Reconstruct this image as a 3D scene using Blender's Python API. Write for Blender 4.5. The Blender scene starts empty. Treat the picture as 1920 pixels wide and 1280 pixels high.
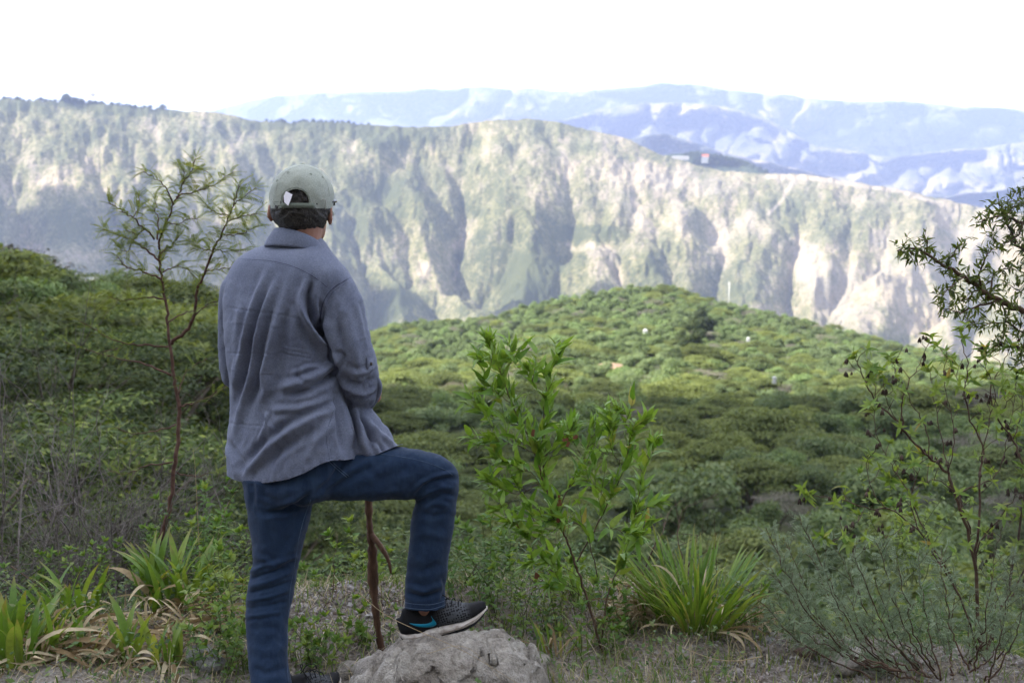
import bpy, math, random
import numpy as np
from mathutils import Vector, Matrix, Euler
from mathutils.bvhtree import BVHTree

R = math.radians
SC = bpy.context.scene
COL = SC.collection
random.seed(7)
RNG = np.random.default_rng(7)

# ------------------------------------------------------------------ camera
F = 2133.0                      # focal length in pixels of the 1920 px wide photograph
PITCH = math.atan(250 / F)      # horizon lies 250 px above the middle
CAMZ = 1.6
cd = bpy.data.cameras.new('camera'); cam = bpy.data.objects.new('camera', cd); COL.objects.link(cam)
cam.location = (0, 0, CAMZ); cam.rotation_euler = (R(90) - PITCH, 0, 0)
cd.sensor_width = 36.0; cd.lens = F / 1920 * 36.0
cd.clip_start = 0.05; cd.clip_end = 60000
cd.dof.use_dof = True; cd.dof.focus_distance = 3.75; cd.dof.aperture_fstop = 4.5
SC.camera = cam

# ------------------------------------------------------------------ light and exposure
SUN_DIR = Vector((-0.74, -0.12, 0.66)).normalized()     # towards the sun: high on the left, a little behind the camera
SUN_EL = math.asin(SUN_DIR.z); SUN_AZ = math.atan2(SUN_DIR.x, SUN_DIR.y)
w = bpy.data.worlds.new('World'); SC.world = w; w.use_nodes = True
nt = w.node_tree; nt.nodes.clear()
out = nt.nodes.new('ShaderNodeOutputWorld'); bg = nt.nodes.new('ShaderNodeBackground')
sky = nt.nodes.new('ShaderNodeTexSky'); sky.sky_type = 'NISHITA'; sky.sun_disc = False
sky.sun_elevation = SUN_EL; sky.sun_rotation = SUN_AZ; sky.altitude = 2200; sky.air_density = .7
tc = nt.nodes.new('ShaderNodeTexCoord'); mp = nt.nodes.new('ShaderNodeMapping'); mp.inputs['Scale'].default_value = (1, 1, 3.2)
nz = nt.nodes.new('ShaderNodeTexNoise'); nz.inputs['Scale'].default_value = 2.1; nz.inputs['Detail'].default_value = 7; nz.inputs['Roughness'].default_value = .58
cr = nt.nodes.new('ShaderNodeValToRGB'); cr.color_ramp.elements[0].position = .38; cr.color_ramp.elements[1].position = .58
cr.color_ramp.elements[0].color = (.25, .25, .25, 1)
mx = nt.nodes.new('ShaderNodeMix'); mx.data_type = 'RGBA'
mx.inputs[7].default_value = (7.3, 7.45, 7.7, 1)       # white cloud cover
nt.links.new(tc.outputs['Generated'], mp.inputs[0]); nt.links.new(mp.outputs[0], nz.inputs[0]); nt.links.new(nz.outputs[0], cr.inputs[0])
nt.links.new(cr.outputs[0], mx.inputs[0]); nt.links.new(sky.outputs[0], mx.inputs[6]); nt.links.new(mx.outputs[2], bg.inputs[0])
bg.inputs[1].default_value = 0.1; nt.links.new(bg.outputs[0], out.inputs[0])
sl = bpy.data.lights.new('sun', 'SUN'); sl.energy = 5.0; sl.angle = R(.53); sl.color = (1, .955, .88)
so = bpy.data.objects.new('sun', sl); COL.objects.link(so); so.rotation_euler = SUN_DIR.to_track_quat('Z', 'Y').to_euler()
SC.view_settings.view_transform = 'Standard'; SC.view_settings.look = 'None'
SC.view_settings.exposure = 1.95; SC.view_settings.gamma = 1; SC.view_settings.use_curve_mapping = False
SC.render.engine = 'CYCLES'
cy = SC.cycles
cy.max_bounces = 6; cy.diffuse_bounces = 3; cy.glossy_bounces = 2; cy.transmission_bounces = 4; cy.transparent_max_bounces = 8; cy.volume_bounces = 1
cy.use_denoising = True; cy.sample_clamp_indirect = 4
try: cy.denoiser = 'OPENIMAGEDENOISE'
except Exception: pass

# ------------------------------------------------------------------ helpers
CP, SP = math.cos(PITCH), math.sin(PITCH)
def P(px, py, Y):
    """point of the place that the photograph's pixel (px,py) shows at distance Y"""
    x = (px - 960) / F; y = (640 - py) / F
    dx, dy, dz = x, CP + y * SP, -SP + y * CP
    t = Y / dy
    return Vector((dx * t, Y, CAMZ + dz * t))
def PN(px, py, Y):
    x = (px - 960) / F; y = (640 - py) / F
    t = Y / (CP + y * SP)
    return np.stack([x * t, Y + 0 * t, CAMZ + (-SP + y * CP) * t], -1)

def hash2(ix, iy, seed):
    n = (ix * 374761393 + iy * 668265263 + seed * 974634777) & 0xFFFFFFFF
    n = ((n ^ (n >> 13)) * 1274126177) & 0xFFFFFFFF
    n = n ^ (n >> 16)
    return (n & 0xFFFF) / 65535.0
def vnoise(x, y, seed=0):
    x = np.asarray(x, float); y = np.asarray(y, float)
    ix = np.floor(x).astype(np.int64); iy = np.floor(y).astype(np.int64)
    fx = x - ix; fy = y - iy
    fx = fx * fx * fx * (fx * (fx * 6 - 15) + 10); fy = fy * fy * fy * (fy * (fy * 6 - 15) + 10)
    a = hash2(ix, iy, seed); b = hash2(ix + 1, iy, seed); c = hash2(ix, iy + 1, seed); d = hash2(ix + 1, iy + 1, seed)
    return (a * (1 - fx) + b * fx) * (1 - fy) + (c * (1 - fx) + d * fx) * fy
def fbm(x, y, seed=0, octv=4, gain=.5):
    s = 0; a = 1; t = 0
    for k in range(octv):
        s = s + a * vnoise(x, y, seed + k * 17); t += a; a *= gain
        x = np.asarray(x) * 2.03 + 13.7; y = np.asarray(y) * 2.03 + 7.1
    return s / t
def sstep(a, b, x):
    t = np.clip((x - a) / (b - a), 0, 1); return t * t * (3 - 2 * t)

def mesh_np(name, V, Fq, attrs=None, smooth=True):
    """V (n,3), Fq (m,3|4) arrays or list of polygons"""
    me = bpy.data.meshes.new(name)
    V = np.asarray(V, np.float32)
    if isinstance(Fq, np.ndarray):
        m, k = Fq.shape
        me.vertices.add(len(V)); me.vertices.foreach_set('co', V.ravel())
        me.loops.add(m * k); me.loops.foreach_set('vertex_index', Fq.astype(np.int32).ravel())
        me.polygons.add(m); me.polygons.foreach_set('loop_start', (np.arange(m) * k).astype(np.int32))
        try: me.polygons.foreach_set('loop_total', np.full(m, k, np.int32))
        except Exception: pass
    else:
        me.from_pydata([tuple(map(float, v)) for v in V], [], Fq)
    me.update(calc_edges=True); me.validate()
    if attrs:
        for k, a in attrs.items():
            at = me.attributes.new(k, 'FLOAT', 'POINT'); at.data.foreach_set('value', np.asarray(a, np.float32).ravel())
    me.polygons.foreach_set('use_smooth', np.full(len(me.polygons), smooth))
    return me
def grid_faces(nu, nv, wrap_u=False):
    i = np.arange(nu if wrap_u else nu - 1); j = np.arange(nv - 1)
    I, J = np.meshgrid(i, j, indexing='ij'); I2 = (I + 1) % nu
    return np.stack([I * nv + J, I2 * nv + J, I2 * nv + J + 1, I * nv + J + 1], -1).reshape(-1, 4)
def link(name, me, mat=None, parent=None, loc=None):
    o = bpy.data.objects.new(name, me); COL.objects.link(o)
    if mat is not None and me is not None and not me.materials: me.materials.append(mat)
    if parent is not None: o.parent = parent
    if loc is not None: o.location = loc
    return o
def tag(o, label=None, cat=None, group=None, kind=None):
    if label: o['label'] = label
    if cat: o['category'] = cat
    if group: o['group'] = group
    if kind: o['kind'] = kind
    return o
def empty(name, loc=(0, 0, 0), rz=0):
    o = bpy.data.objects.new(name, None); COL.objects.link(o); o.location = loc; o.rotation_euler = (0, 0, rz)
    o.empty_display_size = .1
    return o

class MB:
    """collects shapes for one mesh"""
    def __init__(s): s.V = []; s.F = []; s.n = 0
    def add(s, V, Fs):
        V = np.asarray(V, float)
        s.V.append(V); n = s.n
        s.F.extend([tuple(int(i) + n for i in f) for f in Fs]); s.n += len(V)
    def tube(s, pts, rad, k=6, cap=True):
        pts = [Vector(p) for p in pts]; n = len(pts)
        if n < 2: return
        if not hasattr(rad, '__len__'): rad = [rad] * n
        V = []; up = None
        for i, p in enumerate(pts):
            d = (pts[min(i + 1, n - 1)] - pts[max(i - 1, 0)])
            d = d.normalized() if d.length > 1e-9 else Vector((0, 0, 1))
            if up is None:
                up = d.orthogonal().normalized()
            else:
                up = (up - d * up.dot(d)); up = up.normalized() if up.length > 1e-6 else d.orthogonal().normalized()
            sd = d.cross(up)
            for j in range(k):
                a = 2 * math.pi * j / k
                V.append(p + (up * math.cos(a) + sd * math.sin(a)) * rad[i])
        Fs = []
        for i in range(n - 1):
            for j in range(k):
                j2 = (j + 1) % k
                Fs.append((i * k + j, i * k + j2, (i + 1) * k + j2, (i + 1) * k + j))
        if cap:
            Fs.append(tuple(range(k - 1, -1, -1))); Fs.append(tuple(range((n - 1) * k, n * k)))
        s.add(V, Fs)
    def build(s, name, mat, parent=None, smooth=True, loc=None):
        V = np.concatenate(s.V) if s.V else np.zeros((0, 3))
        return link(name, mesh_np(name, V, s.F, smooth=smooth), mat, parent, loc)
    def mesh(s, name, smooth=True):
        return mesh_np(name, np.concatenate(s.V), s.F, smooth=smooth)

def catmull(pts, n=6):
    pts = [Vector(p) for p in pts]
    if len(pts) < 3: return [pts[0].lerp(pts[-1], i / n) for i in range(n + 1)]
    q = [pts[0] * 2 - pts[1]] + pts + [pts[-1] * 2 - pts[-2]]; o = []
    for i in range(1, len(q) - 2):
        a, b, c, d = q[i - 1], q[i], q[i + 1], q[i + 2]
        for k in range(n):
            t = k / n
            o.append(.5 * ((2 * b) + (-a + c) * t + (2 * a - 5 * b + 4 * c - d) * t * t + (-a + 3 * b - 3 * c + d) * t ** 3))
    o.append(pts[-1]); return o

# node helper
class N:
    def __init__(s, name):
        s.m = bpy.data.materials.new(name); s.m.use_nodes = True; s.t = s.m.node_tree; s.t.nodes.clear()
        s.out = s.t.nodes.new('ShaderNodeOutputMaterial')
    def n(s, typ, **kw):
        nd = s.t.nodes.new(typ)
        for k, v in kw.items():
            if k.startswith('i_'):
                key = k[2:].replace('_', ' ')
                nd.inputs[key if key in nd.inputs else int(key)].default_value = v
            else: setattr(nd, k, v)
        return nd
    def l(s, a, b): s.t.links.new(a, b)
    def ramp(s, fac, stops, interp='LINEAR'):
        r = s.n('ShaderNodeValToRGB'); r.color_ramp.interpolation = interp
        e = r.color_ramp.elements
        while len(e) < len(stops): e.new(.5)
        for q, (p, c) in zip(e, stops):
            q.position = p; q.color = c if len(c) == 4 else (*c, 1)
        s.l(fac, r.inputs[0]); return r.outputs[0]
    def mix(s, fac, a, b, blend='MIX'):
        m = s.n('ShaderNodeMix', data_type='RGBA', blend_type=blend)
        for k, v in ((0, fac), (6, a), (7, b)):
            if hasattr(v, 'is_linked') or hasattr(v, 'links'): s.l(v, m.inputs[k])
            else: m.inputs[k].default_value = v if k == 0 else ((*v, 1) if len(v) == 3 else v)
        return m.outputs[2]
    def math(s, op, a, b=0.0):
        m = s.n('ShaderNodeMath', operation=op)
        for k, v in ((0, a), (1, b)):
            if hasattr(v, 'links'): s.l(v, m.inputs[k])
            else: m.inputs[k].default_value = v
        return m.outputs[0]
    def noise(s, scale, detail=4, rough=.55, vec=None, dist=0):
        nd = s.n('ShaderNodeTexNoise'); nd.inputs['Scale'].default_value = scale; nd.inputs['Detail'].default_value = detail
        nd.inputs['Roughness'].default_value = rough; nd.inputs['Distortion'].default_value = dist
        if vec is not None: s.l(vec, nd.inputs['Vector'])
        return nd.outputs['Fac']
    def pos(s): return s.n('ShaderNodeNewGeometry').outputs['Position']
    def obj(s): return s.n('ShaderNodeTexCoord').outputs['Object']
    def rnd(s): return s.n('ShaderNodeObjectInfo').outputs['Random']
    def isl(s): return s.n('ShaderNodeNewGeometry').outputs['Random Per Island']
    def attr(s, nm): return s.n('ShaderNodeAttribute', attribute_name=nm).outputs['Fac']
    def scl(s, vec, sc):
        m = s.n('ShaderNodeMapping'); m.inputs['Scale'].default_value = sc; s.l(vec, m.inputs[0]); return m.outputs[0]
    def bump(s, h, strength=.4, dist=.01):
        b = s.n('ShaderNodeBump'); b.inputs['Strength'].default_value = strength; b.inputs['Distance'].default_value = dist
        s.l(h, b.inputs['Height']); return b.outputs[0]
    def surf(s, color, rough=.8, spec=.3, nrm=None, sheen=0):
        b = s.n('ShaderNodeBsdfPrincipled')
        if hasattr(color, 'links'): s.l(color, b.inputs['Base Color'])
        else: b.inputs['Base Color'].default_value = (*color, 1)
        b.inputs['Roughness'].default_value = rough; b.inputs['Specular IOR Level'].default_value = spec
        if sheen: b.inputs['Sheen Weight'].default_value = sheen
        if nrm is not None: s.l(nrm, b.inputs['Normal'])
        s.l(b.outputs[0], s.out.inputs[0]); return s.m
    def leafsurf(s, color, trans=.35, rough=.5, spec=.3, tint=(1.3, 1.25, .55)):
        """leaf: reflecting plus light coming through"""
        b = s.n('ShaderNodeBsdfPrincipled'); s.l(color, b.inputs['Base Color'])
        b.inputs['Roughness'].default_value = rough; b.inputs['Specular IOR Level'].default_value = spec
        tr = s.n('ShaderNodeBsdfTranslucent'); tcol = s.mix(1.0, color, tint, 'MULTIPLY'); s.l(tcol, tr.inputs[0])
        m = s.n('ShaderNodeMixShader'); m.inputs[0].default_value = trans
        s.l(b.outputs[0], m.inputs[1]); s.l(tr.outputs[0], m.inputs[2]); s.l(m.outputs[0], s.out.inputs[0]); return s.m
def leafmat(name, c1, c2, c3=None, use='island', rough=.5, trans=.35, spec=.3, big=None):
    m = N(name); f = m.isl() if use == 'island' else m.rnd()
    st = [(0, c1), (.6, c2), (1, c3 or c2)]
    c = m.ramp(f, st)
    if big:   # tree-to-tree tone
        c = m.mix(1.0, c, m.ramp(m.rnd(), [(0, (big[0],) * 3), (.5, (1, 1, 1)), (1, big[1])]), 'MULTIPLY')
    return m.leafsurf(c, trans, rough, spec)
# ================================================================== LAND
def interp(x, pts):
    xs, ys = zip(*pts); return np.interp(x, xs, ys)

# ---- far canyon wall: crest, gullies, scars read off the photograph
RIDGE_CREST = [(-900, 150), (-300, 170), (0, 184), (60, 190), (120, 191), (200, 197), (310, 206), (340, 207), (400, 211), (440, 216), (470, 225), (500, 229),
    (560, 230), (620, 230), (700, 235), (780, 238), (840, 237), (880, 229), (920, 225), (980, 223), (1040, 228), (1060, 233), (1120, 246), (1180, 262),
    (1240, 290), (1300, 307), (1360, 322), (1440, 327), (1500, 327), (1560, 334), (1640, 347), (1700, 357), (1760, 373), (1830, 387), (1920, 402), (2200, 450), (2900, 600)]
GULLIES = [  # polyline, half width px, depth factor
    ([(20, 250), (10, 300), (30, 340), (48, 400), (55, 470), (60, 560)], 55, 1.0),
    ([(120, 230), (160, 280), (190, 330), (205, 380), (215, 470)], 38, .8),
    ([(300, 215), (285, 260), (285, 310), (262, 380), (262, 470), (250, 560)], 45, .9),
    ([(225, 240), (250, 290), (283, 330)], 24, .7),
    ([(330, 260), (350, 300), (395, 350), (420, 420)], 26, .5),
    ([(420, 235), (450, 290), (495, 350), (530, 430), (560, 560)], 40, .8),
    ([(492, 232), (515, 290), (535, 330), (560, 400)], 30, .9),
    ([(640, 238), (655, 280), (690, 320), (725, 370), (760, 420), (790, 470), (815, 510)], 42, .8),
    ([(770, 245), (800, 300), (835, 345), (855, 390), (862, 430)], 44, 1.0),
    ([(880, 230), (868, 280), (870, 330), (862, 390), (858, 440), (880, 480), (905, 500)], 62, 1.5),
    ([(700, 470), (760, 490), (800, 530), (818, 570), (815, 640)], 55, 1.1),
    ([(640, 400), (680, 470), (700, 530), (690, 620)], 45, 1.0),
    ([(905, 500), (860, 520), (825, 560), (815, 640)], 36, .9),
    ([(1038, 262), (1055, 300), (1060, 345), (1068, 385), (1064, 430), (1050, 470), (1040, 560)], 48, 1.2),
    ([(1130, 300), (1135, 360), (1130, 420), (1160, 450), (1170, 500), (1175, 560)], 30, .8),
    ([(1190, 320), (1190, 380), (1170, 440)], 22, .6),
    ([(1240, 400), (1235, 470), (1265, 520), (1270, 600)], 34, .8),
    ([(1325, 400), (1340, 440), (1350, 480), (1335, 530), (1340, 600)], 48, 1.2),
    ([(1480, 345), (1462, 400), (1430, 440), (1400, 500), (1390, 560)], 30, .5),
    ([(1500, 400), (1495, 450), (1480, 510), (1482, 560), (1485, 620)], 55, 1.3),
    ([(1600, 400), (1605, 450), (1590, 500), (1560, 540), (1545, 600)], 42, .9),
    ([(1690, 370), (1680, 430), (1640, 490), (1580, 540), (1548, 600)], 40, .8),
    ([(1790, 390), (1800, 460), (1770, 540), (1700, 600), (1680, 660)], 50, 1.0),
    ([(1900, 410), (1880, 480), (1850, 560), (1800, 640)], 50, 1.0),
    ([(-150, 200), (-120, 300), (-90, 420), (-60, 560)], 60, 1.0),
    ([(2050, 440), (2020, 540), (1980, 640)], 60, 1.0)]
SCARS = [  # bare pale earth: x, y, rx, ry, strength
    (1200, 330, 90, 22, .9), (1170, 380, 60, 45, .6), (1270, 345, 60, 30, .5), (1060, 300, 14, 60, .7), (800, 508, 26, 22, 1.2), (830, 545, 14, 24, .7), (900, 250, 26, 22, .8),
    (655, 275, 12, 34, .9), (690, 320, 12, 20, .5), (1105, 462, 56, 9, 1.1), (1125, 500, 46, 34, .55), (1165, 530, 14, 40, .6), (1352, 462, 18, 42, 1.0), (1400, 425, 45, 38, .6),
    (1506, 470, 16, 42, 1.2), (1520, 520, 22, 34, 1.0), (1600, 520, 60, 40, .5), (1650, 440, 20, 60, .5), (1560, 590, 60, 40, .6), (1700, 560, 80, 70, .45), (1270, 520, 22, 26, .6),
    (1610, 370, 14, 22, .6), (110, 340, 34, 22, .6), (60, 330, 20, 30, .5), (285, 250, 22, 36, .6), (262, 330, 14, 50, .5), (220, 365, 22, 20, .5), (500, 260, 9, 30, .5), (450, 290, 16, 50, .35),
    (1195, 470, 20, 20, .4), (1030, 480, 30, 8, .5), (860, 460, 18, 30, .5), (880, 430, 18, 20, .4), (745, 450, 22, 18, .5), (720, 545, 24, 22, .5), (40, 480, 160, 14, .5), (1760, 420, 60, 50, .5),
    (1470, 336, 30, 8, .8), (1850, 470, 60, 50, .5), (165, 300, 22, 20, .3), (930, 290, 60, 60, .2)]
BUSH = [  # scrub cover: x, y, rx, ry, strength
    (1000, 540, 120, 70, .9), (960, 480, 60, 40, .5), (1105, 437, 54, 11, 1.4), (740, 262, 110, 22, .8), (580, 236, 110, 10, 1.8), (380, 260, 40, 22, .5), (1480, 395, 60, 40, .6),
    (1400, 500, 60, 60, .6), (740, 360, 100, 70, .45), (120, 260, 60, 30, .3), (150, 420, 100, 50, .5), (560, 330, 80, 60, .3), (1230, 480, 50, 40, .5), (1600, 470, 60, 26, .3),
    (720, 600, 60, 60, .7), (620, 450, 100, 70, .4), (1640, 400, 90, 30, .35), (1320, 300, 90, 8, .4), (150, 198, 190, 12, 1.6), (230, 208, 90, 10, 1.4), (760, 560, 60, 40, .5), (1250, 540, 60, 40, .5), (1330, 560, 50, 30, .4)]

def poly_dist(PX, PY, pl):
    d = np.full(PX.shape, 1e9); along = np.zeros(PX.shape); L = 0
    tot = sum(math.dist(pl[i], pl[i + 1]) for i in range(len(pl) - 1))
    for (x0, y0), (x1, y1) in zip(pl[:-1], pl[1:]):
        dx, dy = x1 - x0, y1 - y0; l2 = dx * dx + dy * dy; l = math.sqrt(l2)
        t = np.clip(((PX - x0) * dx + (PY - y0) * dy) / l2, 0, 1)
        dd = np.hypot(PX - x0 - t * dx, PY - y0 - t * dy)
        m = dd < d; d = np.where(m, dd, d); along = np.where(m, (L + t * l) / tot, along); L += l
    return d, along

def scrub_land_mat(name, bare, grass, bush, sc=1.0):
    m = N(name); pos = m.pos()
    veg = m.attr('veg')
    n1 = m.noise(.035 / sc, 6, .65, pos); n2 = m.noise(.16 / sc, 5, .75, pos); n3 = m.noise(.011 / sc, 5, .6, pos)
    f = m.math('ADD', veg, m.math('MULTIPLY', m.math('SUBTRACT', n1, .5), .55))
    f = m.math('ADD', f, m.math('MULTIPLY', m.math('SUBTRACT', n2, .5), 1.9))
    c = m.ramp(f, [(.12, bare), (.34, tuple(b * .8 for b in bare)), (.46, grass), (.62, tuple(.55 * g + .45 * b for g, b in zip(grass, bush))), (.80, bush)])
    c = m.mix(1.0, c, m.ramp(n3, [(.3, (.8, .82, .85)), (.7, (1.18, 1.12, 1.0))]), 'MULTIPLY')
    h = m.math('ADD', m.math('MULTIPLY', n2, .6), n1)
    return m.surf(c, .95, .1, m.bump(h, .9, 7 * sc))

def erode(h, dx, K, iters, m=.5, diff=.04, hold=None, kmap=1.0):
    """running water: each cell drains to its lowest neighbour and is cut in proportion to the flow it carries"""
    nx, ny = h.shape; n = nx * ny
    idx = np.arange(n).reshape(nx, ny)
    nb = [(1, 0, 1), (-1, 0, 1), (0, 1, 1), (0, -1, 1), (1, 1, 1.414), (1, -1, 1.414), (-1, 1, 1.414), (-1, -1, 1.414)]
    area = None
    for it in range(iters):
        best = np.zeros(h.shape); rec = idx.copy(); dist = np.ones(h.shape)
        for a, b, l in nb:
            sh = np.full(h.shape, 1e9); si = idx.copy()
            xs = slice(max(0, -a), nx - max(0, a)); xt = slice(max(0, a), nx - max(0, -a))
            ys = slice(max(0, -b), ny - max(0, b)); yt = slice(max(0, b), ny - max(0, -b))
            sh[xs, ys] = h[xt, yt]; si[xs, ys] = idx[xt, yt]
            g = (h - sh) / (l * dx); mk = g > best
            best = np.where(mk, g, best); rec = np.where(mk, si, rec); dist = np.where(mk, l * dx, dist)
        order = np.argsort(-h.ravel(), kind='stable')
        r = rec.ravel(); ol = order.tolist(); rl = r.tolist(); ac = [1.0] * n
        for i in ol:
            j = rl[i]
            if j != i: ac[j] += ac[i]
        area = np.array(ac)
        k = (K * area ** m / dist.ravel()) * np.ravel(kmap + 0 * h)
        hv = h.ravel().tolist(); kl = k.tolist()
        for i in reversed(ol):
            j = rl[i]
            if j != i: hv[i] = (hv[i] + kl[i] * hv[j]) / (1 + kl[i])
        h2 = np.array(hv).reshape(nx, ny)
        lap = np.zeros(h.shape); lap[1:-1, 1:-1] = h2[2:, 1:-1] + h2[:-2, 1:-1] + h2[1:-1, 2:] + h2[1:-1, :-2] - 4 * h2[1:-1, 1:-1]
        h2 += diff * lap
        if hold is not None: h2 = hold * h + (1 - hold) * h2
        h = h2
    return h, area.reshape(nx, ny)
def upsample(a, nx, ny):
    x = np.linspace(0, a.shape[0] - 1.001, nx); y = np.linspace(0, a.shape[1] - 1.001, ny)
    ix = x.astype(int); iy = y.astype(int); fx = (x - ix)[:, None]; fy = (y - iy)[None, :]
    return (a[ix][:, iy] * (1 - fx) + a[ix + 1][:, iy] * fx) * (1 - fy) + (a[ix][:, iy + 1] * (1 - fx) + a[ix + 1][:, iy + 1] * fx) * fy

def build_ridge():
    gx, gy = 820, 190
    def frame(nx, ny):
        px = np.linspace(-1250, 2850, nx); t = np.linspace(0, 1, ny); T, PX = np.meshgrid(t, px)
        crest = interp(PX, RIDGE_CREST) + (fbm(PX / 23, PX * 0, 5, 3) - .5) * 5
        PY = 700.0 + (crest - 700.0) * T
        Y0 = interp(PX, [(-700, 1500), (0, 1500), (900, 1650), (1900, 1600), (2600, 1500)])
        Y1 = interp(PX, [(-700, 2200), (0, 2250), (900, 2600), (1900, 2600), (2600, 2500)])
        return PX, PY, T, Y0 + (Y1 - Y0) * T
    PX, PY, T, Y = frame(gx, gy)
    V0 = PN(PX, PY, Y); h0 = V0[..., 2]
    wx = PX + (fbm(PX / 40, PY / 55, 1, 4) - .5) * 26; wy = PY + (fbm(PX / 50, PY / 50, 2, 3) - .5) * 20
    cut = np.zeros(PX.shape)
    for pl, wd, dep in GULLIES:
        d, al = poly_dist(wx, wy, pl)
        wl = wd * (.8 + .9 * al); v = np.clip(1 - d / wl, 0, 1)
        cut = np.maximum(cut, dep * wl * .68 * (.35 + .65 * np.clip(al * 2.2 + .1, 0, 1)) * v ** 1.2)
    h = h0 - cut * sstep(1.0, .93, T) + ((fbm(PX / 75, PY / 60, 8, 5) - .5) * 62 + (1 - np.abs(2 * vnoise(PX / 55 + PY / 90, PY / 160, 17) - 1)) * 9 + (1 - np.abs(2 * vnoise(PX / 38 - PY / 60, PY / 120, 18) - 1)) * 4) * sstep(1, .9, T) * sstep(0, .1, T) + (hash2((PX * 7).astype(np.int64), (PY * 7).astype(np.int64), 3) - .5) * 2
    hold = sstep(.955, 1.0, T)
    h, area = erode(h, 6.0, .24, 13, .47, .07, hold, .12 + .88 * sstep(.95, .40, T + (fbm(PX / 70, PY / 70, 91, 2) - .5) * .5))
    nx, ny = 1480, 300
    PX, PY, T, Y = frame(nx, ny)
    H = upsample(h, nx, ny); A = upsample(np.log(area), nx, ny)
    base = PN(PX, PY, Y)
    dev = H - upsample(h0, nx, ny)
    V = base.copy(); V[..., 2] += dev + (fbm(PX / 7, PY / 7, 33, 4) - .5) * 7 * sstep(1.0, .97, T)
    V[..., 1] += (fbm(PX / 14, PY / 30, 36, 4) - .5) * 22
    # where a point now shows in the picture (cover is laid on by place)
    QY = 390 + (CAMZ - V[..., 2]) * F / V[..., 1]; QX = PX
    veg = .57 + (fbm(QX / 60, QY / 60, 21, 4) - .5) * .5 + (fbm(QX / 14, QY / 20, 22, 3) - .5) * .5
    veg += -.10 * np.clip((A - 3.2) / 2.5, 0, 1) * (fbm(QX / 30, QY / 30, 50, 3) > .48)
    wx2 = QX + (fbm(QX / 16, QY / 16, 61, 4) - .5) * 40; wy2 = QY + (fbm(QX / 16, QY / 16, 62, 4) - .5) * 36
    for x, y, rx, ry, s in SCARS: veg = veg - s * .38 * np.exp(-((wx2 - x) / rx) ** 2 - ((wy2 - y) / ry) ** 2)
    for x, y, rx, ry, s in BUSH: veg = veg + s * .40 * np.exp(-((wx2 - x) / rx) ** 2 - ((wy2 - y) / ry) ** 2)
    for pl, wd in (([(1440, 333), (1500, 333), (1560, 340), (1640, 353), (1690, 359), (1740, 376), (1770, 384)], 3.5), ([(1490, 338), (1462, 380), (1440, 402)], 2.2)):
        d, _ = poly_dist(QX, QY, pl); veg = veg - .8 * np.clip(1 - d / (wd + 1.5), 0, 1)
    veg -= .08 * sstep(900, 1500, QX)
    global RIDGE_TOP
    RIDGE_TOP = (PX[:, -1].copy(), V[:, -1, :].copy())
    back = V[:, -1, :].copy(); back[:, 1] += 500; back[:, 2] -= 260; back[:, 0] *= 1.15
    foot = V[:, 0, :].copy(); foot[:, 1] -= 420; foot[:, 2] -= 300
    V = np.concatenate([foot[:, None, :], V, back[:, None, :]], 1); veg = np.concatenate([veg[:, :1], veg, veg[:, -1:]], 1)
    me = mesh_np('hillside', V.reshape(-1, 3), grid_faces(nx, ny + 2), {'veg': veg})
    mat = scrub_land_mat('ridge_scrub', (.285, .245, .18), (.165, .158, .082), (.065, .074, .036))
    return link('hillside', me, mat)
ridge = tag(build_ridge(), kind='structure'); ridge['label'] = 'long dry canyon wall scored by gullies across the valley'
RIDGE_BVH = None

def far_range(name, crest, Y, Yb, base_y, seed, mat, amp=1.0, vegb=.5, nx=520, ny=110, x0=100, x1=2700, scars=()):
    px = np.linspace(x0, x1, nx); t = np.linspace(0, 1, ny); T, PX = np.meshgrid(t, px)
    k = Y / 1000.0
    cr_ = interp(PX, crest) + (fbm(PX / 40, PX * 0, seed, 4) - .5) * 7
    PY = base_y + (cr_ - base_y) * T
    wx = PX + (fbm(PX / 60, PY / 60, seed + 1, 3) - .5) * 60; wy = PY + (fbm(PX / 60, PY / 60, seed + 2, 3) - .5) * 20
    D = Yb + (Y - Yb) * T
    r1 = 1 - np.abs(2 * vnoise(wx / 70 + wy / 90, wy / 95, seed + 3) - 1)
    r2 = 1 - np.abs(2 * vnoise(wx / 27 - wy / 60, wy / 42, seed + 4) - 1)
    r3 = 1 - np.abs(2 * vnoise(wx / 11, wy / 16, seed + 5) - 1)
    D = D + amp * k * (r1 ** 1.6 * 62 + r2 ** 1.5 * 24 + r3 * 8) * (.25 + .75 * sstep(1.0, .8, T))
    V = PN(PX, PY, D)
    veg = vegb + (fbm(wx / 50, wy / 26, seed + 7, 5) - .5) * .7
    for x, y, rx, ry, s in scars: veg = veg - s * .6 * np.exp(-((wx - x) / rx) ** 2 - ((wy - y) / ry) ** 2)
    back = V[:, -1, :].copy(); back[:, 1] += .1 * Y; back[:, 2] -= .05 * Y
    V = np.concatenate([V, back[:, None, :]], 1); veg = np.concatenate([veg, veg[:, -1:]], 1)
    return tag(link(name, mesh_np(name, V.reshape(-1, 3), grid_faces(nx, ny + 1), {'veg': veg}), mat), kind='structure')
farmat2 = scrub_land_mat('mountain_scrub', (.24, .21, .18), (.11, .115, .085), (.04, .05, .045), 6.0)
farmat = scrub_land_mat('far_scrub', (.25, .22, .17), (.15, .145, .10), (.06, .07, .05), 4.0)
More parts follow.
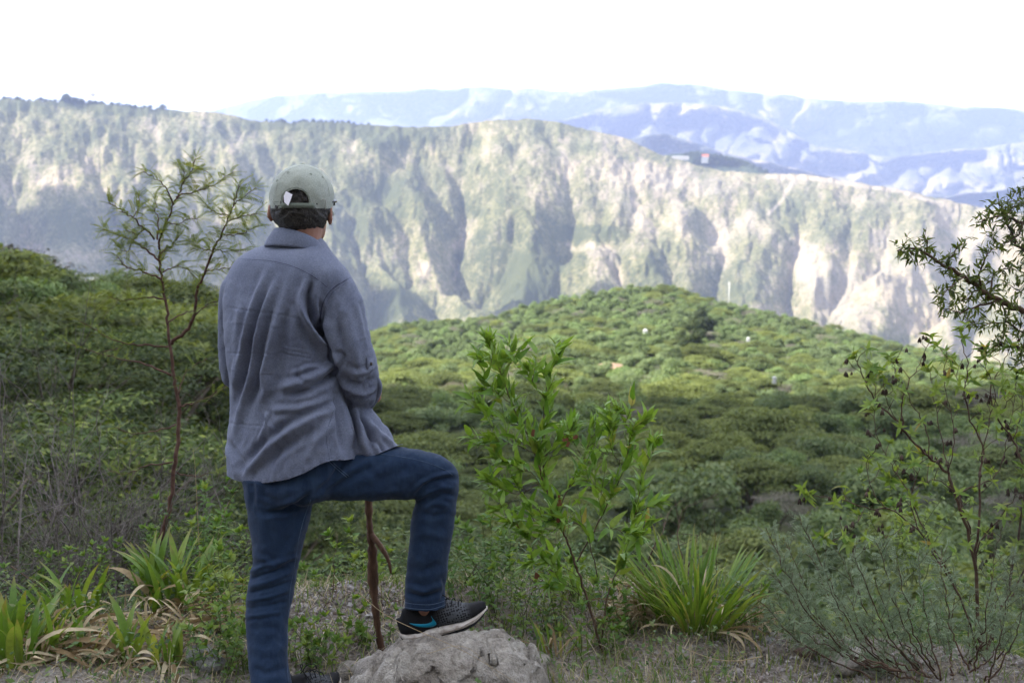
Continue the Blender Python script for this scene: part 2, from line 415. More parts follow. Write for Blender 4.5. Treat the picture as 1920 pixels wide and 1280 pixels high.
far_range('mountain', [(100, 225), (400, 208), (440, 196), (500, 184), (580, 174), (700, 172), (760, 169), (840, 166), (900, 163), (1000, 168), (1100, 172), (1180, 163), (1240, 157), (1300, 160),
    (1400, 172), (1500, 182), (1600, 190), (1700, 190), (1800, 200), (1920, 207), (2200, 215), (2700, 230)], 9300, 7300, 345, 70, farmat2, 1.6, .62, scars=[(1440, 215, 40, 18, .9), (1500, 230, 30, 14, .8), (900, 215, 60, 12, .6), (980, 212, 40, 10, .8), (620, 200, 80, 14, .4)])
far_range('mountain', [(900, 240), (1000, 232), (1060, 224), (1120, 206), (1180, 198), (1260, 193), (1320, 194), (1400, 208), (1450, 230), (1500, 258), (1540, 276), (1600, 284), (1650, 293), (1700, 290), (1760, 284),
    (1800, 281), (1860, 274), (1920, 268), (2100, 260), (2700, 250)], 6400, 5000, 400, 90, farmat, 1.5, .58, x0=850, scars=[(1300, 205, 60, 10, .6), (1440, 250, 20, 30, .4), (1860, 300, 70, 16, .6), (1740, 345, 90, 12, .8), (1600, 330, 40, 24, .4)])
far_range('hillside', [(1000, 290), (1120, 268), (1180, 262), (1215, 254), (1250, 252), (1290, 262), (1340, 280), (1400, 296), (1500, 318), (1600, 345), (1700, 362), (1780, 368), (1860, 360), (1920, 352), (2100, 345), (2700, 330)],
    4600, 3900, 420, 110, farmat2, 1.2, .55, x0=950, nx=360, ny=80, scars=[(1400, 300, 60, 8, .7)])
# wooded knoll with the farm, just behind the crest
far_range('knoll', [(1130, 330), (1200, 306), (1240, 294), (1262, 287), (1300, 284), (1335, 290), (1380, 296), (1410, 308), (1445, 325), (1480, 345), (1520, 360)], 2950, 2750, 400, 130,
    scrub_land_mat('knoll_scrub', (.3, .28, .2), (.08, .095, .055), (.035, .05, .03)), .25, .85, nx=160, ny=40, x0=1130, x1=1520)

# ---- near ground: ledge, valley wood, hill in the middle
HILL_CREST = [(-200, 600), (560, 604), (700, 614), (730, 602), (800, 594), (900, 592), (960, 577), (1000, 562), (1050, 550), (1100, 541), (1150, 535), (1200, 531), (1260, 532), (1300, 545), (1340, 556), (1400, 571),
    (1500, 591), (1600, 616), (1700, 641), (1800, 662), (1920, 690), (2300, 760)]
CREST_R = 480.0
TREE_H = 4.3
BASEP = [(14, 1750), (20, 1480), (30, 1290), (40, 1180), (60, 1065), (80, 955), (100, 872), (150, 748), (480, 530)]
LEFTP = [(-1100, 380), (-300, 430), (0, 448), (60, 462), (110, 505), (200, 520), (300, 540), (420, 560), (520, 580), (700, 614)]
def canopy_py(px, r):
    """image height of the tree tops at distance r"""
    b = interp(r, BASEP); c = interp(px, HILL_CREST)
    k = (interp(r, [(150, 748), (250, 655), (350, 600), (480, 530)]) - 530) / (748 - 530)
    far = c + (748 - c) * k
    right = np.where(r > 150, far, b)
    l0 = interp(px, LEFTP)
    left = l0 + interp(r, [(14, 330), (20, 240), (30, 90), (45, 20), (70, 0), (110, 12), (480, 60)])
    wgt = sstep(330, 720, px)
    return left * (1 - wgt) + right * wgt
def ground_z(x, y):
    x = np.asarray(x, float); y = np.asarray(y, float)
    r = np.maximum(np.hypot(x, y), .05)
    az = np.arctan2(x, y); azc = np.clip(az, -.75, .75)
    px = 960 + np.tan(azc) * F / 1.0
    py = canopy_py(px, np.clip(r, 14, CREST_R))
    yy = r * np.cos(azc)
    zfar = CAMZ - (py - 390) / F * yy - TREE_H
    zfar = zfar + (fbm(x / 60, y / 60, 41, 3) - .5) * 5 * sstep(40, 120, r)
    fall = np.clip((r - CREST_R) / 420, 0, 1)
    zfar = zfar - 6 - 330 * fall ** 1.15 + 6 * (1 - sstep(CREST_R, CREST_R + 25, r))
    # ledge where the man stands
    edge = 4.72 - .42 * sstep(.5, 1.1, x) + (fbm(x * 1.3, x * 0 + 3, 43, 3) - .5) * .5
    bank = .10 * np.exp(-((x + .6) / .5) ** 2 - ((y - 4.45) / .3) ** 2)
    rise = 0
    led = rise + bank + (fbm(x * 1.3, y * 1.3, 44, 4) - .5) * .13 + (fbm(x * 9, y * 9, 45, 3) - .5) * .035
    led = led + .03 * sstep(1.0, 1.6, x) * np.exp(-((y - 4.0) / .5) ** 2) - .06 * sstep(.9, 1.3, x) * sstep(3.6, 3.2, y)
    led = led * (1 - .95 * np.exp(-((x + .70) / .32) ** 4 - ((y - 3.6) / .35) ** 4)) - .01 - .05 * np.exp(-((x + .70) / .30) ** 4 - ((y - 3.6) / .30) ** 4)
    zl = led - .62 * np.clip(r - edge, 0, 60) ** 1.0 * sstep(edge - .2, edge + .3, r)
    k = sstep(9, 17, r)
    z = np.where(r < 9, zl, zl * (1 - k) + zfar * k)
    behind = sstep(1.0, -6.0, y)  # unseen steep hillside added behind the camera to cut off low sky light
    return z * (1 - behind) + behind * (led + .85 * np.clip(-y - 2, 0, 260) + (fbm(x / 9, y / 9, 47, 4) - .5) * np.clip(-y - 3, 0, 5))
def build_ground():
    ang = np.concatenate([np.linspace(-32, 32, 300), np.linspace(32, 328, 130)[1:-1]]) * math.pi / 180
    rr = np.concatenate([np.linspace(.05, 2.2, 14)[:-1], np.linspace(2.2, 7.5, 190)[:-1], np.geomspace(7.5, 905, 190)])
    A, Rr = np.meshgrid(ang, rr, indexing='ij')
    X = np.sin(A) * Rr; Yc = np.cos(A) * Rr; Z = ground_z(X, Yc)
    V = np.stack([X, Yc, Z], -1)
    m = N('ledge_earth'); pos = m.pos()
    n1 = m.noise(1.7, 6, .6, pos); n2 = m.noise(22, 5, .65, pos); n3 = m.noise(90, 3, .7, pos); v = m.n('ShaderNodeTexVoronoi'); v.inputs['Scale'].default_value = 55; m.l(pos, v.inputs[0])
    c = m.ramp(n1, [(.3, (.055, .043, .03)), (.5, (.12, .098, .075)), (.68, (.24, .215, .18))])
    c = m.mix(m.ramp(v.outputs['Distance'], [(.1, (0, 0, 0)), (.6, (.5, .5, .5))]), c, m.ramp(v.outputs['Color'], [(0, (.10, .08, .07)), (.5, (.28, .25, .23)), (1, (.42, .40, .38))]))
    c = m.mix(1.0, c, m.ramp(n3, [(.3, (.7, .7, .7)), (.7, (1.2, 1.2, 1.2))]), 'MULTIPLY')
    sep = m.n('ShaderNodeSeparateXYZ'); m.l(pos, sep.inputs[0])
    vl = m.n('ShaderNodeVectorMath', operation='LENGTH'); m.l(pos, vl.inputs[0])
    nf = m.noise(.25, 5, .65, pos)
    fc = m.ramp(nf, [(.35, (.035, .045, .022)), (.55, (.075, .085, .04)), (.7, (.14, .125, .08))])
    k = m.n('ShaderNodeMapRange'); k.inputs[1].default_value = 5.3; k.inputs[2].default_value = 7.5; m.l(vl.outputs['Value'], k.inputs[0])
    c = m.mix(k.outputs[0], c, fc)
    h = m.math('ADD', m.math('MULTIPLY', n2, 1.0), m.math('MULTIPLY', v.outputs['Distance'], .5))
    mat = m.surf(c, .95, .15, m.bump(h, .8, .02))
    return tag(link('ground', mesh_np('ground', V.reshape(-1, 3), grid_faces(len(ang), len(rr), True)), mat), kind='structure')
build_ground()
GZ = lambda x, y: float(ground_z(x, y))

# ---- haze filling the valley
def build_haze():
    x0, x1, y0, y1, z0, z1 = -9500, 9500, -1300, 12500, -720, 1130
    V = [(x0, y0, z0), (x1, y0, z0), (x1, y1, z0), (x0, y1, z0), (x0, y0, z1), (x1, y0, z1), (x1, y1, z1), (x0, y1, z1)]
    Fs = [(0, 3, 2, 1), (4, 5, 6, 7), (0, 1, 5, 4), (1, 2, 6, 5), (2, 3, 7, 6), (3, 0, 4, 7)]
    m = N('haze_air'); v = m.n('ShaderNodeVolumePrincipled')
    v.inputs['Color'].default_value = (.44, .52, .80, 1); v.inputs['Density'].default_value = 1.08e-4; v.inputs['Anisotropy'].default_value = .2
    m.l(v.outputs[0], m.out.inputs['Volume'])
    tag(link('haze', mesh_np('haze', V, Fs, smooth=False), m.m), kind='stuff')
build_haze()

# ---- clouds above the haze: their shade falls on the ledge, the near wood and parts of the ridge
def cloud_mat():
    m = N('cloud_white'); d = m.n('ShaderNodeBsdfDiffuse'); t = m.n('ShaderNodeBsdfTranslucent')
    d.inputs[0].default_value = (.93, .93, .94, 1); t.inputs[0].default_value = (.97, .97, .98, 1)
    x = m.n('ShaderNodeMixShader'); x.inputs[0].default_value = .5; m.l(d.outputs[0], x.inputs[1]); m.l(t.outputs[0], x.inputs[2]); m.l(x.outputs[0], m.out.inputs[0])
    return m.m
CLOUD = cloud_mat()
def cloud(target, rx, ry, z, seed, thick=.12, rag=.5):
    """a flat-based cloud of real size, drifting where its shadow reaches `target`"""
    t = (z - target[2]) / SUN_DIR.z; c = Vector(target) + SUN_DIR * t
    n, k = 96, 40
    th = np.linspace(0, 2 * math.pi, n, endpoint=False); ph = np.linspace(-1, 1, k)
    T, H = np.meshgrid(th, ph, indexing='ij')
    rad = np.sqrt(np.clip(1 - H ** 2, 0, 1))
    dx = np.cos(T) * rad; dy = np.sin(T) * rad
    wob = 1 + rag * (fbm(dx * 2.2 + 5 + seed, dy * 2.2 + H, seed, 5) - .5) * 2
    lump = 1 + .8 * (fbm(dx * 5 + seed, dy * 5 + H * 2, seed + 3, 4) - .5)
    hz = np.where(H > 0, H, H * .25)
    V = np.stack([dx * rx * wob, dy * ry * wob, hz * thick * rx * lump], -1)
    o = link('cloud', mesh_np('cloud', V.reshape(-1, 3), grid_faces(n, k, True)), CLOUD)
    o.location = c; return tag(o, kind='structure')
cloud((-20, 10, -15), 260, 160, 1300, 1, .25, .40)
cloud((60, 1720, -60), 210, 240, 1330, 2, .2, .35)
cloud((-640, 1900, 0), 300, 170, 1310, 5, .2, .45)
cloud((3200, 8400, 500), 2600, 900, 2400, 3, .03, .45)
cloud((-300, 8600, 700), 900, 500, 2300, 4, .05, .4)
# ================================================================== WOOD
def quads(C, A, B, U=None):
    """leaf faces: centres C, half axes A (long) and B (short)"""
    n = len(C)
    V = np.stack([C - A, C + B - A * .1, C + A, C - B - A * .1], 1).reshape(-1, 3)
    return V, np.arange(n * 4).reshape(n, 4)
def rand_unit(n, rng):
    v = rng.normal(size=(n, 3)); return v / np.linalg.norm(v, axis=1)[:, None]
def unit(v): return v / np.maximum(np.linalg.norm(v, axis=1), 1e-9)[:, None]

def leaf_cloud(lumps, n, size, rng, up=.6, aspect=.5, shell=.35, droop=0.0):
    """leaves spread through lumps (cx,cy,cz,rx,ry,rz); most near the outside of each lump"""
    L = np.array(lumps); w_ = (L[:, 3] * L[:, 4]) ** 1.0 + .3 * L[:, 3] * L[:, 5]; w_ /= w_.sum()
    k = rng.choice(len(L), n, p=w_)
    d = rand_unit(n, rng); d[:, 2] = np.where(d[:, 2] < -.25, -d[:, 2] * .6, d[:, 2]); d = unit(d)
    rr = 1 - shell * rng.random(n) ** 1.6
    C = L[k, :3] + d * L[k, 3:6] * rr[:, None] * (1 + .10 * rng.normal(size=(n, 1)))
    nrm = unit(d * (1 - up) + np.array([0, 0, 1]) * up + rand_unit(n, rng) * .55)
    a = unit(np.cross(nrm, rand_unit(n, rng))); a[:, 2] -= droop; a = unit(a)
    b = unit(np.cross(nrm, a))
    s = size * (.6 + .8 * rng.random(n))[:, None]
    return quads(C, a * s, b * s * aspect)

def limbs(mb, rng, top, spread, n, r0, base=(0, 0, 0), fork=.35):
    """trunk that forks into limbs reaching under the crown"""
    base = Vector(base); z = top * fork
    f = base + Vector((rng.normal() * .12, rng.normal() * .12, z))
    mb.tube(catmull([base - Vector((0, 0, .6)), base, base.lerp(f, .5) + Vector((rng.normal() * .08, rng.normal() * .08, 0)), f], 3), [r0 * 1.3] * 3 + [r0] * 4 + [r0 * .75] * 3, 6)
    for k in range(n):
        a = 2 * math.pi * (k + rng.random() * .6) / n; q = spread * (.5 + .5 * rng.random())
        e = f + Vector((math.cos(a) * q, math.sin(a) * q, (top - z) * (.75 + .2 * rng.random())))
        m_ = f.lerp(e, .45) + Vector((0, 0, (top - z) * .18))
        mb.tube(catmull([f, m_, e], 4), list(np.linspace(r0 * .55, r0 * .12, 9)), 5)

BARK = (lambda m: m.surf(m.ramp(m.noise(6, 4, .6, m.obj()), [(.3, (.07, .055, .04)), (.7, (.17, .14, .11))]), .9, .1))(N('bark'))
M_UMB = leafmat('umbrella_leaf', (.080, .105, .038), (.140, .172, .058), (.22, .25, .095), big=(.62, (1.35, 1.3, 1.15)), trans=.38, rough=.7, spec=.12)
M_BSH = leafmat('bushy_leaf', (.080, .12, .045), (.145, .20, .078), (.22, .265, .115), big=(.65, (1.3, 1.35, 1.3)), trans=.35, rough=.6, spec=.15)
M_PAL = leafmat('pale_leaf', (.09, .13, .055), (.15, .20, .09), (.22, .26, .13), big=(.75, (1.2, 1.2, 1.25)), trans=.35, rough=.6, spec=.15)
M_DRK = leafmat('dark_leaf', (.030, .045, .018), (.05, .07, .028), (.08, .095, .04), big=(.8, (1.2, 1.2, 1.1)), trans=.25, rough=.6, spec=.15)
M_GRY = leafmat('bare_twig', (.13, .115, .095), (.19, .17, .15), (.12, .13, .08), big=(.7, (1.2, 1.2, 1.1)), trans=.1, rough=.9, spec=.05)
M_FIN = leafmat('fine_leaf', (.024, .042, .012), (.055, .088, .022), (.16, .19, .055), big=(.5, (1.5, 1.45, 1.1)), trans=.22, rough=.6, spec=.15)

def proto_umbrella(seed, n=8500, size=.15):
    rng = np.random.default_rng(seed); Ls = []
    Rr = 3.9
    for k in range(26):
        a = rng.random() * 6.283; q = Rr * math.sqrt(rng.random()) * .88
        z = 4.1 - 1.55 * (q / Rr) ** 2 + rng.normal() * .22 - (.7 if rng.random() < .25 else 0)
        s = .75 + rng.random() * .75
        Ls.append((math.cos(a) * q, math.sin(a) * q, z, s * 1.25, s * 1.25, .34 + .22 * rng.random()))
    V, Q = leaf_cloud(Ls, n, size, rng, up=.75, aspect=.45, shell=.8)
    t = MB(); limbs(t, rng, 3.9, 2.7, 6, .15)
    return V, Q, t
def proto_bushy(seed, n=7000, size=.14, tall=1.0, up=.35, droop=0):
    rng = np.random.default_rng(seed); Ls = []
    for k in range(24):
        a = rng.random() * 6.283; z = .9 + 3.0 * rng.random() * tall; q = 2.0 * math.sqrt(rng.random()) * (1.1 - .42 * abs(z / tall - 2.0) / 2)
        s = .55 + rng.random() * .65
        Ls.append((math.cos(a) * q, math.sin(a) * q, z, s, s, s * .8))
    V, Q = leaf_cloud(Ls, n, size, rng, up=up, aspect=.5, shell=.7, droop=droop)
    t = MB(); limbs(t, rng, 3.2 * tall, 1.3, 5, .11)
    return V, Q, t
def proto_fine(seed, n=17000, flat=.5):
    rng = np.random.default_rng(seed); Ls = []
    for k in range(36):
        a = rng.random() * 6.283; z = .5 + 3.7 * rng.random() ** .8; q = 2.6 * math.sqrt(rng.random()) * (1.15 - .4 * abs(z - 2.6) / 2)
        s = .38 + rng.random() * .50
        Ls.append((math.cos(a) * q, math.sin(a) * q, z, s * 1.25, s * 1.25, s * .34))
    V, Q = leaf_cloud(Ls, n, .062, rng, up=.7, aspect=.30, shell=.9, droop=.15)
    t = MB(); limbs(t, rng, 3.6, 2.2, 9, .10, fork=.15)
    for k in range(26):
        l = Ls[rng.integers(len(Ls))]; a = Vector((0, 0, .8 + rng.random())); b = Vector(l[:3])
        t.tube(catmull([a, a.lerp(b, .5) + Vector((0, 0, .3)), b], 4), list(np.linspace(.035, .008, 9)), 4)
    return V, Q, t

PROTO = {}
def reg(key, pv, mat, name):
    V, Q, t = pv
    cme = mesh_np('crown', V, Q, smooth=False); cme.materials.append(mat)
    tme = t.mesh('trunk'); tme.materials.append(BARK)
    PROTO[key] = (cme, tme, name)
for i in range(3): reg(('umb', i), proto_umbrella(100 + i), M_UMB, 'acacia_tree')
for i in range(3): reg(('bsh', i), proto_bushy(200 + i), M_BSH, 'bushy_tree')
for i in range(2): reg(('pal', i), proto_bushy(300 + i, tall=1.25, droop=.6), M_PAL, 'bushy_tree')
for i in range(1): reg(('gry', i), proto_umbrella(400 + i, n=3000, size=.11), M_GRY, 'acacia_tree')
reg(('drk', 0), proto_bushy(500, n=9000, size=.15, tall=1.5), M_DRK, 'dark_tree')
for i in range(3): reg(('fin', i), proto_fine(600 + i), M_FIN, 'acacia_tree')
def tree(key, x, y, s, rz, label, group, z=None, sz=1.0):
    cme, tme, name = PROTO[key]
    t = empty(name, (x, y, GZ(x, y) if z is None else z), rz); t.scale = (s, s, s * sz)
    tag(t, label, 'tree', group)
    c = link('crown', cme, None, t); link('trunk', tme, None, t)
    return t

def zone(px, r, kind):
    """where one could find this tree: how far down the wood and below or beside what"""
    d = ['on the bank just below the ledge', 'low in the nearer wood', 'in the nearer wood', 'in the middle wood', 'in the upper middle wood', 'below the sunlit slope', 'on the sunlit slope', 'high on the sunlit hill'][int(np.searchsorted([50, 72, 100, 135, 185, 250, 340], r))]
    lm = [(640, "behind the man"), (760, "by the man's elbow"), (860, 'above the bent knee'), (930, "at the green shrub's left edge"), (1010, 'behind the left shrub tip'), (1090, 'between the shrub tips'), (1170, 'behind the right shrub'), (1250, "at the green shrub's right edge"),
          (1330, 'under the dark round tree'), (1420, 'right of the dark round tree'), (1510, 'above the grassy clump'), (1600, 'left of the daisy shrub'), (1700, 'behind the daisy shrub'), (1800, 'under the overhanging branch'), (9999, 'by the right edge')]
    return '%s %s, %s' % (kind, d, next(t for q, t in lm if px < q))
KN = {'umb': 'flat-topped acacia', 'bsh': 'round green tree', 'pal': 'pale feathery tree', 'gry': 'grey acacia', 'drk': 'dense dark green tree', 'fin': 'fine-leaved acacia'}

def scatter():
    rng = np.random.default_rng(77)
    pts = []; cell = {}; cs = 7.0
    def ok(x, y, d):
        ix, iy = int(x // cs), int(y // cs)
        for a in (-1, 0, 1):
            for b in (-1, 0, 1):
                for (qx, qy, qd) in cell.get((ix + a, iy + b), ()):
                    if (qx - x) ** 2 + (qy - y) ** 2 < (.5 * (d + qd)) ** 2: return False
        return True
    M = 30000
    rr = np.sqrt(rng.random(M) * (508 ** 2 - 34 ** 2) + 34 ** 2); px = rng.uniform(-140, 2060, M)
    o = rng.permutation(M)
    for i in o:
        r = rr[i]; p = px[i]; az = math.atan((p - 960) / F)
        if p < 640 and r > 90 : continue      # hidden behind the near trees and the man
        x, y = math.sin(az) * r, math.cos(az) * r
        s = rng.choice([.66, .9, 1.15, 1.5], p=[.25, .25, .30, .20]) if r < 260 else rng.choice([.62, .8, 1.0, 1.25])
        d = 5.0 * s
        if ok(x, y, d):
            cell.setdefault((int(x // cs), int(y // cs)), []).append((x, y, d)); pts.append((r, x, y, p, s))
    pts.sort(); return pts
PTS = scatter()
nu = nb = 0; REST = []
for r, x, y, p, s in PTS:
    f = vnoise(x / 22, y / 30, 5) ; q = random.random()
    if f < .60: k = 'umb' if q < .66 else 'bsh' if q < .86 else 'pal'
    else: k = 'bsh' if q < .5 else 'pal' if q < .75 else 'umb'
    if q > .955: k = 'gry'
    if r > 290 and q > .35 and k == 'umb': k = 'bsh'
    i = random.randrange(len([1 for a in PROTO if a[0] == k])); rz = random.random() * 6.28
    wide = k in ('umb', 'gry')
    s2 = s * (1.0 if wide else 1.12); szz = random.uniform(.8, 1.15)
    dz = TREE_H * 1 - (4.4 if wide else 4.4) * s2 * szz + random.uniform(-1.0, .9)
    z = GZ(x, y) + max(-1.6, min(dz, .9))
    inview = -60 < p < 1980
    if inview and wide and nu < 295: tree((k, i), x, y, s2, rz, zone(p, r, ('small ' if s < .7 else 'broad ' if s > 1.1 else '') + KN[k]), 'flat-topped acacias of the valley wood', z, szz); nu += 1
    elif inview and not wide and nb < 295: tree((k, i), x, y, s2, rz, zone(p, r, ('small ' if s < .7 else 'broad ' if s > 1.1 else '') + KN[k]), 'rounded trees of the valley wood', z, szz); nb += 1
    else: REST.append((x, y, z, rz, s2, szz, k, i))

def forest_mass():
    keys = [k for k in PROTO if k[0] in ('umb', 'bsh', 'pal', 'gry')]
    holders = {}
    for o in bpy.data.objects:
        if o.type == 'MESH' and o.name.startswith('crown') and o.data.name in [PROTO[k][0].name for k in keys]: holders.setdefault(o.data.name, o)
    keys = [k for k in keys if PROTO[k][0].name in holders]
    n = len(REST); me = bpy.data.meshes.new('forest'); me.vertices.add(n)
    me.vertices.foreach_set('co', np.array([r[:3] for r in REST], np.float32).ravel())
    a = me.attributes.new('rz', 'FLOAT', 'POINT'); a.data.foreach_set('value', np.array([r[3] for r in REST], np.float32))
    a = me.attributes.new('sc', 'FLOAT_VECTOR', 'POINT'); a.data.foreach_set('vector', np.array([(r[4], r[4], r[4] * r[5]) for r in REST], np.float32).ravel())
    a = me.attributes.new('pick', 'INT', 'POINT'); a.data.foreach_set('value', np.array([keys.index((r[6], r[7])) for r in REST], np.int32))
    o = link('forest', me)
    ng = bpy.data.node_groups.new('forest', 'GeometryNodeTree')
    ng.interface.new_socket('Geometry', in_out='INPUT', socket_type='NodeSocketGeometry'); ng.interface.new_socket('Geometry', in_out='OUTPUT', socket_type='NodeSocketGeometry')
    gi = ng.nodes.new('NodeGroupInput'); go = ng.nodes.new('NodeGroupOutput')
    join = ng.nodes.new('GeometryNodeJoinGeometry'); iop = ng.nodes.new('GeometryNodeInstanceOnPoints'); iop.inputs['Pick Instance'].default_value = True
    for k in reversed(keys):     # join puts the last link first
        oi = ng.nodes.new('GeometryNodeObjectInfo'); oi.inputs['Object'].default_value = holders[PROTO[k][0].name]; oi.inputs['As Instance'].default_value = True
        ng.links.new(oi.outputs['Geometry'], join.inputs[0])
    def named(nm, typ):
        nd = ng.nodes.new('GeometryNodeInputNamedAttribute'); nd.data_type = typ; nd.inputs[0].default_value = nm; return nd.outputs[0]
    cx = ng.nodes.new('ShaderNodeCombineXYZ'); ng.links.new(named('rz', 'FLOAT'), cx.inputs[2])
    ng.links.new(gi.outputs[0], iop.inputs['Points']); ng.links.new(join.outputs[0], iop.inputs['Instance'])
    ng.links.new(named('pick', 'INT'), iop.inputs['Instance Index']); ng.links.new(cx.outputs[0], iop.inputs['Rotation']); ng.links.new(named('sc', 'FLOAT_VECTOR'), iop.inputs['Scale'])
    ng.links.new(iop.outputs[0], go.inputs[0])
    md = o.modifiers.new('spread', 'NODES'); md.node_group = ng
    tag(o, 'wood of small trees covering the farther valley and hilltop', kind='stuff')
forest_mass()

# near fine-leaved trees on the left slope
def left_wood():
    rng = np.random.default_rng(5); placed = []
    specs = [(r, None) for r in (11, 13, 16, 19, 23, 28, 34, 42, 52, 64)]
    for r in (11.5, 14.5, 18.5, 23.5, 30, 38, 48, 62, 80):
        p = -520 + rng.random() * 120
        while p < 700:
            az = math.atan((p - 960) / F); rr = r * (1 + .08 * rng.normal())
            x, y = math.sin(az) * rr, math.cos(az) * rr
            s = (.62 if r < 13 else .8 if r < 18 else 1.0 + .15 * rng.random()) * rng.choice([.72, .9, 1.1, 1.3])
            top = CAMZ - (float(canopy_py(p, max(rr, 14))) + (90 if r < 13 else 0) + rng.normal() * (22 if r > 20 else 26) - 390) / F * y
            z = top - 4.35 * s
            z = min(z, GZ(x, y) + .1)
            h = (top - z) / (4.35)
            s2 = max(s, min(h, 1.4))
            if not (p > 470 and r < 16):
                side = 'beyond the left edge of the view' if p < 0 else 'at the left edge' if p < 90 else 'behind the dead thorn scrub' if p < 260 else 'behind the tall acacia sapling' if p < 450 else 'behind the standing man'
                dist = 'low' if r < 15 else 'nearer' if r < 24 else 'taller' if r < 45 else 'distant'
                tree(('fin', int(rng.integers(3))), x, y, s, rng.random() * 6.28, '%s fine-leaved acacia on the left slope %s' % (dist, side), 'fine-leaved acacias on the left slope', top - 4.35 * s2 * (1 if s2 == s else s2 / s), s2 / s if s2 > s else 1)
            p += 2.25 * s / r * F * (1.0 + .5 * rng.random())
left_wood()
# special trees
def at_px(px, py_base, r):
    az = math.atan((px - 960) / F); return math.sin(az) * r, math.cos(az) * r
x, y = at_px(1322, 0, 330); tree(('drk', 0), x, y, 1.75, .4, 'tallest dark round-headed tree standing above the wood near the hilltop', None, sz=1.15)
x, y = at_px(1296, 0, 270); tree(('drk', 0), x, y, 1.25, 2.4, 'narrow dark tree just in front of the tall dark round-headed tree', None, sz=1.6)
x, y = at_px(970, 0, 395); tree(('drk', 0), x, y, 1.2, 1.4, 'small dark tree on the left shoulder of the round hilltop', None, sz=.9)
# crest trees on the canyon wall
def crest_point(px):
    X, V = RIDGE_TOP; i = int(np.argmin(np.abs(X - px))); return V[i]
rng = np.random.default_rng(12)
for px, h in ((2, 11), (14, 8), (30, 12), (45, 7), (74, 12), (92, 7), (112, 11), (131, 18), (144, 17), (171, 11), (185, 9), (214, 9), (245, 10), (290, 8), (508, 7), (523, 11), (557, 9), (575, 8), (610, 9), (631, 8), (652, 10), (676, 6), (8, 9), (22, 8), (38, 10), (52, 8), (66, 9), (84, 10), (100, 9), (124, 26), (137, 20), (150, 15), (163, 14), (178, 13), (192, 12), (206, 11), (224, 13), (238, 12), (252, 13), (266, 12), (280, 11), (303, 17), (500, 9), (516, 8), (530, 10), (548, 9), (566, 12), (584, 13), (600, 12), (620, 10), (640, 9), (664, 8), (690, 8)):
    v = crest_point(px); s = h / 5.5
    lab = 'tallest dark tree in the row on the canyon rim' if h == 26 else 'lone round tree at the right end of the rim row' if px == 303 else 'dark rim tree left of the tallest one, upper left' if px < 108 else 'dark rim tree close beside the tallest one' if px < 200 else 'dark rim tree between the tallest one and the lone round one' if px < 320 else 'small dark tree on the rim behind the man\'s cap'
    tree(('drk', 0), float(v[0]), float(v[1]) + 8, s * 1.25, rng.random() * 6, lab, 'trees along the canyon rim', float(v[2]) - h * .40, .8)
# ================================================================== PERSON
MY = 3.68
def Q(px, py, dy=0.0): return P(px, py, MY + dy)
PXM = MY / F                      # metres per pixel at the man's distance
def ring(c, U, V, n=32, e=2.0):
    o = []
    for i in range(n):
        a = 2 * math.pi * i / n; ca, sa = math.cos(a), math.sin(a)
        x = math.copysign(abs(ca) ** (2 / e), ca); y = math.copysign(abs(sa) ** (2 / e), sa)
        o.append(c + U * x + V * y)
    return o
def loft(mb, rings, cap=True):
    n = len(rings[0]); V = [p for r in rings for p in r]; Fs = []
    for i in range(len(rings) - 1):
        for j in range(n):
            k = (j + 1) % n; Fs.append((i * n + j, i * n + k, (i + 1) * n + k, (i + 1) * n + j))
    if cap:
        for base, r, rev in ((0, rings[0], True), ((len(rings) - 1) * n, rings[-1], False)):
            c = sum(r, Vector()) / n; V.append(c); ci = len(V) - 1
            for j in range(n):
                k = (j + 1) % n; f = (base + j, base + k, ci); Fs.append(f[::-1] if rev else f)
    mb.add([tuple(v) for v in V], Fs)
def smooth_rows(rows, n=4):
    """interpolates a table of numbers"""
    A = [np.array(r, float) for r in rows]; out = []
    q = [2 * A[0] - A[1]] + A + [2 * A[-1] - A[-2]]
    for i in range(1, len(q) - 2):
        a, b, c, d = q[i - 1], q[i], q[i + 1], q[i + 2]
        for k in range(n):
            t = k / n; out.append(.5 * ((2 * b) + (c - a) * t + (2 * a - 5 * b + 4 * c - d) * t * t + (-a + 3 * b - 3 * c + d) * t ** 3))
    out.append(A[-1]); return out
def body_rows(mb, rows, yaw=0.0, ratio=.62, e=2.2, shrink=1.0, n=40):
    """rows: py, left px, right px, dy, depth half (m, 0 = from the width)"""
    rs = []
    for py, l, r, dy, b in smooth_rows(rows):
        wv = (r - l) / 2 * PXM * shrink; c = Q((l + r) / 2, py, dy)
        cy_, sy_ = math.cos(yaw), math.sin(yaw)
        if b > 0: b *= shrink; a = math.sqrt(max(wv * wv - (b * sy_) ** 2, 1e-6)) / cy_
        else: a = wv / math.sqrt(cy_ ** 2 + (ratio * sy_) ** 2); b = a * ratio
        rs.append(ring(c, Vector((cy_, -sy_, 0)) * a, Vector((sy_, cy_, 0)) * b, n, e))
    loft(mb, rs)
def limb(mb, pts, n=20, shrink=1.0, e=2.0):
    """pts: px, py, dy, radius px"""
    pp = smooth_rows(pts, 5); C = [Q(p[0], p[1], p[2]) for p in pp]; rs = []; up = None
    for i, p in enumerate(pp):
        d = (C[min(i + 1, len(C) - 1)] - C[max(i - 1, 0)]).normalized()
        if up is None: up = d.orthogonal().normalized()
        up = (up - d * up.dot(d)).normalized(); s = d.cross(up); r = p[3] * PXM * shrink
        rs.append(ring(C[i], up * r, s * r, n, e))
    loft(mb, rs)
